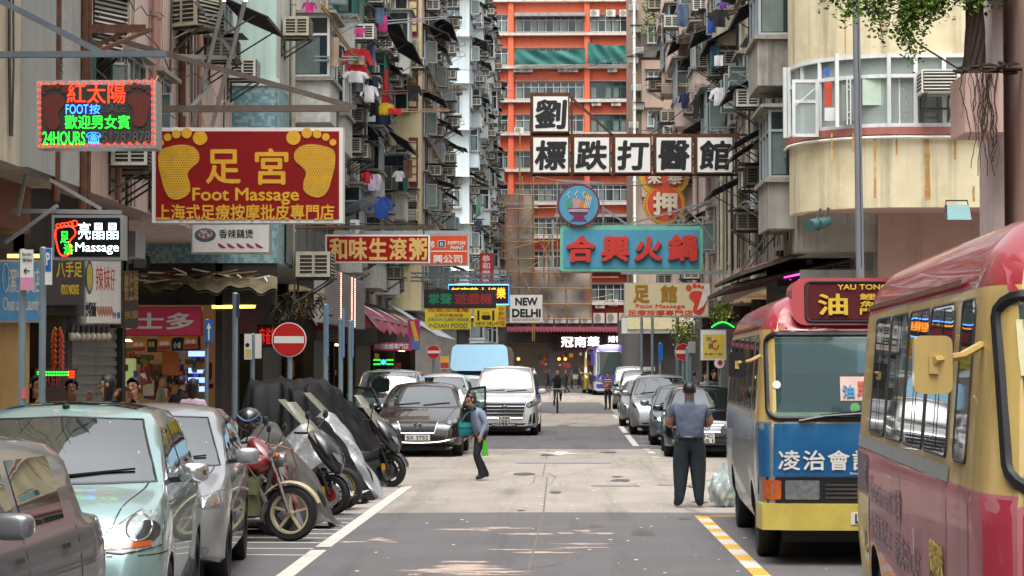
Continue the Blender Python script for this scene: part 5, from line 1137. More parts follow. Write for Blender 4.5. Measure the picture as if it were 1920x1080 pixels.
mn = bpy.data.materials.new('brown netting'); mn.use_nodes = True; nt = mn.node_tree; bs = nt.nodes['Principled BSDF']; bs.inputs['Base Color'].default_value = (*lin('9c9287'), 1); bs.inputs['Roughness'].default_value = .9
tx = nt.nodes.new('ShaderNodeTexNoise'); tx.inputs['Scale'].default_value = .6; tx.inputs['Detail'].default_value = 6; mr = nt.nodes.new('ShaderNodeMapRange'); mr.inputs[1].default_value = .3; mr.inputs[2].default_value = .7; mr.inputs[3].default_value = .78; mr.inputs[4].default_value = .97; tc = nt.nodes.new('ShaderNodeTexCoord'); nt.links.new(tc.outputs['Object'], tx.inputs[0]); nt.links.new(tx.outputs[0], mr.inputs[0]); nt.links.new(mr.outputs[0], bs.inputs['Alpha'])
m = MB()
for q in ((917, 364, 1002, 600), (1002, 505, 1110, 596)):
    def fn(u, v): p = P(q[0] + (q[2] - q[0]) * u, q[3] + (q[1] - q[3]) * v, 180.3); return p + Vector((0, .25 * sin(u * 9) * sin(v * 7), 0))
    m.grid(fn, 30, 30)
m.build('netting', mn, sc, smooth=True)
# ---------------------------------------------------------------- right side street level
rd = random.Random(25)
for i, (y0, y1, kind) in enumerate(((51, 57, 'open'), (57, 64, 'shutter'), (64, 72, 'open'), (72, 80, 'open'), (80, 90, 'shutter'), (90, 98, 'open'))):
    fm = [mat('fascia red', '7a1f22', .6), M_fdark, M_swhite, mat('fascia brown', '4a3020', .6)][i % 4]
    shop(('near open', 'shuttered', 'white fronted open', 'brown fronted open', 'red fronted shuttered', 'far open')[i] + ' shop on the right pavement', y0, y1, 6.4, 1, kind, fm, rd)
for i, (y0, y1, z0, z1, m_) in enumerate(((44.5, 51.5, 4.75, 3.95, mat('rust brown corrugated canopy', '6a3a26', .7, 0, .2, 2, streak=.3)), (46, 54, 4.3, 3.75, mat('dark red canopy', '5c2a2c', .7, 0, .2, 2, streak=.3)))):
    t = T('corrugated_canopy', ('upper rust brown corrugated canopy above the right pavement', 'lower dark red canopy edge under the rust brown one')[i], 'awning', (4.6, y0 + 3, z1))
    m = MB(); m.grid(lambda u, v: Vector((6.2 - 2.5 * v, y0 + (y1 - y0) * u, z0 + (z1 - z0) * v + .03 * sin(u * 120) - .02 * v)), 160, 3); m.add([v - Vector((0, 0, .04)) for v in m.v], [tuple(reversed(f_)) for f_ in m.f]); m.build('roof_sheet', m_, t)
    m = MB(); m.bar((3.7, y0, z1 - .06), (3.7, y1, z1 - .06), .06); m.bar((3.7, y0, z1 - .06), (6.2, y0, z0 - .06), .06); m.bar((3.7, y0, z1 - .06), (4.7, y0 + .2, z0 + .6), .03); m.build('frame', M_dsteel, t)
for i, (px, py, Y) in enumerate(((1545, 418, 41.4), (1530, 420, 41.2))):
    p = P(px, py, Y); t = T('floodlight', ('green cylinder floodlight', 'second green floodlight turned outward')[i] + ' under the yellow curved wall', 'lamp', p); m = MB(); m.tube([p + Vector((-.15, -.2, -.05)), p + Vector((.1, .15, .05))], [.12, .09], 12); m.build('housing', mat('dull teal paint', '3f6668', .4, .2, .1, 4), t, smooth=True); m = MB(); m.bar(p, p + Vector((.1, .1, .3)), .04); m.build('bracket', M_dsteel, t)
p = P(1797, 397, 36); t = T('floodlight', 'dark teal floodlight pointing down by the aerial roots', 'lamp', p); m = MB(); m.prism([p + Vector((-.2, -.1, -.14)), p + Vector((.2, -.1, -.14)), p + Vector((.2, .1, .12)), p + Vector((-.17, .1, .12))], (0, .25, .02)); m.build('housing', mat('dull teal paint', '3f6668', .4, .2, .1, 4), t); m = MB(); m.tube([p + Vector((-.2, .1, 0)), p + Vector((-.18, .15, .2)), p + Vector((.18, .15, .2)), p + Vector((.2, .1, 0))], .015, 5); m.build('bracket', M_dsteel, t)
# ---------------------------------------------------------------- vehicles (local: front at y = 0, rear at y = L, x across)
M_lens = mat('headlight lens', '6f7679', .2, .1, .3, 16, coat=.6); M_ldark = mat('headlight dark inner', '2a2c30', .15, .3, .3, 10, coat=1); M_amber = mat('amber lens', 'b5521c', .2, 0, .1, 9, coat=1); M_tail = mat('red tail lens', '8a0f0f', .15, 0, .1, 9, coat=1)
M_gl = glassmat('car glass', '16201f', .02, 3.0); M_glt = glassmat('bus glass', '16282a', .02, 1.65); M_plate = mat('number plate', 'cdccc4', .4, 0, .03, 4); M_rim = mat('alloy rim', '9a9ca0', .3, .9, .1, 6)
def interp(pts, t):
    if t <= pts[0][0]: return pts[0][1]
    for i in range(len(pts) - 1):
        if t <= pts[i + 1][0]:
            a, b = pts[i], pts[i + 1]; return a[1] + (b[1] - a[1]) * (t - a[0]) / max(1e-6, b[0] - a[0])
    return pts[-1][1]
def smoothprof(pts, n=5): return spline(pts, n, False)
class Shell:
    def __init__(s, me):
        s.v = [v.co.copy() for v in me.vertices]; s.b = BVHTree.FromPolygons(s.v, [tuple(p.vertices) for p in me.polygons])
    def hit(s, o, d):
        r = s.b.ray_cast(Vector(o), Vector(d))
        if r[0] is None: r = s.b.find_nearest(Vector(o) + Vector(d) * (2 if abs(d[0]) < .5 else 2.1))
        return r[0], r[1]
def patch(sh, poly, ax, off=.004, step=.08, mi=0, mb=None):
    """lay a sheet on the body: poly in (x,z) for 'f'/'r', (y,z) for 'l'/'s' (left/right side), (x,y) for 't'"""
    mb = mb or MB(); v, f = fill(poly, step); out = []
    for q in v:
        o, d = {'f': ((q.x, -2, q.y), (0, 1, 0)), 'r': ((q.x, 12, q.y), (0, -1, 0)), 's': ((3, q.x, q.y), (-1, 0, 0)), 'l': ((-3, q.x, q.y), (1, 0, 0)), 't': ((q.x, q.y, 5), (0, 0, -1))}[ax]
        p, n = sh.hit(o, d)
        if p is None: p, n, *_ = sh.b.find_nearest(Vector(o) + Vector(d) * (2.1 if ax != 't' else 3.8))
        if n.dot(Vector(d)) > 0: n = -n
        out.append(p + (n - Vector(d)).normalized() * off)
    want = -Vector(d); fs = []
    for t in f:
        a, b, c = (out[i] for i in t); nn = (b - a).cross(c - a); fs.append(tuple(t) if nn.dot(want) >= 0 else tuple(reversed(t)))
    mb.add(out, fs, mi); return mb
def ringpatch(sh, poly, ax, w, off, m, name, par):
    """a rubber strip round a closed outline"""
    b = MB(); k = len(poly); pts = []
    for i in range(k):
        a, c = poly[i], poly[(i + 1) % k]; n = max(1, int(sqrt((a[0] - c[0]) ** 2 + (a[1] - c[1]) ** 2) / .06))
        for j in range(n):
            q = (a[0] + (c[0] - a[0]) * j / n, a[1] + (c[1] - a[1]) * j / n)
            o, d = {'f': ((q[0], -2, q[1]), (0, 1, 0)), 's': ((3, q[0], q[1]), (-1, 0, 0)), 'l': ((-3, q[0], q[1]), (1, 0, 0))}[ax]
            p, nn = sh.hit(o, d)
            if p is not None: pts.append(p - Vector(d) * off)
    b.tube(pts, w, 6, closed=True); return b.build(name, m, par, smooth=True, world=False)
def rrect(x0, z0, x1, z1, r, n=4):
    out = []
    for cx, cz, a in ((x1 - r, z1 - r, 0), (x0 + r, z1 - r, pi / 2), (x0 + r, z0 + r, pi), (x1 - r, z0 + r, 1.5 * pi)):
        for k in range(n + 1): out.append((cx + r * cos(a + pi / 2 * k / n), cz + r * sin(a + pi / 2 * k / n)))
    return out
def loft(st, cap=True):
    mb = MB(); n = len(st[0]); vs = [p for s in st for p in s]; fs = []
    for i in range(len(st) - 1):
        for j in range(n): fs.append((i * n + j, i * n + (j + 1) % n, (i + 1) * n + (j + 1) % n, (i + 1) * n + j))
    mb.add(vs, fs)
    for e, ring in ((0, st[0]), (1, st[-1])):
        c = sum(ring, Vector()) / n; prev = [(0 if e == 0 else (len(st) - 1) * n) + j for j in range(n)]
        for k in (.7, .4, .12):
            b = len(mb.v); mb.v += [c + (p - c) * k for p in ring]; cur = [b + j for j in range(n)]
            for j in range(n):
                q = (prev[j], cur[j], cur[(j + 1) % n], prev[(j + 1) % n]); mb.f.append(q if e == 0 else tuple(reversed(q))); mb.m.append(0)
            prev = cur
        mb.f.append(tuple(prev) if e == 0 else tuple(reversed(prev))); mb.m.append(0)
    return mb
def cutarches(mb, mats, cuts, W, smooth=35, tunnel=None):
    """cuts: (y, z, r) wheel arches"""
    me = bpy.data.meshes.new('body'); me.from_pydata([tuple(v) for v in mb.v], [], mb.f)
    for m in mats: me.materials.append(m)
    me.polygons.foreach_set('material_index', mb.m)
    bm = bmesh.new(); bm.from_mesh(me); bmesh.ops.recalc_face_normals(bm, faces=bm.faces); bm.to_mesh(me); bm.free()
    o = bpy.data.objects.new('body', me); objs = [o]
    for i, (y, z, r) in enumerate(cuts):
        c = MB(); c.cyl((-W, y, z), (W, y, z), r, 28, 1); c.bx(-W, W, y - r * .98, y + r * .98, -.3, z - .02, 1)
        for part in range(1):
            m2 = bpy.data.meshes.new('c'); cc = MB(); 
            pts = [(y + r * cos(a), z + r * sin(a)) for a in [pi * k / 16 for k in range(17)]] + [(y - r, -.3), (y + r, -.3)]
            cc.prism([(-W, a, b) for a, b in pts], (2 * W, 0, 0), 1); m2.from_pydata([tuple(v) for v in cc.v], [], cc.f)
            for m in mats: m2.materials.append(m)
            m2.polygons.foreach_set('material_index', cc.m)
            bm = bmesh.new(); bm.from_mesh(m2); bmesh.ops.recalc_face_normals(bm, faces=bm.faces); bm.to_mesh(m2); bm.free()
            co = bpy.data.objects.new('c', m2); objs.append(co)
            md = o.modifiers.new('b', 'BOOLEAN'); md.object = co; md.operation = 'DIFFERENCE'; md.solver = 'EXACT'
    if tunnel:
        m2 = bpy.data.meshes.new('c'); cc = MB(); cc.bx(*tunnel, 2); m2.from_pydata([tuple(v) for v in cc.v], [], cc.f)
        for m in mats: m2.materials.append(m)
        m2.polygons.foreach_set('material_index', cc.m); co = bpy.data.objects.new('c', m2); objs.append(co); md = o.modifiers.new('b', 'BOOLEAN'); md.object = co; md.operation = 'DIFFERENCE'; md.solver = 'EXACT'
    me2 = evalmesh(objs, o); me2.name = 'body'
    me2.polygons.foreach_set('use_smooth', [True] * len(me2.polygons)); me2.set_sharp_from_angle(angle=radians(smooth)); return me2
def wheel(par, x, y, r, w, sgn, rimm=None, spokes=7, steer=0, name='wheel'):
    m = MB(); k = [(r * .62, -w / 2), (r * .93, -w / 2), (r, -w * .36), (r, w * .36), (r * .93, w / 2), (r * .62, w / 2), (r * .62, -w / 2)]
    m.lathe(k, (0, 0, 0), (1, 0, 0), 28); o = m.build(name, M_rubber, par, smooth=True, world=False); o.location = (x, y, r); o.rotation_euler = (0, 0, steer)
    q = MB(); e = sgn * w * .38
    q.lathe([(r * .64, e), (r * .58, e * .9), (r * .56, e * .2), (.0, e * .2)], (0, 0, 0), (1, 0, 0), 28, 1)
    q.lathe([(0, e * .98), (r * .16, e * .95), (r * .17, e * .4)], (0, 0, 0), (1, 0, 0), 14)
    for i in range(spokes):
        a = 2 * pi * i / spokes; q.bar((e * .8, r * .1 * cos(a), r * .1 * sin(a)), (e * .8, r * .6 * cos(a), r * .6 * sin(a)), r * .13, r * .1, 0, up=(1, 0, 0))
    q.build('rim', [rimm or M_rim, M_black], o, smooth=True, world=False); return o
def car(name, label, cat, loc, rz, pm, L, W, top, belt, H, cowl, roofy, rear, headl, wheels, r=.31, sc=1, hooddrop=0, tumble=.2, panes=None, grille=None, plate=None, nose=.26, rimm=None, chrome=True, detail=1, mirz=None, group=None, lower=None):
    """top: (y,z) roofline; cowl=(y,z) foot of the windscreen; roofy=(y0,y1) flat roof; rear=(y,z) foot of the rear glass"""
    t = T(name, label, cat, loc, rz, group, sc); ORG[t] = Vector((0, 0, 0)); tp = smoothprof(top, 5)
    ys = sorted(set([0, .02, .05, .1, .17, .26, .38, .52, .7] + [L - a for a in (0, .02, .06, .12, .2, .32, .5)] + [.7 + (L - 1.2) * i / 30 for i in range(31)])); st = []
    for y in ys:
        zt = interp(tp, y); f = 1 - nose * max(0, 1 - y / .55) ** 2.4 - .2 * max(0, 1 - (L - y) / .4) ** 2.4; w = W / 2 * f
        zb = .2 + .08 * max(0, 1 - y / .4) + .1 * max(0, 1 - (L - y) / .5); zl = min(belt[0] + (belt[1] - belt[0]) * y / L, zt - .015); h = zl - zb
        g = max(0, min(1, (zt - zl) / (H - belt[0]))); wr = w * (.93 - tumble * g)
        if zt - zl < .05: wr = w * .9
        half = [(0, zb), (w * .7, zb), (w * .93, zb + .02), (w * .98, zb + .1 * h), (w * .985, zb + .3 * h), (w * 1.0, zb + .58 * h), (w * .985, zb + .8 * h), (w * .955, zb + .93 * h), (w * .93, zl)]
        for a in (.25, .55, .82): half.append((w * .93 + (wr - w * .93) * a ** 1.15, zl + (zt - zl) * a * .96))
        half += [(wr * .93, zt - (.02 if g > .3 else .006)), (wr * .8, zt), (wr * .5, zt + .012 + .02 * g), (0, zt + .018 + .028 * g)]
        st.append([Vector((x, y, z)) for x, z in half] + [Vector((-x, y, z)) for x, z in half[-2:0:-1]])
    mb = loft(st); me = cutarches(mb, [pm, M_black], [(y, r, r * 1.17) for y in wheels], W)
    sh = Shell(me); body = link('body', me, t); ORG[body] = Vector((0, 0, 0))
    m = MB(); m.bx(-W * .3, W * .3, .5, L - .5, .12, .5); m.build('chassis', M_black, t, world=False)
    for y in wheels:
        for s in (-1, 1): wheel(t, s * (W / 2 - .12), y, r, .21, s, rimm)
    # windscreen, side glass, rear glass
    cy, cz = cowl; ry0, ry1 = roofy; w0, w1 = W / 2 * .86, W / 2 * (.90 - tumble) * .93
    wq = [(-w0, cz + .03), (-w0 * .5, cz + .02), (0, cz + .015), (w0 * .5, cz + .02), (w0, cz + .03), (w1, interp(tp, ry0) - .035), (0, interp(tp, ry0) - .01), (-w1, interp(tp, ry0) - .035)]; ringpatch(sh, wq, 'f', .011, .002, M_black, 'windscreen_seal', t)
    m = MB()
    for s in (-1, 1):
        for k in range(8):
            ya, yb2 = .16 + (cy - .16) * k / 8, .16 + (cy - .16) * (k + 1) / 8; xa, xb = s * (W * .30 + W * .1 * k / 8), s * (W * .30 + W * .1 * (k + 1) / 8); patch(sh, [(xa - .005, ya), (xa + .005, ya), (xb + .005, yb2), (xb - .005, yb2)], 't', .003, .2, 0, m)
    m.build('bonnet_gap', M_black, t, world=False)
    patch(sh, wq, 'f', .005, .1).build('windscreen', M_gl, t, smooth=True, world=False, sharp=0)
    patch(sh, [(-w0 * .85, rear[1] + .05), (w0 * .85, rear[1] + .05), (w1 * .92, interp(tp, ry1) - .06), (-w1 * .92, interp(tp, ry1) - .06)], 'r', .005, .12).build('rear_window', M_gl, t, smooth=True, world=False, sharp=0)
    bz = lambda y: belt[0] + (belt[1] - belt[0]) * y / L
    for ax in 'ls':
        for a, b, c, d in panes or ((cowl[0] + .35, ry0 + .02, (cowl[0] + rear[0]) / 2 - .05, (cowl[0] + rear[0]) / 2 - .08), ((cowl[0] + rear[0]) / 2 + .05, (cowl[0] + rear[0]) / 2 + .05, rear[0] - .3, ry1 - .05)):
            zt = min(interp(tp, b), interp(tp, d)) - .1
            patch(sh, [(a, bz(a) + .035), (c, bz(c) + .035), (d, zt), (b, zt)], ax, .005, .1).build('side_window', M_gl, t, smooth=True, world=False, sharp=0)
        m = MB()
        for y in ((cowl[0] + rear[0]) / 2 - .1, rear[0] - .35): patch(sh, [(y - .16, bz(y) - .14), (y, bz(y) - .14), (y, bz(y) - .11), (y - .16, bz(y) - .11)], ax, .02, .06, 0, m)
        m.build('door_handle', M_chrome if chrome else pm, t, world=False)
        m = MB()
        for y in (cowl[0] + .12, (cowl[0] + rear[0]) / 2, rear[0] - .12): patch(sh, [(y, .34), (y + .012, .34), (y + .012, bz(y) - .02), (y, bz(y) - .02)], ax, .002, .1, 0, m)
        m.build('door_gap', M_black, t, smooth=True, world=False)
    # lights
    for s in (-1, 1):
        m = patch(sh, [(s * x, z) for x, z in headl][::s], 'f', .006, .05); o = m.build('headlight', M_lens if detail else M_ldark, t, smooth=True, world=False, sharp=0)
        cx = sum(x for x, z in headl) / len(headl); cz2 = sum(z for x, z in headl) / len(headl); hh = (max(z for x, z in headl) - min(z for x, z in headl)) * .3
        m = MB(); patch(sh, disc(s * (cx - hh * .9), cz2 - hh * .2, hh, n=14), 'f', .009, .05, 0, m); patch(sh, disc(s * (cx + hh * 1.3), cz2 + hh * .2, hh * .9, n=14), 'f', .009, .05, 0, m); m.build('reflector', M_chrome if detail else M_lens, o, smooth=True, world=False)
        zt = bz(L) - .08; patch(sh, [(s * W * .28, zt - .22), (s * W * .44, zt - .22), (s * W * .44, zt), (s * W * .28, zt)][::s], 'r', .006, .06).build('tail_light', M_tail, t, world=False)
        # mirror
        mz = mirz or cz + .06; m = MB(); x = s * (W / 2 + .1); y = cowl[0] + .5
        m.ball((0, 0, 0), 1, 20, 0, 12); bxy = lambda c: (1 if c >= 0 else -1) * abs(c) ** .62; m.v = [Vector((x + .115 * bxy(v.x), y + .07 * bxy(v.y), mz + .075 * bxy(v.z))) for v in m.v]; m2 = m.build('mirror', pm, t, smooth=True, world=False); m = MB(); m.bar((s * W / 2 * .9, y + .02, mz - .06), (x, y + .01, mz - .04), .05, .04); m.build('mirror_arm', M_black, m2, world=False)
        m = MB(); a = Vector((s * .15 - .3, 0, 0)); 
        p0, n0 = sh.hit((s * .32 - .28, -2, cz + .05), (0, 1, 0)); p1, n1 = sh.hit((s * .32 + .28, -2, cz + .1), (0, 1, 0))
        if p0 and p1: m.bar(p0 + n0 * .02, p1 + n1 * .02, .02, .015); m.build('wiper', M_black, t, world=False)
    if grille:
        x, z0, z1, sty = grille
        m = patch(sh, [(-x, z1), (-x * .82, z0), (x * .82, z0), (x, z1)], 'f', .008, .07); g = m.build('grille', M_grille, t, smooth=True, world=False)
        m = MB(); n = 5 if sty != 'mesh' else 9
        for i in range(n):
            z = z0 + (z1 - z0) * (i + .5) / n; xx = x * (.82 + .18 * (z - z0) / (z1 - z0)) * .96; patch(sh, [(-xx, z - .01), (xx, z - .01), (xx, z + .01), (-xx, z + .01)], 'f', .016, .1, 0, m)
        m.build('grille_bar', M_black if sty == 'mesh' else M_chrome, g, smooth=True, world=False)
        if sty == 'mesh' or sty == 'frame':
            m = MB(); q = [(-x, z1), (-x * .82, z0), (x * .82, z0), (x, z1)]
            for i in range(3 if sty == 'mesh' else 4):
                a, b = q[i], q[(i + 1) % 4]; pts = []
                for k in range(9):
                    p, nn = sh.hit((a[0] + (b[0] - a[0]) * k / 8, -2, a[1] + (b[1] - a[1]) * k / 8), (0, 1, 0)); pts.append(p + Vector((0, -.015, 0)))
                m.tube(pts, .016, 6)
            m.build('grille_frame', M_chrome, g, smooth=True, world=False)
        p, n = sh.hit((0, -2, (z0 + z1) / 2 + (z1 - z0) * .15), (0, 1, 0)); m = MB(); m.tube([p + Vector((.07 * cos(a), -.03, .045 * sin(a))) for a in [2 * pi * k / 16 for k in range(16)]], .012, 6, closed=True); m.tube([p + Vector((x_, -.03, z_)) for x_, z_ in ((-.03, -.035), (0, .03), (.03, -.035))], .01, 5); m.build('emblem', M_chrome, t, smooth=True, world=False)
    if plate:
        s, z = plate[:2]; lines = s.split('|'); p, n = sh.hit((0, -2, z), (0, 1, 0)); w = .26 if len(lines) == 1 else .17; h = .057 if len(lines) == 1 else .1
        m = MB(); m.bx(-w, w, p.y - .035, p.y + .03, z - h, z + h); o = m.build('number_plate', M_plate, t, world=False)
        ff = lambda a, b: Vector((a, p.y - .036, -b)); ff.n = Vector((0, -1, 0)); m = MB()
        for i, l in enumerate(lines): hh = 2 * h / len(lines); txt(m, l, (-w * .86, -(z + h) + hh * (i + .15), w * .86, -(z + h) + hh * (i + .85)), ff, bold=.02, ext=.002, off=.002)
        m.build('plate_lettering', M_sblk, o, world=False)
    m = MB(); patch(sh, [(-W * .3, .27), (W * .3, .27), (W * .33, .36), (-W * .33, .36)], 'f', .006, .08, 0, m); m.build('air_intake', M_black, t, smooth=True, world=False)
    m = MB()
    for s in (-1, 1): patch(sh, disc(s * W * .38, .36, .055, .04, 12), 'f', .008, .05, 0, m)
    m.build('fog_lamp', M_lens, t, smooth=True, world=False)
    return t, sh
def sedan_top(L, H, hood=.92): return [(0, .42), (.03, .58), (.12, .7), (.4, .8), (.95, hood), (1.15, hood + .05), (1.6, hood + .27), (2.0, H - .06), (2.4, H), (3.0, H - .01), (3.4, H - .09), (L - .75, hood + .17), (L - .5, hood + .09), (L - .1, hood + .02), (L - .02, .8), (L, .5)]
def mpv_top(L, H, hood=1.0): return [(0, .42), (.03, .62), (.1, .78), (.35, hood - .1), (.8, hood), (.98, hood + .06), (1.4, hood + .3), (1.85, H - .07), (2.3, H), (L - 1.0, H - .01), (L - .5, H - .07), (L - .22, hood + .2), (L - .05, hood - .05), (L, .5)]
def van_top(L, H, hood=1.1): return [(0, .45), (.02, .8), (.1, hood - .12), (.5, hood), (.66, hood + .06), (1.0, hood + .36), (1.35, H - .08), (1.8, H), (L - .5, H - .01), (L - .22, H - .1), (L - .08, hood), (L, .5)]
HL_sed = [(.52, .60), (.80, .64), (.86, .74), (.62, .72), (.5, .68)]
P_teal = paint('pale aqua metallic paint', '8cabaa', .35, .3); P_sil = paint('silver metallic paint', '9ea2a5', .55, .3); P_grey = paint('warm grey metallic paint', '787a7e', .5, .32); P_bronze = paint('dark bronze metallic paint', '2b2520', .4, .25); P_white = paint('pearl white paint', 'c9c8c4', .05, .3); P_navy = paint('dark navy paint', '20262e', .35, .25); P_steelb = paint('steel blue paint', '5a6872', .5, .3); P_blk = paint('black car paint', '0f1114', .2, .2)
V = {}
V['grey'] = car('parked_car', 'grey sedan cut off by the lower left corner of the view', 'car', (-4.06, 10.0, 0), radians(-4.5), P_grey, 4.05, 1.7, sedan_top(4.05, 1.56, .98), (.98, 1.05), 1.56, (1.15, 1.0), (2.1, 3.1), (3.35, 1.12), [(.5, .66), (.78, .7), (.82, .82), (.55, .78)], (.78, 3.28), mirz=1.12, grille=(.4, .55, .7, 'bar'), rimm=M_rim)
V['teal'] = car('parked_car', 'pale aqua people carrier with a sunroof and aerial parked on the left', 'car', (-3.59, 14.3, 0), radians(5.5), P_teal, 4.25, 1.78, mpv_top(4.25, 1.66, 1.1), (1.1, 1.14), 1.66, (.98, 1.13), (1.95, 3.5), (4.0, 1.2), [(.42, .74), (.62, .72), (.86, .76), (.87, .98), (.72, 1.0), (.5, .86)], (.85, 3.5), mirz=1.2, grille=(.4, .62, .8, 'bar'), plate=None)
tv, sh = V['teal']
m = patch(sh, [(-.5, 2.15), (.5, 2.15), (.52, 2.95), (-.52, 2.95)], 't', .006, .1); m.build('sunroof', M_gl, tv, smooth=True, world=False)
m = MB(); p, n = sh.hit((-.02, 2.0, 5), (0, 0, -1)); m.cyl(p, p + Vector((.08, .12, .34)), .006, 5, 0, .003); m.ball(p + Vector((0, 0, .01)), (.03, .05, .025), 10, 0, 5); m.build('aerial', M_black, tv, world=False)
for s in (-1, 1):
    m = patch(sh, [(s * .5, .745), (s * .8, .765), (s * .8, .80), (s * .5, .785)][::s], 'f', .012, .05); m.build('indicator', M_amber, tv, smooth=True, world=False)
for o in tv.children:
    if o.name.startswith('mirror'): o.data.materials[0] = M_chrome
    if o.name.startswith('headlight'):
        o.data.materials[0] = mat('clear lamp lens', '8f9799', .3, 0, .35, 24, coat=.3); hs_ = 1 if sum(v.co.x for v in o.data.vertices) > 0 else -1
        for c in o.children: c.data.materials[0] = mat('lamp bowl', '5d666a', .15, .8, .2, 20)
        for cx_, cz_, r_ in ((.56, .83, .07), (.72, .89, .085)): ringpatch(sh, disc(hs_ * cx_, cz_, r_, n=16), 'f', .007, .012, M_chrome, 'lamp_ring', o)
        ringpatch(sh, [(hs_ * a, b_) for a, b_ in ((.42, .74), (.62, .72), (.86, .76), (.87, .98), (.72, 1.0), (.5, .86))], 'f', .007, .004, M_ldark, 'lamp_seal', o)
m = MB()
for ax in 'fls':
    for k in range(6): a, b_ = ((-.8 + .27 * k, -.53 + .27 * k) if ax == 'f' else (.1 + .07 * k, .17 + .07 * k)); patch(sh, [(a, .70), (b_, .70), (b_, .708), (a, .708)], ax, .003, .2, 0, m)
m.build('bumper_gap', M_black, tv, world=False)
m = patch(sh, [(-.62, .40), (.62, .40), (.66, .43), (.66, .445), (-.66, .445), (-.66, .43)], 'f', .004, .08); m.build('bumper_gap', M_black, tv, smooth=True, world=False)
V['silver'] = car('parked_car', 'silver hatchback parked between the aqua people carrier and the motorcycles', 'car', (-3.82, 18.7, 0), radians(5), P_sil, 3.95, 1.72, mpv_top(3.95, 1.58, 1.0), (1.02, 1.08), 1.58, (.98, 1.04), (1.9, 3.2), (3.7, 1.14), [(.45, .7), (.8, .74), (.84, .9), (.55, .8)], (.75, 3.2), mirz=1.14, grille=(.38, .6, .76, 'bar'))
V['bronze'] = car('parked_car', 'dark bronze car with both front doors open and plate SX 3752', 'car', (-3.13, 46.2, 0), 0, P_bronze, 4.45, 1.84, sedan_top(4.45, 1.5, .95), (.98, 1.05), 1.5, (1.15, 1.0), (2.1, 3.2), (3.7, 1.15), [(.56, .70), (.66, .66), (.86, .72), (.88, .82), (.7, .76), (.57, .74)], (.85, 3.55), r=.34, sc=1.04, grille=(.42, .5, .74, 'mesh'), plate=('SX 3752', .41), chrome=False, detail=0)
tb = V['bronze'][0]; m = MB()
for s in (-1, 1):
    # front-hinged door swung outwards
    hy = 1.35; hx = s * .9; d = Vector((s * (.36 if s > 0 else .62), .8, 0)).normalized(); n = Vector((-d.y, d.x, 0)) * s
    q = [Vector((hx, hy, 0)) + d * a for a in (0, .1, .35, 1.1)]
    m = MB(); m.prism([q[0] + Vector((0, 0, .35)), q[3] + Vector((0, 0, .38)), q[3] + Vector((0, 0, 1.0)), q[0] + Vector((0, 0, .97))], n * .06); door = m.build('door', P_bronze, tb, world=False)
    m = MB(); top = [q[0] + Vector((0, 0, .98)), q[2] + Vector((0, 0, 1.4)), q[3] + Vector((0, 0, 1.44)), q[3] + Vector((0, 0, 1.0))]
    for i in range(3): m.bar(top[i] + n * .03, top[i + 1] + n * .03, .045)
    m.build('door_frame', M_black, door, world=False); m = MB(); m.add([p + n * .03 for p in top], [(0, 1, 2, 3)]); m.build('door_glass', clear('door glass', '56645f', .55), door, world=False)
    m = MB(); a = q[1] + Vector((0, 0, 1.04)); m.ball(a + Vector((s * .06, -.12, 0)), (.12, .08, .07), 12); m.build('mirror', P_bronze, door, smooth=True, world=False)
    m = MB(); m.bar(q[3] - d * .12 + Vector((0, 0, .9)) + n * .07, q[3] - d * .3 + Vector((0, 0, .9)) + n * .07, .03); m.build('door_handle', M_chrome, door, world=False)
for c in list(tb.children):
    if c.name.startswith('mirror'):
        for k in list(c.children): bpy.data.objects.remove(k)
        bpy.data.objects.remove(c)
m = MB(); sh = V['bronze'][1]
for s in (-1, 1):
    pts = []
    for k in range(7): p, n = sh.hit((s * .78 * k / 6, -2, .3 + .0 + .1 * (k / 6) ** 3), (0, 1, 0)); pts.append(p + Vector((0, -.015, 0)))
    m.tube(pts, .014, 6)
m.build('bumper_trim', M_chrome, tb, smooth=True, world=False)
V['white'] = car('white_van', 'pearl white people mover with a tall chrome grille driving towards the viewer', 'van', (-1.62, 60, 0), radians(-1), P_white, 4.9, 1.85, van_top(4.9, 1.93, 1.14), (1.1, 1.18), 1.93, (.68, 1.18), (1.55, 4.2), (4.75, 1.25), [(.55, .86), (.68, .78), (.88, .88), (.9, 1.0), (.7, .98)], (.95, 3.9), r=.34, tumble=.14, grille=(.62, .5, .98, 'frame'), plate=('UX|1591', .46), nose=.16, detail=0, panes=((1.15, 1.6, 2.3, 2.3), (2.4, 2.4, 3.6, 3.6), (3.7, 3.7, 4.6, 4.4)))
tw, sh = V['white']
for s in (-1, 1):
    m = patch(sh, [(s * .66, .34), (s * .86, .36), (s * .84, .66), (s * .72, .6)][::s], 'f', .007, .06); m.build('bumper_vent', M_black, tw, smooth=True, world=False)
m = MB(); p, n = sh.hit((0, -2, .3), (0, 1, 0)); m.bx(-.36, .34, p.y - .05, p.y, .27, .37); o = m.build('number_plate', M_black, tw, world=False); ff = lambda a, b: Vector((a, p.y - .052, -b)); ff.n = Vector((0, -1, 0)); m = MB(); txt(m, 'NZ6136V', (-.33, -.355, .31, -.285), ff, bold=.02, ext=.002, off=.002); m.build('plate_lettering', M_plate, o, world=False)
V['svan'] = car('parked_van', 'silver van parked behind the dark bronze car', 'van', (-4.45, 54, 0), radians(1), P_sil, 4.6, 1.78, van_top(4.6, 1.84, 1.1), (1.05, 1.1), 1.84, (.68, 1.14), (1.5, 3.9), (4.4, 1.2), [(.5, .74), (.8, .76), (.84, .95), (.55, .92)], (.8, 3.6), tumble=.1, nose=.14, grille=(.45, .66, .82, 'bar'))
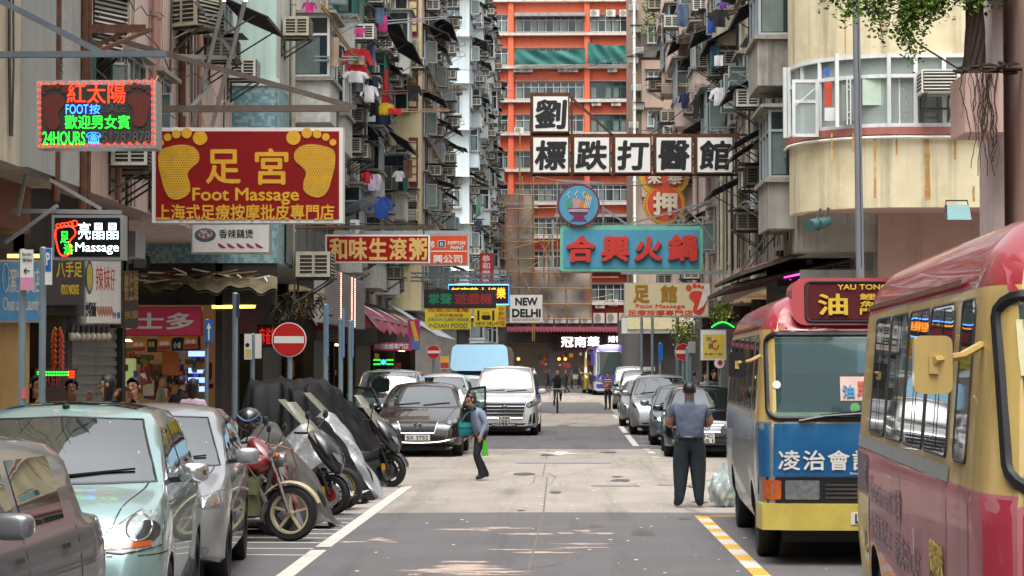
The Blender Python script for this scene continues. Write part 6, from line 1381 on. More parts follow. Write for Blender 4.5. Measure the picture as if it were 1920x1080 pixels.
V['wmpv'] = car('parked_car', 'white people carrier half hidden behind the silver van', 'car', (-3.55, 62, 0), 0, P_white, 4.5, 1.76, mpv_top(4.5, 1.7, 1.05), (1.04, 1.1), 1.7, (.98, 1.1), (1.9, 3.7), (4.2, 1.2), [(.5, .7), (.8, .74), (.84, .88), (.55, .82)], (.8, 3.6), detail=0)
V['wcar'] = car('parked_car', 'white hatchback squeezed between the white people mover and the blue truck', 'car', (-3.2, 70, 0), 0, P_white, 4.1, 1.72, mpv_top(4.1, 1.6, 1.0), (1.02, 1.08), 1.6, (.98, 1.04), (1.9, 3.4), (3.9, 1.14), HL_sed, (.75, 3.3))
V['far'] = car('parked_car', 'pale silver car far off to the right of the blue truck', 'car', (-2.35, 96, 0), 0, P_sil, 4.3, 1.74, mpv_top(4.3, 1.7, 1.0), (1.02, 1.08), 1.7, (.98, 1.04), (1.9, 3.4), (3.9, 1.14), HL_sed, (.75, 3.3))
V['black'] = car('parked_car', 'black estate car parked behind the standing man', 'car', (3.1, 46, 0), radians(-1.5), P_blk, 4.75, 1.82, mpv_top(4.75, 1.5, .92), (.95, 1.02), 1.5, (1.1, .98), (2.0, 3.9), (4.5, 1.1), [(.5, .62), (.82, .66), (.86, .76), (.56, .73)], (.85, 3.6), grille=(.36, .55, .7, 'frame'), plate=('VC|551', .42))
V['blue'] = car('parked_car', 'steel blue sedan parked behind the black estate car', 'car', (3.05, 52.6, 0), radians(-1.5), P_steelb, 4.5, 1.8, sedan_top(4.5, 1.46, .92), (.95, 1.0), 1.46, (1.15, .97), (2.1, 3.2), (3.7, 1.1), [(.5, .6), (.82, .62), (.86, .76), (.6, .74)], (.82, 3.5), grille=(.38, .5, .68, 'frame'))
V['suv'] = car('parked_car', 'silver off-roader with a sunroof parked in the right hand row', 'car', (2.85, 60.6, 0), radians(-1), P_sil, 4.6, 1.86, mpv_top(4.6, 1.68, 1.08), (1.08, 1.14), 1.68, (1.0, 1.12), (1.95, 3.6), (4.3, 1.2), [(.5, .74), (.84, .78), (.88, .94), (.6, .88)], (.9, 3.6), r=.36, grille=(.4, .6, .85, 'bar'))
m = patch(V['suv'][1], [(-.5, 2.1), (.5, 2.1), (.5, 2.8), (-.5, 2.8)], 't', .006, .1); m.build('sunroof', M_gl, V['suv'][0], smooth=True, world=False)
V['grey2'] = car('parked_car', 'grey saloon mostly hidden behind the silver off-roader', 'car', (2.75, 69, 0), radians(-1), P_grey, 4.5, 1.8, sedan_top(4.5, 1.48, .92), (.95, 1.0), 1.48, (1.15, .97), (2.1, 3.2), (3.7, 1.1), HL_sed, (.82, 3.5))
V['sport'] = car('parked_car', 'low white sports car with red bumper lights in the right hand row', 'car', (3.0, 78.5, 0), radians(-1.5), P_white, 4.3, 1.78, sedan_top(4.3, 1.34, .84), (.86, .92), 1.34, (1.15, .88), (2.0, 2.8), (3.5, 1.0), HL_sed, (.82, 3.4), grille=(.4, .4, .54, 'bar'))
m = MB()
for s in (-1, 1): patch(V['sport'][1], [(s * .5, .5), (s * .84, .52), (s * .84, .66), (s * .55, .62)][::s], 'f', .012, .06, 0, m); patch(V['sport'][1], [(s * .45, .24), (s * .84, .26), (s * .84, .36), (s * .45, .34)][::s], 'f', .012, .06, 0, m)
m.build('red_lamp', M_tail, V['sport'][0], smooth=True, world=False)
V['dvan'] = car('parked_van', 'dark navy people carrier parked before the silver green van', 'van', (3.2, 87.5, 0), radians(-1), P_navy, 4.7, 1.8, van_top(4.7, 1.75, 1.05), (1.02, 1.1), 1.75, (.68, 1.1), (1.5, 4.0), (4.5, 1.2), [(.5, .7), (.8, .74), (.84, .88), (.55, .82)], (.85, 3.7), tumble=.14)
V['smpv'] = car('parked_van', 'silver green van at the far end of the right hand row', 'van', (3.15, 96, 0), radians(-1), paint('silver green paint', '98a39f', .4, .3), 4.7, 1.78, van_top(4.7, 1.9, 1.1), (1.05, 1.1), 1.9, (.68, 1.14), (1.5, 4.0), (4.5, 1.2), [(.5, .7), (.8, .74), (.84, .95), (.55, .9)], (.85, 3.7), tumble=.12)
# ---------------------------------------------------------------- buses: box section lofts with a raked front
def busshell(L, W, H, sec, pm, bands, wheels, r, lean, tunnel=None):
    """sec: (half width factor, z) from the floor centre up to the roof centre; bands: (z below which material i)"""
    ys = sorted(set([0, .02, .06, .12, .2, .32, .5] + [L - a for a in (0, .02, .06, .14, .3)] + [.5 + (L - .8) * i / 24 for i in range(25)])); st = []
    for y in ys:
        f = 1 - .13 * max(0, 1 - y / .45) ** 2.6 - .08 * max(0, 1 - (L - y) / .35) ** 2.6; ring = []
        for w, z in sec: ring.append(Vector((w * W / 2 * f, y + lean(z) * max(0, 1 - y / 1.4), z - (.07 * max(0, 1 - (L - y) / .5) ** 2 if z > 2.2 else 0))))
        st.append(ring + [Vector((-p.x, p.y, p.z)) for p in ring[-2:0:-1]])
    mb = loft(st); n = len(mb.v)
    for i in range(len(st) * len(st[0]), n):
        v = mb.v[i]
        if v.y < 1.3:
            c = sum(st[0], Vector()) / len(st[0]); v.y = lean(v.z)
    mb.m = []
    for f in mb.f:
        z = sum(mb.v[i].z for i in f) / len(f); k = 0
        for zz, i in bands:
            if z < zz: k = i; break
        mb.m.append(k)
    a = cutarches(mb, pm, [(y, r, r * 1.15) for y in wheels], W, 32)
    return (a, cutarches(mb, pm, [(y, r, r * 1.15) for y in wheels], W, 32, tunnel)) if tunnel else a
SEC = [(0, .36), (.8, .36), (.93, .38), (.97, .5), (1, .85), (1, 1.15), (1, 1.38), (.99, 1.43), (.985, 1.5), (.955, 1.9), (.925, 2.3), (.915, 2.36), (.9, 2.42), (.86, 2.53), (.77, 2.64), (.58, 2.74), (.3, 2.79), (0, 2.8)]
def lean_b(z): return 0 if z < 1.4 else (z - 1.4) * .3 + (max(0, z - 2.38) ** 1.3) * 1.2
M_mred = mat('faded minibus red', '8f2430', .3, 0, .12, 1.2, coat=.6, blot=.35, blotcol='b07a80'); M_mcream = mat('minibus cream', 'b59a5c', .4, 0, .1, 3, coat=.3, streak=.4); M_mblue = mat('advert blue', '175887', .3, 0, .25, 2.5, coat=.5); M_mpink = mat('faded pink advert', 'a8626a', .45, 0, .12, 1.5, coat=.25, streak=.4, blot=.3, blotcol='8a6a70'); M_myel = mat('minibus yellow', 'c0ad52', .4, 0, .1, 5, coat=.3, streak=.25, blot=.15, blotcol='7a5a30'); M_msil = mat('silver vinyl side', '9aa3aa', .25, .6, .15, 1.5, coat=.4, blot=.3, blotcol='5f6f80'); M_redsign = mat('bright roof sign red', '9c0c12', .3, 0, .05, 2, coat=.6)
def ffp(sh, off):
    def f(px, py):
        p, n = sh.hit((px, -2, -py), (0, 1, 0)); return p + Vector((0, -off, 0))
    f.n = Vector((0, -1, 0)); return f
def ffs(sh, sgn, off):
    def f(py_, pz):
        p, n = sh.hit((sgn * 3, py_, -pz), (-sgn, 0, 0)); return p + Vector((sgn * off, 0, 0))
    f.n = Vector((sgn, 0, 0)); return f
def minibus(label, loc, rz, L, sc, side, front, mirrorm, wheels=(1.15, 5.1)):
    t = T('minibus', label, 'minibus', loc, rz, None, sc); ORG[t] = Vector((0, 0, 0)); W = 2.06; r = .37
    me = busshell(L, W, 2.6, SEC, [side, M_black, M_mcream, M_mred], [(.87, 0), (1.43, 0), (2.37, 2), (9, 3)], wheels, r, lean_b, (-.84, .84, -1, L + 1, 1.52, 2.27)); sh = Shell(me[0]); b = link('body', me[1], t); ORG[b] = Vector((0, 0, 0))
    m = MB(); m.bx(-.8, .8, .35, .75, 1.46, 1.6); m.build('dashboard', M_ldark, t, world=False); m = MB(); m.tube([(.42 + .19 * cos(a), .72 + .05 * sin(a), 1.66 + .16 * sin(a)) for a in [2 * pi * k / 20 for k in range(20)]], .016, 6, closed=True); m.build('steering_wheel', M_black, t, smooth=True, world=False)
    m = MB()
    for y in (1.5, 2.5, 3.4, 4.3, 5.2):
        for x in (-.62, -.2, .58): m.prism([(x + a, y, 1.4 + c) for a, c in rrect(-.19, 0, .19, .5, .08)], (0, .12, 0))
    m.build('seat', mat('blue grey seat', '46606a', .8, 0, .1, 4), t, world=False); patch(sh, rrect(-.86, 1.5, .86, 2.29, .06), 'r', .006, .2).build('rear_window', M_gcl, t, world=False)
    m = MB(); m.bx(-.75, .75, .5, L - .4, .2, .6); m.build('chassis', M_black, t, world=False)
    for y in wheels:
        for s in (-1, 1): wheel(t, s * .86, y, r, .22, s, M_dsteel, 6)
    wsp = rrect(-.92, 1.46, .92, 2.31, .1); patch(sh, wsp, 'f', .006, .1).build('windscreen', M_gcl, t, smooth=True, world=False, sharp=0); ringpatch(sh, wsp, 'f', .03, .005, M_black, 'windscreen_rubber', t)
    ws = [(.62, 1.18)] + [(1.45 + i * 1.02, 1.45 + i * 1.02 + .94) for i in range(5) if 1.45 + i * 1.02 + .94 < L - .2]
    for ax in 'ls':
        for y0, y1 in ws:
            q = rrect(y0 + (.12 if y0 < 1 else 0), 1.54, y1, 2.31, .05); patch(sh, q, ax, .006, .12).build('side_window', M_glt, t, smooth=True, world=False, sharp=0); ringpatch(sh, q, ax, .009, .002, M_dsteel, 'window_frame', t)
            if y0 > 1: m = MB(); patch(sh, [((y0 + y1) / 2 - .02, 1.56), ((y0 + y1) / 2 + .02, 1.56), ((y0 + y1) / 2 + .02, 2.29), ((y0 + y1) / 2 - .02, 2.29)], ax, .014, .1, 0, m); m.build('window_bar', M_black, t, world=False)
        m = MB(); patch(sh, [(1.3, 1.42), (L - .15, 1.42), (L - .15, 1.5), (1.3, 1.5)], ax, .004, .15, 0, m); m.build('waist_trim', M_alu, t, smooth=True, world=False)
        m = MB()
        for y in (.55, 1.32, 3.4, L - .5): patch(sh, [(y, .5), (y + .015, .5), (y + .015, 1.42), (y, 1.42)], ax, .003, .1, 0, m)
        m.build('panel_gap', M_black, t, smooth=True, world=False)
        m = MB(); patch(sh, [(1.3, 2.39), (L - .1, 2.39), (L - .1, 2.42), (1.3, 2.42)], ax, .02, .15, 0, m); m.build('gutter', M_rust, t, smooth=True, world=False)
    patch(sh, [(-1.0, .89), (1.0, .89), (1.01, 1.41), (-1.01, 1.41)], 'f', .014, .08).build('front_panel', front, t, smooth=True, world=False)
    m = MB(); m.v = []; patch(sh, [(-1.01, .62), (1.01, .62), (1.01, .88), (-1.01, .88)], 'f', .006, .08, 0, m); m.build('lamp_surround', M_black, t, smooth=True, world=False)
    for s in (-1, 1):
        patch(sh, rrect(min(s * .42, s * .76), .66, max(s * .42, s * .76), .85, .02), 'f', .014, .06).build('headlight', M_lens, t, smooth=True, world=False); patch(sh, rrect(min(s * .8, s * .97), .66, max(s * .8, s * .97), .85, .02), 'f', .014, .06).build('indicator', M_amber, t, smooth=True, world=False)
    m = MB()
    for i in range(4): patch(sh, [(-.36, .67 + i * .042), (.36, .67 + i * .042), (.36, .69 + i * .042), (-.36, .69 + i * .042)], 'f', .016, .09, 0, m)
    m.build('grille_bar', M_dsteel, t, smooth=True, world=False)
    m = MB(); bp = [(-1.03, .34), (-.99, -.02), (-.7, -.09), (.7, -.09), (.99, -.02), (1.03, .34), (.9, .3), (-.9, .3)]; m.prism([(x, y, .36) for x, y in bp], (0, 0, .26)); m.build('bumper', M_myel, t, world=False)
    m = patch(sh, [(-.95, 2.345), (.95, 2.345), (.93, 2.42), (.83, 2.5), (.6, 2.56), (-.6, 2.56), (-.83, 2.5), (-.93, 2.42)], 'f', .008, .08); m.build('roof_front', M_mred, t, smooth=True, world=False)
    # roof sign
    q = rrect(-.66, 2.4, .66, 2.88, .14, 5); m = MB(); m.prism([(x, .26 + (z - 2.3) * .18, z) for x, z in q], (0, .75, 0)); o = m.build('roof_sign', M_redsign, t, smooth=True, world=False)
    m = MB(); q = rrect(-.5, 2.46, .52, 2.82, .05); m.add([(x, .245 + (z - 2.3) * .18, z) for x, z in q], [tuple(range(len(q)))]); m.build('sign_display', mat('dark red display', '4a0a0e', .5, spec=.2), o, world=False)
    f = lambda a, b_: Vector((a, .24 + (-b_ - .04 - 2.3) * .18, -b_ + .04)); f.n = Vector((0, -1, 0)); m = MB(); txt(m, 'YAU TONG', (-.2, -2.775, .3, -2.72), f, bold=.02, ext=.003, off=.002); txt(m, '油', (-.4, -2.68, -.1, -2.46), f, bold=.03, ext=.003, off=.002); txt(m, '塘', (.24, -2.68, .5, -2.46), f, bold=.03, ext=.003, off=.002)
    for i, ch in enumerate('鯉魚門'): txt(m, ch, (.02, -2.68 + i * .075, .18, -2.615 + i * .075), f, bold=.015, ext=.003, off=.002)
    m.build('sign_lettering', mat('sign yellow', 'c2a018', .5), o, world=False); m = MB(); q = rrect(-.52, 2.44, .54, 2.84, .05); m.tube([Vector((x, .24 + (z - 2.3) * .18, z)) for x, z in q], .014, 6, closed=True); m.build('sign_rubber', M_black, o, world=False); m = MB()
    for k in range(9): p, n = sh.hit((-.72 + .18 * k, -2, 2.37), (0, 1, 0)); m.ball(p, .012, 6, 0, 4)
    m.build('rivet', M_dsteel, t, world=False)
    # mirrors
    for s in (-1, 1):
        m = MB(); x = s * 1.22; q = rrect(-.085, -.13, .085, .13, .035); m.prism([(x + a, .24, 2.0 + b_) for a, b_ in q], (0, .07, 0)); mo = m.build('mirror', mirrorm, t, smooth=False, world=False); m = MB(); m.tube([(s * .97, .5, 2.09), (s * 1.08, .34, 2.04), (x, .22, 2.02)], .02, 6); m.box((x, .235, 2.0), (.04, .02, .08)); m.build('mirror_arm', M_mcream, mo, smooth=True, world=False)
    p0, n0 = sh.hit((-.62, -2, 1.44), (0, 1, 0)); p1, n1 = sh.hit((.1, -2, 1.52), (0, 1, 0)); m = MB(); m.tube([p0 + Vector((0, -.04, 0)), p0.lerp(p1, .35) + Vector((0, -.05, .02)), p1 + Vector((0, -.04, 0))], .014, 5); m.bar(p0.lerp(p1, .3) + Vector((0, -.03, .03)), p1 + Vector((.25, -.02, .05)), .03, .02); m.build('wiper', M_black, t, world=False)
    return t, sh
M_gcl = clear('tinted windscreen', '54757a', .3)
B1, sh = minibus('red roofed minibus with a blue advert front parked behind the pink sided one', (2.98, 21.35, 0), radians(-1.6), 6.7, 1, M_msil, M_mblue, M_black)
f = ffp(sh, .018); m = MB()
for i, ch in enumerate('凌治會計'): txt(m, ch, (-.83 + i * .245, -1.15, -.61 + i * .245, -.95), f, bold=.02, ext=.004, off=.002)
m.build('advert_lettering', M_swhite, B1, smooth=False, world=False)
m = MB(); txt(m, 'Since 1994', (-.12, -.932, .06, -.91), f, bold=.01, ext=.003, off=.002); m.build('small_lettering', M_swhite, B1, world=False)
f = ffp(sh, .018); m = MB(); patch(sh, [(-.2, 1.64), (.1, 1.64), (.1, 1.88), (-.2, 1.88)], 'f', .012, .1, 0, m); o = m.build('route_card', mat('pink route card', 'c4a69c', .5), B1, world=False); m = MB(); txt(m, '油', (-.18, -1.8, -.06, -1.67), f, bold=.03, ext=.003, off=.004); m.build('card_lettering', mat('card blue', '1f7fae', .5), o, world=False); m = MB()
for i, ch in enumerate('鯉魚門'): txt(m, ch, (-.03, -1.84 + i * .06, .04, -1.785 + i * .06), f, bold=.01, ext=.003, off=.004)
m.build('card_lettering', M_hr, o, world=False)
m = MB(); patch(sh, disc(-.06, 1.57, .05, n=12), 'f', .012, .08, 0, m); m.build('green_sticker', mat('green sticker', '4a8a4a', .5), B1, world=False); m = MB(); patch(sh, disc(-.83, 1.8, .04, n=12), 'f', .012, .08, 0, m); m.build('white_sticker', M_swhite, B1, world=False)
m = MB(); m.bx(-.12, .3, -.1, -.085, .42, .54); o = m.build('number_plate', M_plate, B1, world=False); ff = lambda a, b_: Vector((a, -.101, -b_)); ff.n = Vector((0, -1, 0)); m = MB(); txt(m, 'LW', (-.08, -.525, .1, -.435), ff, bold=.02, ext=.002, off=.002); m.build('plate_lettering', M_sblk, o, world=False)
m = MB(); m.tube([(.16 + .13 * cos(a), -.03, 1.14 + .06 * sin(a)) for a in [pi * .1 + pi * .8 * k / 8 for k in range(9)]], .016, 6); m.ball((.08, -.02, 1.05), (.05, .015, .06), 10); m.ball((.16, -.02, 1.08), (.06, .015, .05), 10); m.build('telephone_emblem', mat('sign yellow', 'c2a018', .5), B1, world=False)
B2, sh = minibus('pink sided minibus with a cream mirror cut off by the right edge of the view', (2.86, 9.25, 0), radians(-2.8), 6.5, 1, M_mpink, mat('minibus front pink red', 'a02c40', .35, 0, .08, 1, coat=.5), M_mcream)
f = ffs(sh, -1, .006)
# yellow rear quarter and faded lettering along the side
def sidebox(y0, z0, y1, z1, mm, name): patch(sh, [(y0, z0), (y1, z0), (y1, z1), (y0, z1)], 'l', .004, .1).build(name, mm, B2, smooth=True, world=False)
sidebox(5.35, .42, 6.42, 1.1, M_myel, 'yellow_panel'); sidebox(5.4, 1.12, 6.42, 1.38, mat('grey faded panel', '6a5f68', .5), 'grey_panel')
def ftl(a, b_):
    p, n = sh.hit((-3, -a, -b_), (1, 0, 0)); return p + Vector((-.007, 0, 0))
ftl.n = Vector((-1, 0, 0)); m = MB()
M_fade = mat('faded grey lettering', '9a8288', .6)
for s_, r_ in (('雄獅旅遊', (-6.35, -1.34, -5.45, -1.16)), ('Entertainment', (-5.2, -1.26, -3.9, -1.08)), ('中港直通巴士', (-5.2, -1.02, -3.9, -.84)), ('旺角', (-3.75, -1.26, -3.35, -1.06)), ('觀塘中心站', (-3.7, -1.0, -2.4, -.8)), ('專線小巴', (-6.3, -.86, -5.5, -.7))): txt(m, s_, r_, ftl, bold=.02, ext=.0004, off=0)
m.build('faded_lettering', M_fade, B2, world=False); m = MB(); txt(m, '家鄉風味', (-1.95, -1.1, -1.4, -.92), ftl, bold=.02, ext=.002, off=.002); m.build('yellow_lettering', mat('faded yellow lettering', 'b09a50', .6), B2, world=False)
m = MB(); patch(sh, [(2.55, .95), (2.6, .95), (2.6, 1.1), (2.55, 1.1)], 'l', .02, .05, 0, m); m.build('side_marker', M_amber, B2, world=False); m = MB(); patch(sh, disc(1.9, .95, .07, .06, 10), 'l', .01, .05, 0, m); m.build('door_handle', M_black, B2, world=False)
f = ffp(sh, .01); m = MB(); patch(sh, [(-.72, .98), (-.3, .98), (-.3, 1.26), (-.72, 1.26)], 'f', .012, .08, 0, m); o = m.build('sticker', mat('sticker blue', '4b9ac4', .5), B2, world=False); m = MB(); txt(m, '燃氣', (-.66, -1.24, -.46, -1.18), f, bold=.02, ext=.002, off=.006); m.build('sticker_lettering', M_swhite, o, world=False); m = MB(); txt(m, '環境', (-.66, -1.17, -.46, -1.11), f, bold=.03, ext=.002, off=.006); m.build('sticker_lettering', mat('sign yellow', 'c2a018', .5), o, world=False)
m = MB(); patch(sh, rrect(-.7, 1.0, -.34, 1.07, .025), 'f', .016, .06, 0, m); m.build('sticker_picture', M_swhite, o, world=False)
m = MB(); patch(sh, [(-.85, 1.95), (-.72, 1.95), (-.72, 2.2), (-.85, 2.2)], 'f', .012, .08, 0, m); m.build('permit_card', mat('cream permit', 'b9b48a', .5), B2, world=False)
# coach
tc_ = T('coach', 'white and purple coach facing the viewer at the far end of the street', 'coach', (3.3, 140, 0), radians(2), None, 1); ORG[tc_] = Vector((0, 0, 0)); P_pur = paint('purple coach paint', '4a3f9a', .1, .3)
SEC2 = [(0, .3), (.9, .3), (.98, .35), (1, .9), (1, 1.2), (.99, 1.3), (.98, 2.6), (.97, 2.9), (.93, 3.05), (.8, 3.25), (.4, 3.33), (0, 3.35)]
me = busshell(11, 2.5, 3.3, SEC2, [P_white, M_black, P_pur], [(1.0, 0), (1.3, 2), (2.95, 0), (3.2, 2), (9, 0)], (2.2, 8.2), .48, lambda z: (0 if z < 1.2 else (z - 1.2) * .12 + max(0, z - 3) * .8)); sh = Shell(me); o = link('body', me, tc_)
patch(sh, rrect(-1.12, 1.28, 1.12, 2.85, .15), 'f', .01, .15).build('windscreen', glassmat('coach glass', '2a3c3c', .03, 2.6), tc_, smooth=True, world=False)
for s in (-1, 1):
    patch(sh, [(s * .6, .85), (s * 1.12, .9), (s * 1.14, 1.12), (s * .7, 1.05)][::s], 'f', .012, .08).build('headlight', M_lens, tc_, smooth=True, world=False); m = MB(); m.prism([(s * 1.3 + a, -.1, 2.45 + b_) for a, b_ in rrect(-.11, -.5, .11, .35, .08)], (0, .15, 0)); m.bar((s * 1.1, .2, 2.9), (s * 1.3, -.02, 2.75), .07); m.build('mirror', P_pur, tc_, world=False)
    for y in (2.2, 8.2): wheel(tc_, s * 1.08, y, .48, .28, s, M_dsteel, 6)
    for i in range(6): patch(sh, [(.9 + i * 1.6, 1.45), (2.4 + i * 1.6, 1.45), (2.4 + i * 1.6, 2.7), (.9 + i * 1.6, 2.7)], 'l' if s < 0 else 's', .01, .2).build('side_window', M_glt, tc_, smooth=True, world=False)
patch(sh, [(-1.1, .45), (1.1, .45), (1.05, .75), (-1.05, .75)], 'f', .01, .1).build('purple_bumper', P_pur, tc_, smooth=True, world=False)
# yellow bus half hidden behind the coach
yb_, sh = car('yellow_bus', 'yellow vehicle half hidden to the left of the coach', 'bus', (2.5, 150, 0), 0, paint('yellow bus paint', 'b08a1c', .05, .35), 6.5, 2.1, van_top(6.5, 2.9, 1.3), (1.3, 1.35), 2.9, (.68, 1.35), (1.5, 5.8), (6.3, 1.4), [(.5, .8), (.8, .82), (.86, 1.0), (.55, 1.0)], (1.2, 5), r=.4, tumble=.06, nose=.1)
# blue truck with canvas hood
tr = T('truck', 'blue cab truck with a grey canvas covered bed in the oncoming lane', 'truck', (-3.02, 78, 0)); ORG[tr] = Vector((0, 0, 0)); P_tb = paint('truck blue paint', '2f86a8', .1, .35)
cab, sh = car('cab_tmp', 'x', 'x', (0, 0, 0), 0, P_tb, 1.9, 1.9, [(0, .5), (.02, .9), (.06, 1.05), (.3, 1.6), (.5, 1.95), (.8, 2.05), (1.75, 2.05), (1.88, 1.9), (1.9, .6)], (1.05, 1.1), 2.05, (.06, 1.1), (.55, 1.7), (1.85, 1.2), [(.55, .62), (.82, .62), (.82, .78), (.55, .78)], (1.0,), r=.36, tumble=.08, nose=.08)
for c in list(cab.children): c.parent = tr
bpy.data.objects.remove(cab)
m = MB(); q = rrect(-1.08, 1.78, 1.08, 2.74, .2, 5); m.prism([(x * (1 - .08 * (z - 1.8)), -.2 + .4 * (z - 1.8), z) for x, z in q], (0, .5, 0)); m.build('wind_deflector', P_tb, tr, smooth=True, world=False)
m = MB(); arch = [(-1.12, .9), (-1.12, 2.45), (-1.0, 2.68), (-.6, 2.8), (0, 2.83), (.6, 2.8), (1.0, 2.68), (1.12, 2.45), (1.12, .9)]
m.prism([(x, 1.9, z) for x, z in arch], (0, 4.2, 0)); m.build('canvas_hood', mat('grey brown canvas', '6a6258', .85, 0, .12, 2, streak=.3), tr, smooth=True, world=False)
m = MB(); m.bx(-1.0, 1.0, 1.7, 6.1, .5, .9); m.build('chassis', M_black, tr, world=False); wheel(tr, -.85, 4.9, .36, .3, -1, M_dsteel, 6); wheel(tr, .85, 4.9, .36, .3, 1, M_dsteel, 6)
# ---------------------------------------------------------------- motorcycles (local: front axle over x = 0, nose to +x)
M_eng = mat('engine metal', '5c5b58', .4, .6, .4, 14); M_crm2 = mat('ivory rim', 'b7a888', .4, .2, .1, 6); M_bred = paint('bike red paint', '6d0e11'); M_bblk = paint('bike black paint', '15171b'); M_screen = clear('smoky screen', '8a8778', .55)
def mwheel(par, x, r, w, rimm, spokes, steer, dm=None, y=0, name='wheel'):
    m = MB(); n = 32; k = [(r * .74, -w / 2), (r * .92, -w / 2), (r, -w * .2), (r, w * .2), (r * .92, w / 2), (r * .74, w / 2), (r * .74, -w / 2)]
    m.lathe(k, (0, 0, 0), (0, 1, 0), n); o = m.build(name, M_rubber, par, smooth=True, world=False); o.location = (x, y, r); o.rotation_euler = (0, 0, steer)
    q = MB(); q.lathe([(r * .75, -w * .36), (r * .66, -w * .34), (r * .66, w * .34), (r * .75, w * .36)], (0, 0, 0), (0, 1, 0), n); q.cyl((0, -.05, 0), (0, .05, 0), .035, 12)
    for i in range(spokes): a = 2 * pi * i / spokes + .3; q.bar((.03 * cos(a), 0, .03 * sin(a)), (r * .7 * cos(a), 0, r * .7 * sin(a)), .022, .05, 0, up=(0, 1, 0))
    q.build('rim', rimm, o, smooth=True, world=False)
    if dm:
        q = MB(); q.lathe([(r * .32, -.052), (r * .56, -.052), (r * .56, -.047), (r * .32, -.047)], (0, 0, 0), (0, 1, 0), 28); q.lathe([(.03, -.06), (r * .34, -.058), (r * .34, -.05)], (0, 0, 0), (0, 1, 0), 20, 1); q.box((-.1, -.06, .06), (.07, .05, .1), 2); q.build('brake_disc', [M_chrome, dm, M_gold], o, smooth=True, world=False)
    return o
def bike(name, label, x, Y, rz=0): t = T(name, label, 'motorcycle', (x, Y, .004), rz); ORG[t] = Vector((0, 0, 0)); return t
def B(fn, name, m, t, sm=True): b = MB(); fn(b); return b.build(name, m, t, smooth=sm, world=False)
# cruiser
t = bike('motorcycle', 'red tanked motorcycle with an ivory five spoke front wheel and bare forks', -3.08, 24.2, radians(-6)); st = radians(24)
mwheel(t, 0, .315, .1, M_crm2, 5, radians(-8)); mwheel(t, -1.4, .31, .12, M_crm2, 5, 0)
def f_(b):
    for s in (-1, 1): b.tube([(0, s * .08, .315), (-.06, s * .08, .5), (-.13, s * .085, .72)], [.026, .026, .02], 10); b.tube([(-.13, s * .085, .72), (-.24, s * .09, 1.05)], .018, 8)
    b.bar((-.2, -.12, .98), (-.2, .12, .98), .06, .04)
B(f_, 'fork', M_chrome, t)
def f_(b):
    prof = [(.37 * cos(a), .37 * sin(a)) for a in [radians(20 + 125 * k / 14) for k in range(15)]]
    for k in range(14):
        a, c = prof[k], prof[k + 1]
        for j in range(6):
            u0, u1 = -1 + j / 3, -1 + (j + 1) / 3; P_ = lambda q, u: (q[0] * (1 - .06 * u * u), u * .075, .315 + q[1] * (1 - .06 * u * u)); b.add([P_(a, u0), P_(c, u0), P_(c, u1), P_(a, u1)], [(0, 1, 2, 3)])
B(f_, 'mudguard', M_crm2, t)
def f_(b): b.tube([(-.2, -.36, 1.12), (-.18, -.3, 1.1), (-.22, -.1, 1.04), (-.22, .1, 1.04), (-.18, .3, 1.1), (-.25, .4, 1.1)], .013, 8)
B(f_, 'handlebar', M_chrome, t)
def f_(b): b.lathe([(.02, .06), (.075, .05), (.085, 0), (.06, -.08), (.02, -.1)], (-.12, 0, .92), (1, 0, -.1), 16)
B(f_, 'headlight', M_lens, t)
def f_(b):
    for s in (-1, 1): b.ball((-.12, s * .17, .97), (.035, .04, .035), 10)
B(f_, 'indicator', mat('bike amber', 'b5521c', .3), t)
def f_(b): b.ball((-.52, 0, .86), (.3, .15, .14), 16)
B(f_, 'tank', M_bred, t)
def f_(b): b.ball((-1.05, 0, .82), (.36, .15, .08), 14); b.ball((-1.35, 0, .88), (.15, .12, .09), 12)
B(f_, 'seat', M_black, t)
def f_(b): b.box((-.62, 0, .45), (.42, .3, .34)); b.cyl((-.5, 0, .5), (-.38, 0, .74), .09, 14); b.tube([(-.35, -.12, .6), (-.25, -.16, .45), (-.3, -.18, .25), (-.8, -.2, .24), (-1.5, -.2, .3)], .035, 8); b.tube([(-.2, 0, .95), (-.3, 0, .4), (-.8, 0, .25)], .03, 8); b.tube([(-.25, 0, .9), (-.8, 0, .78), (-1.4, 0, .7)], .03, 8)
B(f_, 'engine', M_eng, t)
def f_(b):
    for s in (-1, 1): b.tube([(-.2, s * .28, 1.1), (-.16, s * .36, 1.24)], .007, 5); b.ball((-.16, s * .38, 1.28), (.025, .07, .045), 10)
B(f_, 'mirror', M_black, t)
def f_(b): b.tube([(-.2, -.2, 1.1), (.05, -.2, 1.05), (.1, -.12, .85), (-.02, -.1, .7)], .008, 5); b.tube([(-.2, .15, 1.1), (.02, .1, 1.0), (.02, .08, .7)], .007, 5)
B(f_, 'cable', mat('orange brown cable', '7a5540', .6), t)
p = P(467, 786, 24.3); h = T('helmet', 'black glossy helmet resting on the bars of the red tanked motorcycle', 'helmet', p); m = MB(); m.ball(p, (.15, .125, .135), 20, 0, 12); m.build('shell', paint('helmet black', '101216'), h, smooth=True); m = MB(); m.grid(lambda u, v: p + Vector((.153 * cos(-.9 + 1.8 * u) * cos(-.35 + .6 * v), .13 * sin(-.9 + 1.8 * u), .14 * sin(-.35 + .6 * v))), 12, 6); m.build('visor', M_gl, h, smooth=True); m = MB(); m.tube([p + Vector((.15 * cos(a), -.128 * abs(sin(a)) - .003, .03 + .05 * cos(a * 2))) for a in [.4 + 2.2 * k / 10 for k in range(11)]], .012, 5); m.build('stripe', mat('helmet blue', '2a4f7a', .3), h)
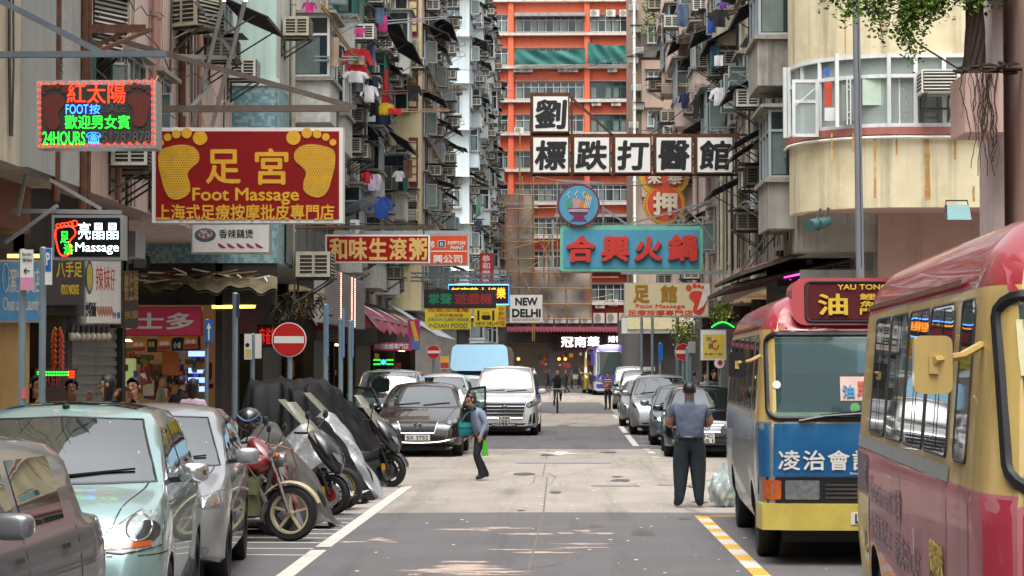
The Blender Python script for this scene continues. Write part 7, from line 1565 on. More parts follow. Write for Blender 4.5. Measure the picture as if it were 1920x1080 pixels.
p = P(434, 862, 24.0); h = T('helmet', 'ivory open helmet hanging by the bars behind the silver hatchback', 'helmet', p); m = MB(); m.ball(p, (.13, .12, .13), 18, 0, 10); m.build('shell', mat('ivory helmet', 'b3a684', .35, coat=.6), h, smooth=True); m = MB(); m.tube([p + Vector((.1 * cos(a), -.1, -.1 - .06 * sin(a))) for a in [pi * k / 8 for k in range(9)]], .008, 5); m.build('strap', M_black, h)
p = P(465, 930, 24.1); h = T('saddlebag', 'khaki canvas bag slung beside the engine of the red tanked motorcycle', 'bag', p - Vector((0, 0, .22))); m = MB(); m.grid(lambda u, v: p + Vector((.15 * cos(2 * pi * u) * (1 + .12 * sin(u * 40)) * (1 - .2 * v), .09 * sin(2 * pi * u) * (1 + .1 * sin(u * 31)), -.22 + .44 * v)), 30, 8); m.build('bag', mat('khaki canvas', '55553a', .9, 0, .2, 8), h, smooth=True); m = MB(); m.tube([p + Vector((-.1, -.06, .2)), p + Vector((0, -.05, .34)), p + Vector((.1, -.06, .2))], .012, 5); m.prism([p + Vector((-.13, -.1, .2)), p + Vector((.13, -.1, .2)), p + Vector((.12, -.11, .02)), p + Vector((-.12, -.11, .02))], (0, -.01, 0)); m.build('flap', mat('khaki canvas', '55553a'), h)
def scooter(label, x, Y, rz, pm, steer, dm, rimm, screen=True, r=.27, box=False):
    t = bike('scooter', label, x, Y, rz); mwheel(t, 0, r, .12, rimm, 6, steer, dm); mwheel(t, -1.45, r, .13, rimm, 6, 0)
    def f_(b):
        for s in (-1, 1): b.tube([(0, s * .09, r), (-.14, s * .09, .62)], .024, 8)
    B(f_, 'fork', M_black, t)
    def f_(b):
        for j in range(6):
            u0, u1 = -1 + j / 3, -1 + (j + 1) / 3
            for k in range(9):
                a, c = [(radians(10 + 130 * kk / 9)) for kk in (k, k + 1)]; P_ = lambda a, u: ((r + .045) * cos(a) * (1 - .07 * u * u), u * .08, r + (r + .045) * sin(a) * (1 - .07 * u * u)); b.add([P_(a, u0), P_(c, u0), P_(c, u1), P_(a, u1)], [(0, 1, 2, 3)])
    B(f_, 'mudguard', pm, t)
    # nose fairing: rings along a sloping axis
    rings = [((.10, .56), .05, .06), ((.07, .66), .16, .12), ((-.02, .80), .21, .16), ((-.14, .95), .2, .15), ((-.26, 1.08), .15, .1), ((-.3, 1.12), .05, .04)]
    st = []
    for (cx, cz), hw, hd in rings: st.append([Vector((cx + hd * .75 * cos(a), hw * sin(a), cz + hd * .55 * cos(a))) for a in [2 * pi * k / 20 for k in range(20)]])
    lo = loft(st); o = lo.build('fairing', pm, t, smooth=True, world=False)
    def f_(b):
        st = []
        for cx, cz, hw, hh in ((-.15, .5, .18, .2), (-.35, .42, .2, .14), (-.7, .45, .2, .15), (-.95, .62, .19, .2), (-1.4, .72, .17, .16), (-1.75, .82, .1, .07)): st.append([Vector((cx, hw * sin(a), cz + hh * cos(a))) for a in [2 * pi * k / 16 for k in range(16)]])
        b.merge(loft(st))
    B(f_, 'bodywork', pm, t)
    def f_(b): b.ball((-1.1, 0, .83), (.42, .17, .07), 14)
    B(f_, 'seat', M_black, t)
    for s in (-1, 1):
        def f_(b): b.add([(.13, s * .03, .66), (.1, s * .15, .72), (.03, s * .19, .84), (.1, s * .08, .8)], [(0, 1, 2, 3), (3, 2, 1, 0)]); b.v[-4:] = [Vector((v.x + .035, v.y, v.z)) for v in b.v[-4:]]
        B(f_, 'headlight', M_lens, t)
        def f_(b): b.tube([(-.3, s * .15, 1.1), (-.22, s * .3, 1.28)], .009, 5); b.ball((-.22, s * .33, 1.33), (.03, .08, .06), 10)
        B(f_, 'mirror', M_black, t)
    def f_(b): b.tube([(-.4, -.36, 1.1), (-.32, -.2, 1.09), (-.32, .2, 1.09), (-.4, .36, 1.1)], .016, 7)
    B(f_, 'handlebar', M_black, t)
    if screen:
        def f_(b): b.grid(lambda u, v: Vector((-.02 - .5 * v - .1 * (2 * u - 1) ** 2, (2 * u - 1) * (.2 - .1 * v * v), .92 + .58 * v)), 10, 10)
        B(f_, 'windscreen', M_screen, t)
    if box:
        def f_(b): b.box((-1.62, 0, 1.1), (.36, .42, .34)); 
        o = B(f_, 'top_box', M_swhite, t, False)
        def f_(b):
            for z in (.94, 1.26): b.box((-1.62, 0, z), (.4, .46, .05))
            for e in (-1, 1): b.box((-1.62 + e * .18, -.215, 1.1), (.05, .03, .34))
        B(f_, 'red_edge', M_bred, o, False)
    return t
scooter('red scooter half hidden behind the bare forked motorcycle', -3.36, 24.95, radians(-10), M_bred, radians(-14), None, M_black, False)
scooter('black touring scooter with a red brake disc hub and smoky windscreen', -3.06, 28.4, radians(-14), M_bblk, radians(-12), M_bred, M_black, True, box=True)
scooter('black scooter with a pale nose at the end of the motorcycle row', -2.8, 35, radians(-16), M_bblk, radians(-12), M_dsteel, M_black, True)
mw = bpy.data.materials
def cover(label, x, Y, m, H=1.25, L=2.0, w=.38, seed=1, rz=-.1, wheelm=None, lift=.05, slope=.62):
    t = T('covered_motorcycle', label, 'motorcycle', (x, Y, .004), rz); ORG[t] = Vector((0, 0, 0)); r = random.Random(seed); ph = [r.uniform(0, 6) for _ in range(6)]
    prof = [(-L, lift), (-L * .99, .6), (-L * .93, .85), (-L * .6, .86), (-slope - .22, H * .93), (-slope - .08, H), (-slope + .05, H * .97), (-slope * .72, H * .82), (-slope * .4, H * .58), (-slope * .12, H * .3), (.04, lift)]
    pr = spline(prof, 5, False)
    def wob(x, a): return .06 * sin(9 * x + ph[0] + 2 * a) + .045 * sin(19 * x + ph[1] - 4 * a) + .03 * sin(31 * a + ph[2] + 5 * x) + .012 * sin(57 * a + 12 * x + ph[3])
    b = MB(); nu = len(pr) - 1; nv = 30
    def fn(u, v):
        i = min(nu, int(u * nu + .5)); px_, pz = pr[i]; s = 2 * v - 1; fade = min(1, pz / .5)
        ww = w * (.55 + .45 * min(1, pz / (H * .6))) * (1 if px_ > -slope - .4 else .8); k = abs(s) ** 2.6
        y = ww * s * (1 - .15 * k) ; z = lift * .6 + (pz - lift) * (1 - k * .96); hang = max(0, abs(s) - .5)
        d = wob(px_, s * 3) * (.4 + hang * 1.8)
        return Vector((px_ + d * .6 + (.12 * hang if px_ > -slope else -.1 * hang), y + d * (1 if s > 0 else -1) * .5, max(.02, z + d * .5 * fade)))
    b.grid(fn, nu, nv); b.build('cover', m, t, smooth=True, world=False, sharp=0)
    if wheelm: mwheel(t, -.12, .29, .12, wheelm, 5, radians(-10), M_dsteel)
    else: mwheel(t, -.3, .27, .12, M_black, 5, 0)
    mwheel(t, -L + .45, .27, .13, M_black, 5, 0); return t
M_cg = mat('grey motorcycle cover', '4b4946', .75, 0, .15, 3, blot=.3, bump=.5, bscale=14); M_cl = mat('lilac grey cover', '6d6670', .7, 0, .12, 3, bump=.5, bscale=14); M_ck = mat('black motorcycle cover', '08090b', .6, 0, .15, 3, bump=.5, bscale=12, spec=.25); M_cs = mat('silver motorcycle cover', 'a3a6a8', .35, .55, .1, 3, bump=.6, bscale=12)
cover('motorcycle under a faded lilac grey cover beside the red scooter', -3.15, 25.45, M_cl, 1.15, seed=2, slope=.55)
cover('motorcycle under a dusty dark grey cover reaching the ground', -2.86, 26.2, M_cg, 1.3, seed=3, slope=.72)
cover('motorcycle under a silver cover with a yellow front wheel showing', -2.92, 29.5, M_cs, 1.3, seed=4, wheelm=mat('yellow rim', 'b58a14', .35, .2), lift=.32, slope=.6)
cover('motorcycle under a black cover behind the yellow wheeled one', -2.84, 30.9, M_ck, 1.25, seed=5, slope=.66)
cover('motorcycle under a crumpled silver cover between two black ones', -2.8, 31.9, M_cs, 1.32, seed=6, slope=.68)
cover('motorcycle under a black cover next to the last scooter in the row', -2.95, 33.4, M_ck, 1.3, seed=7, slope=.75, lift=.15)
for i, (x, Y, z) in enumerate(((-3.62, 29.8, 1.12), (-3.55, 32.2, 1.18))):
    s_ = T('windscreen', ('smoky scooter windscreen sticking out of the yellow wheeled silver cover', 'smoky scooter windscreen above the crumpled silver cover')[i], 'windscreen', (x, Y, z)); m = MB(); m.grid(lambda u, v: Vector((x + .25 - .5 * v - .1 * (2 * u - 1) ** 2, Y + (2 * u - 1) * (.2 - .1 * v * v), z - .1 + .5 * v)), 10, 10); m.build('screen', M_screen, s_, smooth=True); m = MB(); m.bar((x + .2, Y - .1, z - .12), (x + .2, Y + .1, z - .12), .03); m.build('mount', M_black, s_)
tp_ = T('tarpaulin', 'big black tarpaulin draped over parked goods behind the motorcycles', 'tarpaulin', (-4.4, 37.5, 0)); rd = random.Random(3)
def fn(u, v):
    x = -5.55 + 2.55 * u; y = 35.8 + 3.6 * v; e = min(v, 1 - v) * 2; k = min(1, e * 4) ** .5
    h = 1.7 if u < .1 else 1.7 - .06 * (u - .1) if u < .5 else 1.74 - 1.75 * ((u - .5) / .5) ** 1.25
    if u < .06: h *= (u / .06) ** .5
    w = .06 * sin(7 * u + 9 * v) + .045 * sin(23 * u - 5 * v + 2) + .03 * sin(41 * v + 13 * u) + .02 * sin(67 * u + 23 * v) + .06 * sin(u * 11 + 1) * (1 - k)
    return Vector((x + w * .5, y + (.15 if v > .5 else -.15) * (1 - k) + w, max(.02, h * k + w * .7 * min(1, h))))
m = MB(); m.grid(fn, 70, 44); m.build('cloth', M_ck, tp_, smooth=True, sharp=0)
# ---------------------------------------------------------------- people
def person(label, loc, rz, J={}, R={}, mats=None, hair=None, sc=1, fingers=False, sub=2, hairlen=0, name='person', group=None, bald=0, sleeve='long', nofeet=False):
    """local figure looks to -y; mats = (skin, top, bottom, shoes)"""
    t = T(name, label, 'person', loc, rz, group, sc); ORG[t] = Vector((0, 0, 0))
    D = {'pelvis': (0, 0, .93), 'waist': (0, 0, 1.07), 'chest': (0, 0, 1.26), 'nb': (0, .01, 1.42), 'neck': (0, 0, 1.49), 'h1': (0, -.015, 1.57), 'h2': (0, -.005, 1.645), 'h3': (0, .005, 1.70),
         'nose': (0, -.105, 1.605), 'chin': (0, -.075, 1.545),
         'sl': (.165, 0, 1.385), 'el': (.225, .03, 1.11), 'wl': (.235, -.04, .87), 'pl': (.235, -.06, .80), 'sr': (-.165, 0, 1.385), 'er': (-.225, .03, 1.11), 'wr': (-.235, -.04, .87), 'pr': (-.235, -.06, .80),
         'hl': (.09, 0, .86), 'kl': (.1, -.02, .49), 'al': (.1, .02, .09), 'tl': (.11, -.14, .035), 'hr': (-.09, 0, .86), 'kr': (-.1, -.02, .49), 'ar': (-.1, .02, .09), 'tr': (-.11, -.14, .035)}
    D.update(J); D['bl'] = tuple(Vector(D['al']) + Vector((0, .05, -.045))); D['br'] = tuple(Vector(D['ar']) + Vector((0, .05, -.045)))
    RR = dict(pelvis=.135, waist=.13, chest=.145, nb=.075, neck=.05, h1=.068, h2=.083, h3=.06, nose=.012, chin=.03, sl=.066, el=.045, wl=.03, pl=.034, sr=.066, er=.045, wr=.03, pr=.034, hl=.095, kl=.065, al=.045, tl=.035, hr=.095, kr=.065, ar=.045, tr=.035, bl=.035, br=.035); RR.update(R)
    E = [('pelvis', 'waist', 1), ('waist', 'chest', 1), ('chest', 'nb', 1), ('nb', 'neck', 0), ('neck', 'h1', 0), ('h1', 'h2', 0), ('h2', 'h3', 0), ('h1', 'chin', 0), ('h2', 'nose', 0)]
    for s in 'lr': E += [('chest', 's' + s, 1), ('s' + s, 'e' + s, 5), ('e' + s, 'w' + s, 1 if sleeve == 'long' else 0), ('w' + s, 'p' + s, 0), ('pelvis', 'h' + s, 2), ('h' + s, 'k' + s, 2), ('k' + s, 'a' + s, 2), ('a' + s, 't' + s, 3), ('a' + s, 'b' + s, 3)]
    if fingers:
        for s in 'lr':
            w, p = Vector(D['w' + s]), Vector(D['p' + s]); d = (p - w).normalized(); side = d.cross(Vector((1, 0, 0)) if abs(d.x) < .8 else Vector((0, 0, 1))).normalized(); curl = side.cross(d).normalized() * (1 if s == 'l' else -1)
            for k in range(4):
                b = p + side * (.026 * (k - 1.5) * .62) + d * .02; l = (.034, .04, .037, .028)[k]; n1, n2 = 'f%s%da' % (s, k), 'f%s%db' % (s, k)
                D[n1] = tuple(b + d * l); D[n2] = tuple(b + d * l * 1.6 - curl * l * .5); RR[n1] = .0095; RR[n2] = .008; E += [('p' + s, n1, 0), (n1, n2, 0)]
            D['t1' + s] = tuple(w.lerp(p, .6) + side * .04 + d * .01); D['t2' + s] = tuple(w.lerp(p, .8) + side * .052 + d * .035); RR['t1' + s] = .011; RR['t2' + s] = .009; E += [('w' + s, 't1' + s, 0), ('t1' + s, 't2' + s, 0)]
    ks = list(D); me = bpy.data.meshes.new('body'); me.from_pydata([D[k] for k in ks], [(ks.index(a), ks.index(b)) for a, b, c in E], []); o = bpy.data.objects.new('body', me)
    md = o.modifiers.new('s', 'SKIN'); md.use_smooth_shade = True; md.branch_smoothing = .3
    for i, k in enumerate(ks): me.skin_vertices[0].data[i].radius = (RR[k], RR[k]); me.skin_vertices[0].data[i].use_root = (k == 'pelvis')
    o.modifiers.new('u', 'SUBSURF').levels = sub; m2 = evalmesh([o], o)
    for m in mats: m2.materials.append(m)
    seg = [(Vector(D[a]), Vector(D[b]), (RR[a] + RR[b]) / 2, c) for a, b, c in E]; mi = []
    for f in m2.polygons:
        c = f.center; best = None
        for a, b, r, k in seg:
            ab = b - a; u = max(0, min(1, (c - a).dot(ab) / max(1e-9, ab.length_squared))); d = (c - a - ab * u).length - r * .8
            if best is None or d < best[0]: best = (d, k if abs(c.x) > .2 or k not in (0, 5) or c.z > D['nb'][2] - .03 or c.y < -.2 or sleeve != 'short' else 1)
        k = best[1]
        if k == 5: k = 0 if sleeve == 'short' and c.z < (D['sl'][2] * .42 + D['el'][2] * .58) else 1
        if k == 2 and c.z > D['pelvis'][2] + .02: k = 1
        if k == 1 and c.z < D['pelvis'][2] - (.1 if sleeve == 'long' else -.03) and abs(c.x) < .24: k = 2
        mi.append(k)
    m2.polygons.foreach_set('material_index', mi); m2.polygons.foreach_set('use_smooth', [True] * len(m2.polygons)); m2.name = 'body'; body = link('body', m2, t); ORG[body] = Vector((0, 0, 0))
    h2 = Vector(D['h2']); ax = (Vector(D['h3']) - Vector(D['h1'])).normalized(); fw = (Vector(D['nose']) - h2); fw = (fw - ax * fw.dot(ax)).normalized(); rt = ax.cross(fw)
    if hair is not None:
        b = MB(); c = h2 + ax * .012 - fw * .012
        def fn(u, v):
            a = 2 * pi * u; e = (pi / 2) * (1 - v * (1.22 + .5 * hairlen)) if True else 0
            front = max(0, cos(a)); lim = 1 - .62 * front ** .7; vv = v * lim; e = pi / 2 - vv * (pi / 2 + .45 + hairlen * .3); nz = 1 + .05 * sin(a * 9 + vv * 7) + .03 * sin(a * 17)
            q = c + (fw * cos(a) * .105 + rt * sin(a) * .089) * cos(e) * nz + ax * (.104 * sin(e))
            if hairlen and v > .75 and front < .3: q -= ax * hairlen * .35 * (v - .75) * 4
            return q
        b.grid(fn, 24, 10); b.build('hair', hair, t, smooth=True, world=False)
    b = MB()
    for s in (-1, 1): b.ball(h2 + fw * .074 + rt * s * .032 + ax * .0, (.011, .011, .008), 8, 0, 4); b.tube([h2 + fw * .08 + rt * s * .018 + ax * .021, h2 + fw * .074 + rt * s * .05 + ax * .02], .005, 4)
    b.tube([h2 + fw * .075 - ax * .062 - rt * .022, h2 + fw * .083 - ax * .06, h2 + fw * .075 - ax * .062 + rt * .022], .005, 4, 1); b.build('eyes_and_mouth', [M_hair, mat('lip', '7a4038', .5)], t, world=False)
    b = MB()
    for s in (-1, 1): b.ball(h2 + rt * s * .084 - fw * .005 - ax * .015, (.014, .022, .032), 8, 0, 5)
    b.build('ear', mats[0], t, smooth=True, world=False); return t
M_shoe = mat('black shoe', '141416', .5); M_jeans = mat('dark jeans', '16222a', .8, 0, .25, 6, bump=.8, bscale=11); M_blkcl = mat('black cloth', '131318', .8, 0, .15, 6); M_tee = mat('blue grey tee', '4a5264', .85, 0, .12, 5, bump=.9, bscale=9); M_skin2 = mat('tan skin', '9a6f52', .55, 0, .08, 12)
# standing man seen from behind
person('stout man in a blue grey T-shirt standing with his back to the viewer', (1.79, 30.1, .004), pi, dict(sl=(.2, 0, 1.4), sr=(-.2, 0, 1.4), el=(.29, -.06, 1.16), er=(-.29, -.06, 1.16), wl=(.1, -.27, 1.2), wr=(-.1, -.27, 1.17), pl=(.02, -.29, 1.22), pr=(-.02, -.3, 1.19), kl=(.125, -.01, .49), kr=(-.12, -.01, .49), al=(.14, .02, .09), ar=(-.13, .02, .09), hl=(.1, 0, .86), hr=(-.1, 0, .86), tl=(.19, -.13, .04), tr=(-.16, -.14, .04)),
       dict(pelvis=.225, waist=.235, chest=.23, hl=.16, hr=.16, kl=.118, kr=.118, al=.08, ar=.08, tl=.05, tr=.05, h3=.07, sl=.105, sr=.105, el=.072, er=.072, wl=.045, wr=.045, neck=.068, nb=.1, h2=.098, h1=.08), (M_skin2, M_tee, M_jeans, M_shoe), M_hair, 1.0, True, sleeve='short')
_b = [c for c in S.objects if c.name.startswith('person')][0]
m = MB(); m.tube([(.21 * cos(a), .2 * sin(a), .985) for a in [2 * pi * k / 24 for k in range(24)]], .017, 6, closed=True); m.build('belt', M_black, _b, smooth=True, world=False)
# old woman crossing
wm = person('elderly woman in a grey blue jacket crossing the road with a teal shoulder bag', (-1.4, 37, .004), radians(-62), dict(chest=(0, -.09, 1.24), waist=(0, -.02, 1.06), nb=(0, -.14, 1.38), neck=(0, -.17, 1.43), h1=(0, -.215, 1.485), h2=(0, -.23, 1.56), h3=(0, -.225, 1.615), nose=(0, -.33, 1.515), chin=(0, -.29, 1.455), sl=(.155, -.09, 1.345), sr=(-.155, -.09, 1.345), el=(.2, -.0, 1.09), er=(-.2, .0, 1.09), wl=(.2, -.1, .88), wr=(-.19, -.12, .88), pl=(.2, -.12, .81), pr=(-.19, -.14, .81), kl=(.09, -.16, .5), al=(.09, -.02, .1), tl=(.1, -.17, .035), kr=(-.09, -.06, .48), ar=(-.09, .16, .12), tr=(-.1, .0, .035)),
       dict(pelvis=.17, waist=.18, chest=.17, sl=.085, sr=.075, el=.058, er=.058, wl=.042, wr=.042, kl=.075, kr=.075, al=.055, ar=.055), (mat('weathered skin', 'a9795c', .55, 0, .08, 12), mat('grey blue jacket', '7a8599', .85, 0, .08, 5, bump=.3, bscale=7), M_blkcl, M_shoe), M_hair, .9, True, hairlen=.15)
m = MB(); m.grid(lambda u, v: Vector((-.22 + .09 * sin(2 * pi * u) * (.6 + .4 * sin(pi * v)), -.2 + .19 * cos(2 * pi * u) * (.82 + .18 * sin(pi * v)), .86 + .24 * v + .015 * sin(u * 25))), 26, 8); m.add([(-.22, -.2, .855)], []); hb_ = T('shoulder_bag', 'teal shoulder bag hanging at the side of the elderly woman', 'bag', (-1.4, 37, 0), radians(-62), None, .9); ORG[hb_] = Vector((0, 0, 0)); m.build('bag', mat('teal nylon', '1f7f88', .6, 0, .1, 6, bump=.3), hb_, smooth=True, world=False)
m = MB(); m.tube([(-.25, -.36, 1.06), (-.17, -.26, 1.25), (.02, -.15, 1.41), (.1, -.04, 1.38), (-.1, .08, 1.2), (-.22, -.04, 1.06)], .014, 5); m.build('strap', mat('teal nylon', '1f7f88'), hb_, world=False); m = MB(); m.grid(lambda u, v: Vector((-.2 + .095 * sin(2 * pi * u), -.2 + .2 * cos(2 * pi * u), 1.02 + .09 * v)), 24, 3); m.build('flap', mat('teal nylon', '1f7f88'), hb_, smooth=True, world=False)
gb = T('carrier_bag', 'bright green plastic bag carried by the elderly woman', 'bag', (-1.4, 37, 0), radians(-62), None, .9); ORG[gb] = Vector((0, 0, 0)); m = MB(); m.grid(lambda u, v: Vector((.2 + .045 * sin(2 * pi * u) * (1 - .6 * v) , -.02 + .06 * cos(2 * pi * u) * (1 - .6 * v) + .01 * sin(u * 40), .48 + .3 * v)), 24, 8); m.build('bag', mat('lime plastic', '3f9a20', .4), gb, smooth=True, world=False); m = MB(); m.tube([(.22, -.13, .79), (.21, -.12, .83), (.22, -.07, .79)], .008, 5); m.build('handle', mat('lime plastic', '3f9a20'), gb, world=False)
# cyclist
def bicycle(label, x, Y, rz, sc=1):
    t = T('bicycle', label, 'bicycle', (x, Y, .004), rz, None, sc); ORG[t] = Vector((0, 0, 0))
    for y in (0, 1.05):
        m = MB(); m.tube([(0, y + .33 * cos(a), .34 + .33 * sin(a)) for a in [2 * pi * k / 28 for k in range(28)]], .02, 7, closed=True); o = m.build('wheel', M_rubber, t, smooth=True, world=False); m = MB()
        for k in range(14): a = 2 * pi * k / 14; m.tube([(0, y, .34), (0, y + .32 * cos(a), .34 + .32 * sin(a))], .003, 3)
        m.build('spoke', M_steel, o, world=False)
    m = MB()
    for a, b in (((0, 0, .34), (0, .15, .95)), ((0, .13, .85), (0, .5, .4)), ((0, .14, .9), (0, .68, .8)), ((0, .5, .4), (0, .72, .95)), ((0, .5, .4), (0, 1.05, .34)), ((0, .68, .8), (0, 1.05, .34))): m.tube([a, b], .018, 7)
    m.build('frame', M_black, t, smooth=True, world=False); m = MB(); m.tube([(-.3, .3, 1.03), (-.25, .15, 1.0), (.25, .15, 1.0), (.3, .3, 1.03)], .014, 6); m.build('handlebar', M_steel, t, world=False); m = MB(); m.ball((0, .75, .97), (.08, .14, .04), 10); m.build('saddle', M_black, t, world=False)
    m = MB(); m.box((-.13, .45, .3), (.1, .09, .02)); m.box((.13, .52, .5), (.1, .09, .02)); m.build('pedal', M_black, t, world=False); return t
bicycle('black bicycle ridden towards the viewer down the middle of the road', -.18, 88, radians(2))
person('cyclist in black riding towards the viewer', (-.18, 88, .004), radians(2), dict(pelvis=(0, .78, 1.03), waist=(0, .72, 1.17), chest=(0, .62, 1.36), nb=(0, .56, 1.5), neck=(0, .54, 1.56), h1=(0, .52, 1.64), h2=(0, .52, 1.715), h3=(0, .53, 1.77), nose=(0, .42, 1.68), chin=(0, .45, 1.61), sl=(.18, .6, 1.46), sr=(-.18, .6, 1.46), el=(.28, .5, 1.22), er=(-.28, .5, 1.22), wl=(.27, .3, 1.05), wr=(-.27, .3, 1.05), pl=(.27, .24, 1.05), pr=(-.27, .24, 1.05), hl=(.09, .74, .98), hr=(-.09, .74, .98), kl=(.14, .38, .82), kr=(-.13, .42, .68), al=(.13, .54, .58), ar=(-.13, .47, .38), tl=(.13, .42, .53), tr=(-.13, .36, .33)), dict(chest=.17, waist=.15), (M_skin, M_blkcl, M_blkcl, M_shoe), M_hair, 1, False)
p_ = P(1035, 742, 88); m = MB(); m.grid(lambda u, v: p_ + Vector((.09 * sin(2 * pi * u) * (1 - .5 * v), .06 * cos(2 * pi * u) * (1 - .5 * v), -.2 + .4 * v)), 14, 6); tag(m.build('carrier_bag', M_swhite, None, smooth=True), 'white plastic bag hanging from the handlebar of the cyclist', 'bag')
STR = mat('striped brown knit', '6a4030', .8); _n = STR.node_tree; _w = _n.nodes.new('ShaderNodeTexWave'); _w.bands_direction = 'Z'; _w.inputs['Scale'].default_value = 3; _tc = _n.nodes.new('ShaderNodeTexCoord'); _r = _n.nodes.new('ShaderNodeValToRGB'); _r.color_ramp.interpolation = 'CONSTANT'; _r.color_ramp.elements[0].color = (*lin('1c1414'), 1); _r.color_ramp.elements[1].color = (*lin('b08468'), 1); _r.color_ramp.elements[1].position = .45
_n.links.new(_tc.outputs['Object'], _w.inputs[0]); _n.links.new(_w.outputs[0], _r.inputs[0]); _n.links.new(_r.outputs[0], _n.nodes['Principled BSDF'].inputs['Base Color'])
person('woman in a brown striped top standing beside the silver green van', (2.02, 94.5, .004), radians(-25), dict(el=(.2, -.04, 1.12), wl=(.1, -.2, 1.15), pl=(.04, -.22, 1.18), er=(-.2, -.04, 1.12), wr=(-.1, -.2, 1.1), pr=(-.04, -.23, 1.12)), {}, (M_skin, STR, M_blkcl, M_shoe), M_hair, .95, hairlen=.1)
ARM = dict(er=(-.22, -.1, 1.14), wr=(-.1, -.16, 1.38), pr=(-.05, -.15, 1.47))
person('man eating by the leftmost poles with his hand at his mouth', (-5.95, 24.1, .13), radians(35), ARM, {}, (mat('brown skin', '7a4f36', .55, 0, .08, 12), M_blkcl, M_jeans, M_shoe), M_hair, 1.0, True)
person('short haired man looking down behind the aqua car', (-6.05, 26.2, .13), radians(20), {}, {}, (mat('brown skin', '7a4f36'), mat('dark olive cloth', '33342a', .8), M_jeans, M_shoe), M_hair, .97)
person('long haired man smoking in profile behind the aqua car', (-5.4, 25.2, .13), radians(-70), dict(er=(-.2, -.2, 1.2), wr=(-.1, -.22, 1.42), pr=(-.04, -.2, 1.5)), {}, (M_skin2, mat('dark grey cloth', '2a2a2e', .8), M_jeans, M_shoe), M_hair, 1.0, True, hairlen=.45)
person('man raising his wrist with a watch beside the long haired smoker', (-5.22, 25.9, .13), radians(-15), dict(er=(-.3, -.15, 1.22), wr=(-.2, -.2, 1.48), pr=(-.15, -.17, 1.55)), {}, (M_skin2, mat('grey green cloth', '4a4f48', .8), M_jeans, M_shoe), M_hair, .98, True)
person('man in a black jacket facing away towards the corner store', (-6.45, 36, .13), radians(165), {}, dict(chest=.17, waist=.16), (M_skin, M_blkcl, M_jeans, M_shoe), M_hair, .96)
person('woman with long tied dark hair in a pale pink top facing away', (-5.55, 32, .13), radians(180), {}, {}, (M_skin, mat('pale pink cloth', 'b59aa4', .8), M_jeans, M_shoe), mat('dark brown hair', '1d110e', .5, 0, .3, 30), .95, hairlen=.9)
person('man stooping over the goods of the corner store', (-8.6, 45.6, .13), radians(90), {}, {}, (M_skin2, mat('beige cloth', '7a6a54', .8), M_jeans, M_shoe), M_hair, .95)
rd = random.Random(77); cl = ['8a2f28', '2a3a5a', '1f1f24', '6a6a60', '3f6a6a', '94643c', '2d2d3a', 'a04a3a', '55555f', '7d7d86', '30473a']; nm = ['dark red', 'navy', 'black', 'khaki grey', 'teal', 'ochre', 'charcoal', 'orange red', 'slate', 'pale grey', 'dark green']
pos = [(1000, 180, 'walking past the lit bridal shop'), (1028, 182, 'walking past the bridal shop door'), (1062, 150, 'crossing at the end of the street'), (1072, 176, 'in front of the bridal shop window'), (1087, 178, 'beside the coach at the far crossing'), (983, 184, 'near the yellow lamp of the bridal shop'), (1192, 110, 'at the far right corner'), (1213, 100, 'under the white canopy on the right'), (1300, 75, 'on the right pavement by the no entry sign'), (1322, 66, 'on the right pavement behind the black estate car'), (1338, 62, 'on the right pavement close to the minibus')]
wk = dict(kl=(.09, -.16, .5), al=(.09, -.06, .1), tl=(.1, -.21, .04), kr=(-.09, -.02, .48), ar=(-.09, .22, .13), tr=(-.1, .08, .045), el=(.22, .1, 1.12), wl=(.23, .08, .88), pl=(.23, .06, .81), er=(-.22, -.06, 1.12), wr=(-.23, -.2, .92), pr=(-.23, -.24, .86))
for i, (px, Y, wh) in enumerate(pos):
    x = (px - 1054) * Y / 4000; person('pedestrian in a %s top %s' % (nm[i], wh), (x, Y, .13 if x > 4.4 or Y > 186 else .004), rd.choice((-1.5, 1.4, .2, 3)), wk if i % 3 else {}, {}, (M_skin, mat('cloth ' + nm[i], cl[i], .8), M_jeans if i % 2 else M_blkcl, M_shoe), M_hair, rd.uniform(.92, 1.03), sub=1)
# rubbish bag
rb = T('rubbish_bag', 'knotted translucent rubbish bag with red waste on the road beside the minibus', 'bag', (2.28, 30.2, 0)); c = Vector((2.28, 30.2, .24)); rd = random.Random(4)
def fn(u, v):
    a, e = 2 * pi * u, pi * (v - .5); n = 1 + .1 * sin(5 * a + 4 * e) + .07 * sin(9 * a - 7 * e + 1) + .05 * sin(17 * a + 13 * e); return c + Vector((.2 * cos(a) * cos(e) * n, .18 * sin(a) * cos(e) * n, max(-.23, .26 * sin(e) * n + (.08 if v > .93 else 0))))
m = MB(); m.grid(fn, 40, 26); m.build('bag', clear('cloudy plastic', 'c4d0d0', .62), rb, smooth=True); m = MB()
for i in range(16): m.ball(c + Vector((rd.uniform(-.11, .11), rd.uniform(-.1, .1), rd.uniform(-.16, .1))), rd.uniform(.04, .08), 8, rd.randint(0, 4), 5)
m.build('waste', [GOODS[0], M_swhite, mat('pale green waste', '9fb59a', .7), GOODS[0], mat('blue waste', '8aa6b8', .7)], rb)
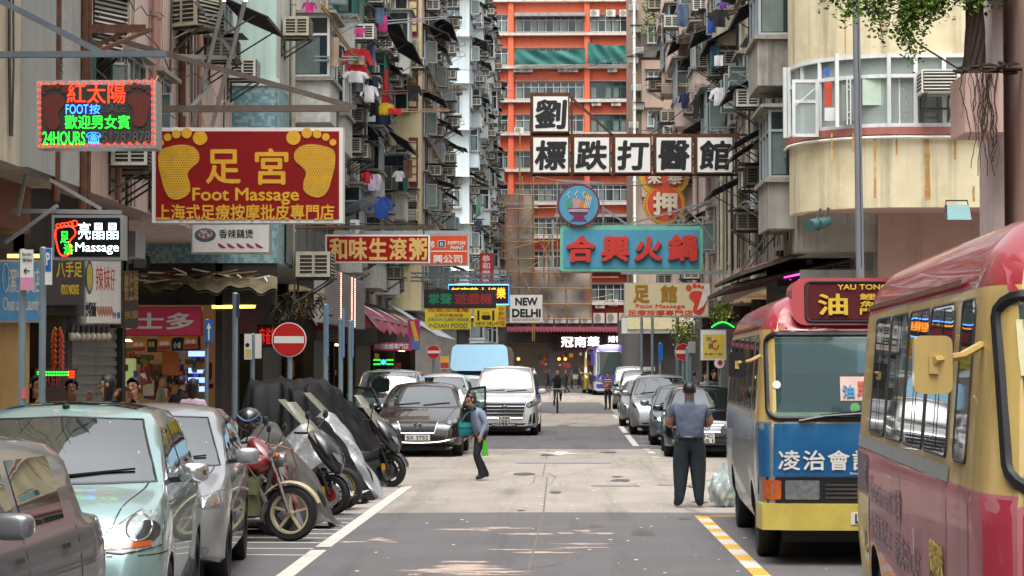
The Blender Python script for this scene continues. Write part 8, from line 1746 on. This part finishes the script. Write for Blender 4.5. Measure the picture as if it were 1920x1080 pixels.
# ---------------------------------------------------------------- washing, beams and clutter on the facades, tree
CLM = {}
def cm(h, n): return mat('laundry ' + n, h, .85, 0, .12, 6)
RED, WHT, BLK, JEAN, NAV, YEL, PINK, GRY, LIL, BLU, BEI = cm('a3141c', 'red'), cm('c6c6c8', 'white'), cm('17171b', 'black'), cm('4c5f78', 'denim'), cm('1d2742', 'navy'), cm('c2a214', 'yellow'), cm('b53a78', 'pink'), cm('70747a', 'grey'), cm('a59ab4', 'lilac'), cm('1f4590', 'blue'), cm('9b8a74', 'beige')
def lx(px, py, X): return FX(px, py, X)
items = [('shirt', 670, 90, 40, 50, RED, 'red shirt on the upper rack of the washing hung tenement'), ('towel', 625, 70, 20, 55, BEI, 'beige towel below the small upper rack'), ('shirt', 632, 85, 22, 22, NAV, 'small navy top beside the beige towel'),
    ('trousers', 696, 62, 20, 56, JEAN, 'blue denim trousers hanging from a window'), ('shirt', 675, 52, 16, 18, PINK, 'bright pink small top above the drying racks'), ('shirt', 668, 122, 30, 16, RED, 'red striped cloth on the middle rack'), ('towel', 668, 105, 26, 16, BEI, 'beige folded cloth on the middle rack'), ('shirt', 667, 133, 34, 22, WHT, 'pale shirt below the red striped cloth'),
    ('shirt', 700, 142, 22, 26, NAV, 'dark navy shirt under the black awning'), ('shirt', 692, 160, 24, 32, WHT, 'white shirt hanging below the navy one'), ('towel', 672, 152, 15, 20, GRY, 'grey cloth left of the white shirt'), ('dress', 724, 130, 14, 70, RED, 'long red cloth hanging from a window frame'), ('shirt', 718, 192, 34, 42, YEL, 'yellow and navy work jacket on a pole'), ('towel', 740, 203, 22, 12, RED, 'red cloth laid over a pole'), ('towel', 702, 188, 12, 28, BLK, 'black cloth beside the yellow jacket'),
    ('shirt', 775, 158, 24, 32, BLK, 'black sweatshirt on a long bamboo pole'), ('shirt', 688, 322, 14, 22, RED, 'small red shirt among white ones'), ('shirt', 697, 326, 20, 32, LIL, 'lilac shirt among white ones'), ('shirt', 706, 326, 14, 30, WHT, 'white shirt in the small cluster'), ('shirt', 714, 368, 32, 42, BLU, 'blue work jacket with pale reflective bands'), ('trousers', 706, 410, 16, 26, BLK, 'dark trousers below the blue work jacket'), ('towel', 665, 412, 12, 26, WHT, 'white towel near the umbrella'),
    ('towel', 765, 300, 14, 34, mat('laundry brown', '5a3a2a', .85), 'brown cloth on the cream tenement'), ('shirt', 748, 320, 16, 20, WHT, 'white and black bundle on the cream tenement'), ('towel', 712, 15, 14, 30, JEAN, 'denim blue cloth at the top of the washing'), ('towel', 718, 28, 8, 32, PINK, 'pale pink strip of cloth at the top'), ('shirt', 580, 4, 10, 20, PINK, 'pink top dangling at the upper edge'),
    ('shirt', 900, 385, 8, 18, GRY, 'grey shirt low on the pale blue block'), ('shirt', 898, 412, 10, 20, NAV, 'navy shirt low on the pale blue block'), ('towel', 897, 380, 6, 24, mat('laundry green', '3a6a50', .85), 'green cloth on the pale blue block')]
def hang(it, X, i, side):
    kind, px, py, w, h, m, lb = it; p = lx(px, py, X); k = 4000 / p.y; a = .35 if side < 0 else -.35
    g = garment(kind, max(.25, w / k * 1.15), h / k, m, lb, p, pi / 2 * -1 + a * (1 if i % 2 else .4) , seed=i, m2=(NAV if m is YEL else None), sleeve=.5 if kind == 'shirt' else .3)
    return p
for i, it in enumerate(items): hang(it, -5.25 if it[1] < 740 else -4.9, i, -1)
r_items = [('shirt', 1349, 17, 26, 34, BLK, 'black top high on the right side'), ('towel', 1335, 35, 8, 26, BLU, 'bright blue cloth beside the black top'), ('towel', 1280, 8, 18, 42, JEAN, 'denim blue towel on the faded pink tenement'), ('trousers', 1311, 177, 26, 46, BLK, 'black trousers on the right side'), ('shirt', 1350, 164, 28, 34, WHT, 'white print shirt on the right side'), ('shirt', 1283, 175, 14, 28, NAV, 'navy and orange top beside the black trousers'), ('shirt', 1272, 182, 12, 16, LIL, 'small lilac top beside the navy top'), ('towel', 1348, 104, 8, 20, WHT, 'white cloth under the black window awning'), ('towel', 1340, 86, 9, 42, mat('laundry teal', '2f5f6a', .85), 'teal cloth under the black window awning'), ('shirt', 1355, 4, 12, 12, mat('laundry purple', '6a3a8a', .85), 'purple cloth at the upper edge')]
for i, it in enumerate(r_items): hang(it, 4.15, 40 + i, 1)
um = T('umbrella', 'open dark umbrella hung to dry over the left pavement', 'umbrella', lx(680, 400, -5.2)); c = lx(678, 385, -5.2); m = MB(); ax = Vector((-.4, -.2, .8)).normalized(); m.lathe([(.01, .16), (.25, .12), (.45, 0), (.5, -.08)], c, ax, 8); m.build('canopy', cm('2a2c33', 'charcoal'), um); m = MB(); m.cyl(c + ax * .18, c - ax * .6, .01, 6); m.build('shaft', M_dsteel, um)
# poles the washing hangs from
poles = [((625, 55, -5.25), (705, 160, -5.3)), ((705, 178, -5.2), (875, 168, -4.6)), ((590, 114, -5.4), (675, 112, -5.2)), ((730, 210, -5.2), (842, 208, -4.7)), ((555, 427, -5.4), (805, 424, -4.9)), ((720, 45, -5.3), (838, 34, -4.7)), ((1208, 160, 4.0), (1320, 162, 4.4)), ((1262, 70, 4.2), (1440, -2, 4.5)), ((1290, 172, 4.2), (1370, 170, 4.4)), ((640, 50, -5.3), (600, 12, -5.3))]
for i, (a, b) in enumerate(poles):
    a, b = lx(*a), lx(*b); m = MB(); m.tube([a, b], .028, 7); m.tube([a + Vector((0, 0, .09)), b + Vector((0, 0, .07))], .02, 6); tag(m.build('washing_pole', [M_bam, M_rust, M_steel][i % 3]), ('weathered bamboo', 'rusty', 'grey steel')[i % 3] + ' washing pole jutting from the ' + ('left' if a.x < 0 else 'right') + ' side facades', 'washing pole', ('left' if a.x < 0 else 'right') + ' ' + ('bamboo', 'rusty', 'steel')[i % 3] + ' washing poles')
# large black awnings seen in the upper left and right
for i, (px, py, X, w, d, drop, s) in enumerate(((700, 28, -6.2, 4.0, 1.0, .55, -1), (735, 75, -6.2, 5.5, 1.0, .6, -1), (812, 38, -5.7, 5, 1.0, .6, -1), (430, 12, -6.2, 2.4, .9, .4, -1), (735, 255, -6.2, 5, .8, .5, -1), (1300, 62, 4.95, 4.5, .9, .55, 1), (1350, 48, 4.85, 3.0, .9, .5, 1), (1378, 60, 4.8, 3.0, .9, .5, 1), (1330, 225, 4.85, 4.5, 1.0, .6, 1), (1415, 150, 4.78, 2.6, .8, .5, 1), (1400, 330, 4.78, 3.0, 1.0, .5, 1), (1210, 0, 5.05, 3, .8, .5, 1))):
    p = lx(px, py, X); 
    if p.y > 120: continue
    awning(None, p, 0 if s < 0 else pi, w, d, drop, M_black_awn, label='long black corrugated awning over the windows, ' + ('upper left facades' if s < 0 else 'right hand facades') , group='black awnings on the ' + ('left' if s < 0 else 'right'))
# ladder racks and scaffold bars on the left
for i, (a, b, w) in enumerate((((398, 235, 42), (460, 0, 38), .07), ((360, 240, 40), (420, 0, 36), .06), ((365, 0, 38), (440, 105, 40), .05), ((345, 215, 36), (395, 160, 40), .05), ((300, 105, 34), (430, 108, 40), .08), ((130, 50, 28), (270, 50, 30), .06), ((145, 58, 28), (283, 57, 30), .06), ((150, 100, 28), (255, 50, 30), .05), ((185, 95, 28), (280, 57, 30), .05), ((128, 40, 28), (130, 112, 28), .06))):
    m = MB(); m.bar(P(*a), P(*b), w); tag(m.build('bracing_bar', [M_alu, M_rust][i > 4]), ('pale grey' if i <= 4 else 'rusty brown') + ' bracing bar among the brackets at the upper left', 'bar', ('pale' if i <= 4 else 'rusty') + ' bracing bars')
for i, (px, py, Y, sc) in enumerate(((232, 40, 30.5, 1.2), (234, 75, 30.5, 1.2), (236, 105, 30.5, 1.1), (230, 5, 30.5, 1.2), (395, 60, 39, 1.25), (540, 72, 47, 1), (570, 95, 49, 1.1), (605, 145, 52, 1.2), (583, 120, 50, 1))):
    p = P(px, py, Y); place(ACS[(0, 1, 0, 0, 2, 2, 2, 0, 2)[i]], (-7.1 if i < 5 else -6.2, Y, p.z), 0 if i > 4 else -.5, 'big window air conditioner near the red LED board' if i < 4 else 'window air conditioner by the mint wall', 'air conditioners at the upper left' if i < 4 else 'air conditioners by the mint wall', sc)
# ---------------------------------------------------------------- ficus with aerial roots in the planter
M_bark = mat('ficus bark', '3f3028', .85, 0, .3, 10); tr_ = T('tree', 'ficus tree with twisted trunk and aerial roots growing out of the pink planter', 'tree', (5.72, 29.7, 6.0)); rd = random.Random(19)
base = Vector((5.72, 29.7, 6.0)); m = MB()
for i in range(9):
    a = i * .7; pts = [base + Vector((.13 * cos(a), .1 * sin(a), 0))]
    for k in range(1, 7): pts.append(base + Vector((.12 * cos(a + k * .35) * (1 - .06 * k) + .02 * k - .01 * k * k * .3, .1 * sin(a + k * .35), .2 * k + .02 * rd.random())))
    m.tube(pts, [.05, .048, .045, .045, .04, .04, .035], 7)
top = base + Vector((0, 0, 1.15)); limbs = []
for e in ((-1.75, -.1, .0), (-1.3, .3, -.1), (-.8, -.3, -.2), (-.5, .2, .5), (.4, 0, .3), (-1.9, .2, .25), (-1.0, 0, -.45), (-.6, -.1, -.05)):
    pts = []
    for k in range(7): u = k / 6; pts.append(top + Vector(e) * u + Vector((rd.uniform(-.05, .05), rd.uniform(-.05, .05), .2 * sin(u * pi) + rd.uniform(-.04, .04))))
    m.tube(pts, [.06 * (1 - .12 * k) for k in range(7)], 6); limbs.append(pts)
    for k in range(2, 7):
        for _ in range(2):
            d = Vector((rd.uniform(-.5, .2), rd.uniform(-.4, .4), rd.uniform(-.45, .3))); tw = [pts[k], pts[k] + d * .5 + Vector((0, 0, .05)), pts[k] + d]; m.tube(tw, [.014, .01, .005], 4); limbs.append(tw)
m.tube([base + Vector((-.1, -.2, 0)), base + Vector((-.75, -.25, .4)), base + Vector((-1.0, -.2, .6))], [.016, .013, .008], 5)
m.build('trunk', M_bark, tr_, smooth=True)
lv = MB()
for pts in limbs:
    for k in range(1, len(pts)):
        n = 60 if len(pts) == 3 else 30
        for _ in range(n):
            c = pts[k].lerp(pts[k - 1], rd.random()) + Vector((rd.gauss(0, .09), rd.gauss(0, .12), rd.gauss(0, .085))); a = Vector((rd.uniform(-1, 1), rd.uniform(-1, 1), rd.uniform(-.8, .5))).normalized() * rd.uniform(.05, .1); b = a.cross(Vector((rd.uniform(-1, 1), rd.uniform(-1, 1), 1))).normalized() * a.length * .3
            lv.add([c, c + a * .45 + b, c + a, c + a * .45 - b], [(0, 1, 2, 3)], rd.randint(0, 2))
lv.build('crown', [mat('ficus leaf', '5a8a26', .45, 0, .3, 5), mat('ficus leaf light', '8fb23c', .45, 0, .2, 5), mat('ficus leaf dark', '2f5520', .45, 0, .3, 5)], tr_)
ar = MB()
for i in range(22):
    x = rd.uniform(5.5, 6.04); y = 29.27 + (rd.random() - .5) * .04; pts = [Vector((x, y + .1, 6.03)), Vector((x + rd.uniform(-.06, .02), y - .02, 5.98))]
    for k in range(int(rd.uniform(4, 15))): pts.append(pts[-1] + Vector((rd.uniform(-.04, .04), rd.uniform(-.008, .008), -.1)))
    ar.tube(pts, rd.uniform(.003, .008), 4)
for i in range(30):
    pts = [Vector((rd.uniform(5.5, 6.3), 29.3 + rd.uniform(0, .4), 6.05 + rd.uniform(0, .08)))]
    for k in range(5): pts.append(pts[-1] + Vector((rd.uniform(-.14, .14), rd.uniform(-.05, .05), rd.uniform(-.03, .03))))
    ar.tube(pts, rd.uniform(.01, .025), 5)
ar.build('aerial_roots', M_bark, tr_, smooth=True)
# plants over the right pavement
for i, (px, py, Y, rx, rz_, lb) in enumerate(((1285, 618, 66, .4, .36, 'clump of yellow green climbing plants hanging by the right no entry sign'), (1350, 585, 60, .34, .34, 'leafy green plant under the rust brown canopy'))):
    p = P(px, py, Y); t = T('climbing_plant', lb, 'plant', p); m = MB(); r_ = random.Random(i)
    for k in range(260):
        c = p + Vector((r_.gauss(0, rx * .5), r_.gauss(0, .2), r_.gauss(0, rz_ * .5))); a = Vector((r_.uniform(-1, 1), r_.uniform(-1, 1), r_.uniform(-1, .4))).normalized() * .11; b = a.cross(Vector((r_.random(), 1, r_.random()))).normalized() * .035; m.add([c, c + a * .5 + b, c + a, c + a * .5 - b], [(0, 1, 2, 3)], r_.randint(0, 1))
    m.build('leaves', [mat('climber leaf', '5d7526', .5, 0, .3, 5), mat('climber leaf light', '93983a', .5, 0, .3, 5)], t); m = MB(); m.tube([p + Vector((.3, 0, rz_)), p + Vector((.05, .05, 0)), p + Vector((-.1, 0, -rz_))], .015, 5); m.build('stem', M_bark, t)
def _rm(o):
    for c in list(o.children): _rm(c)
    bpy.data.objects.remove(o)
for p in PROT: _rm(p)
bpy.data.scenes.remove(TS)
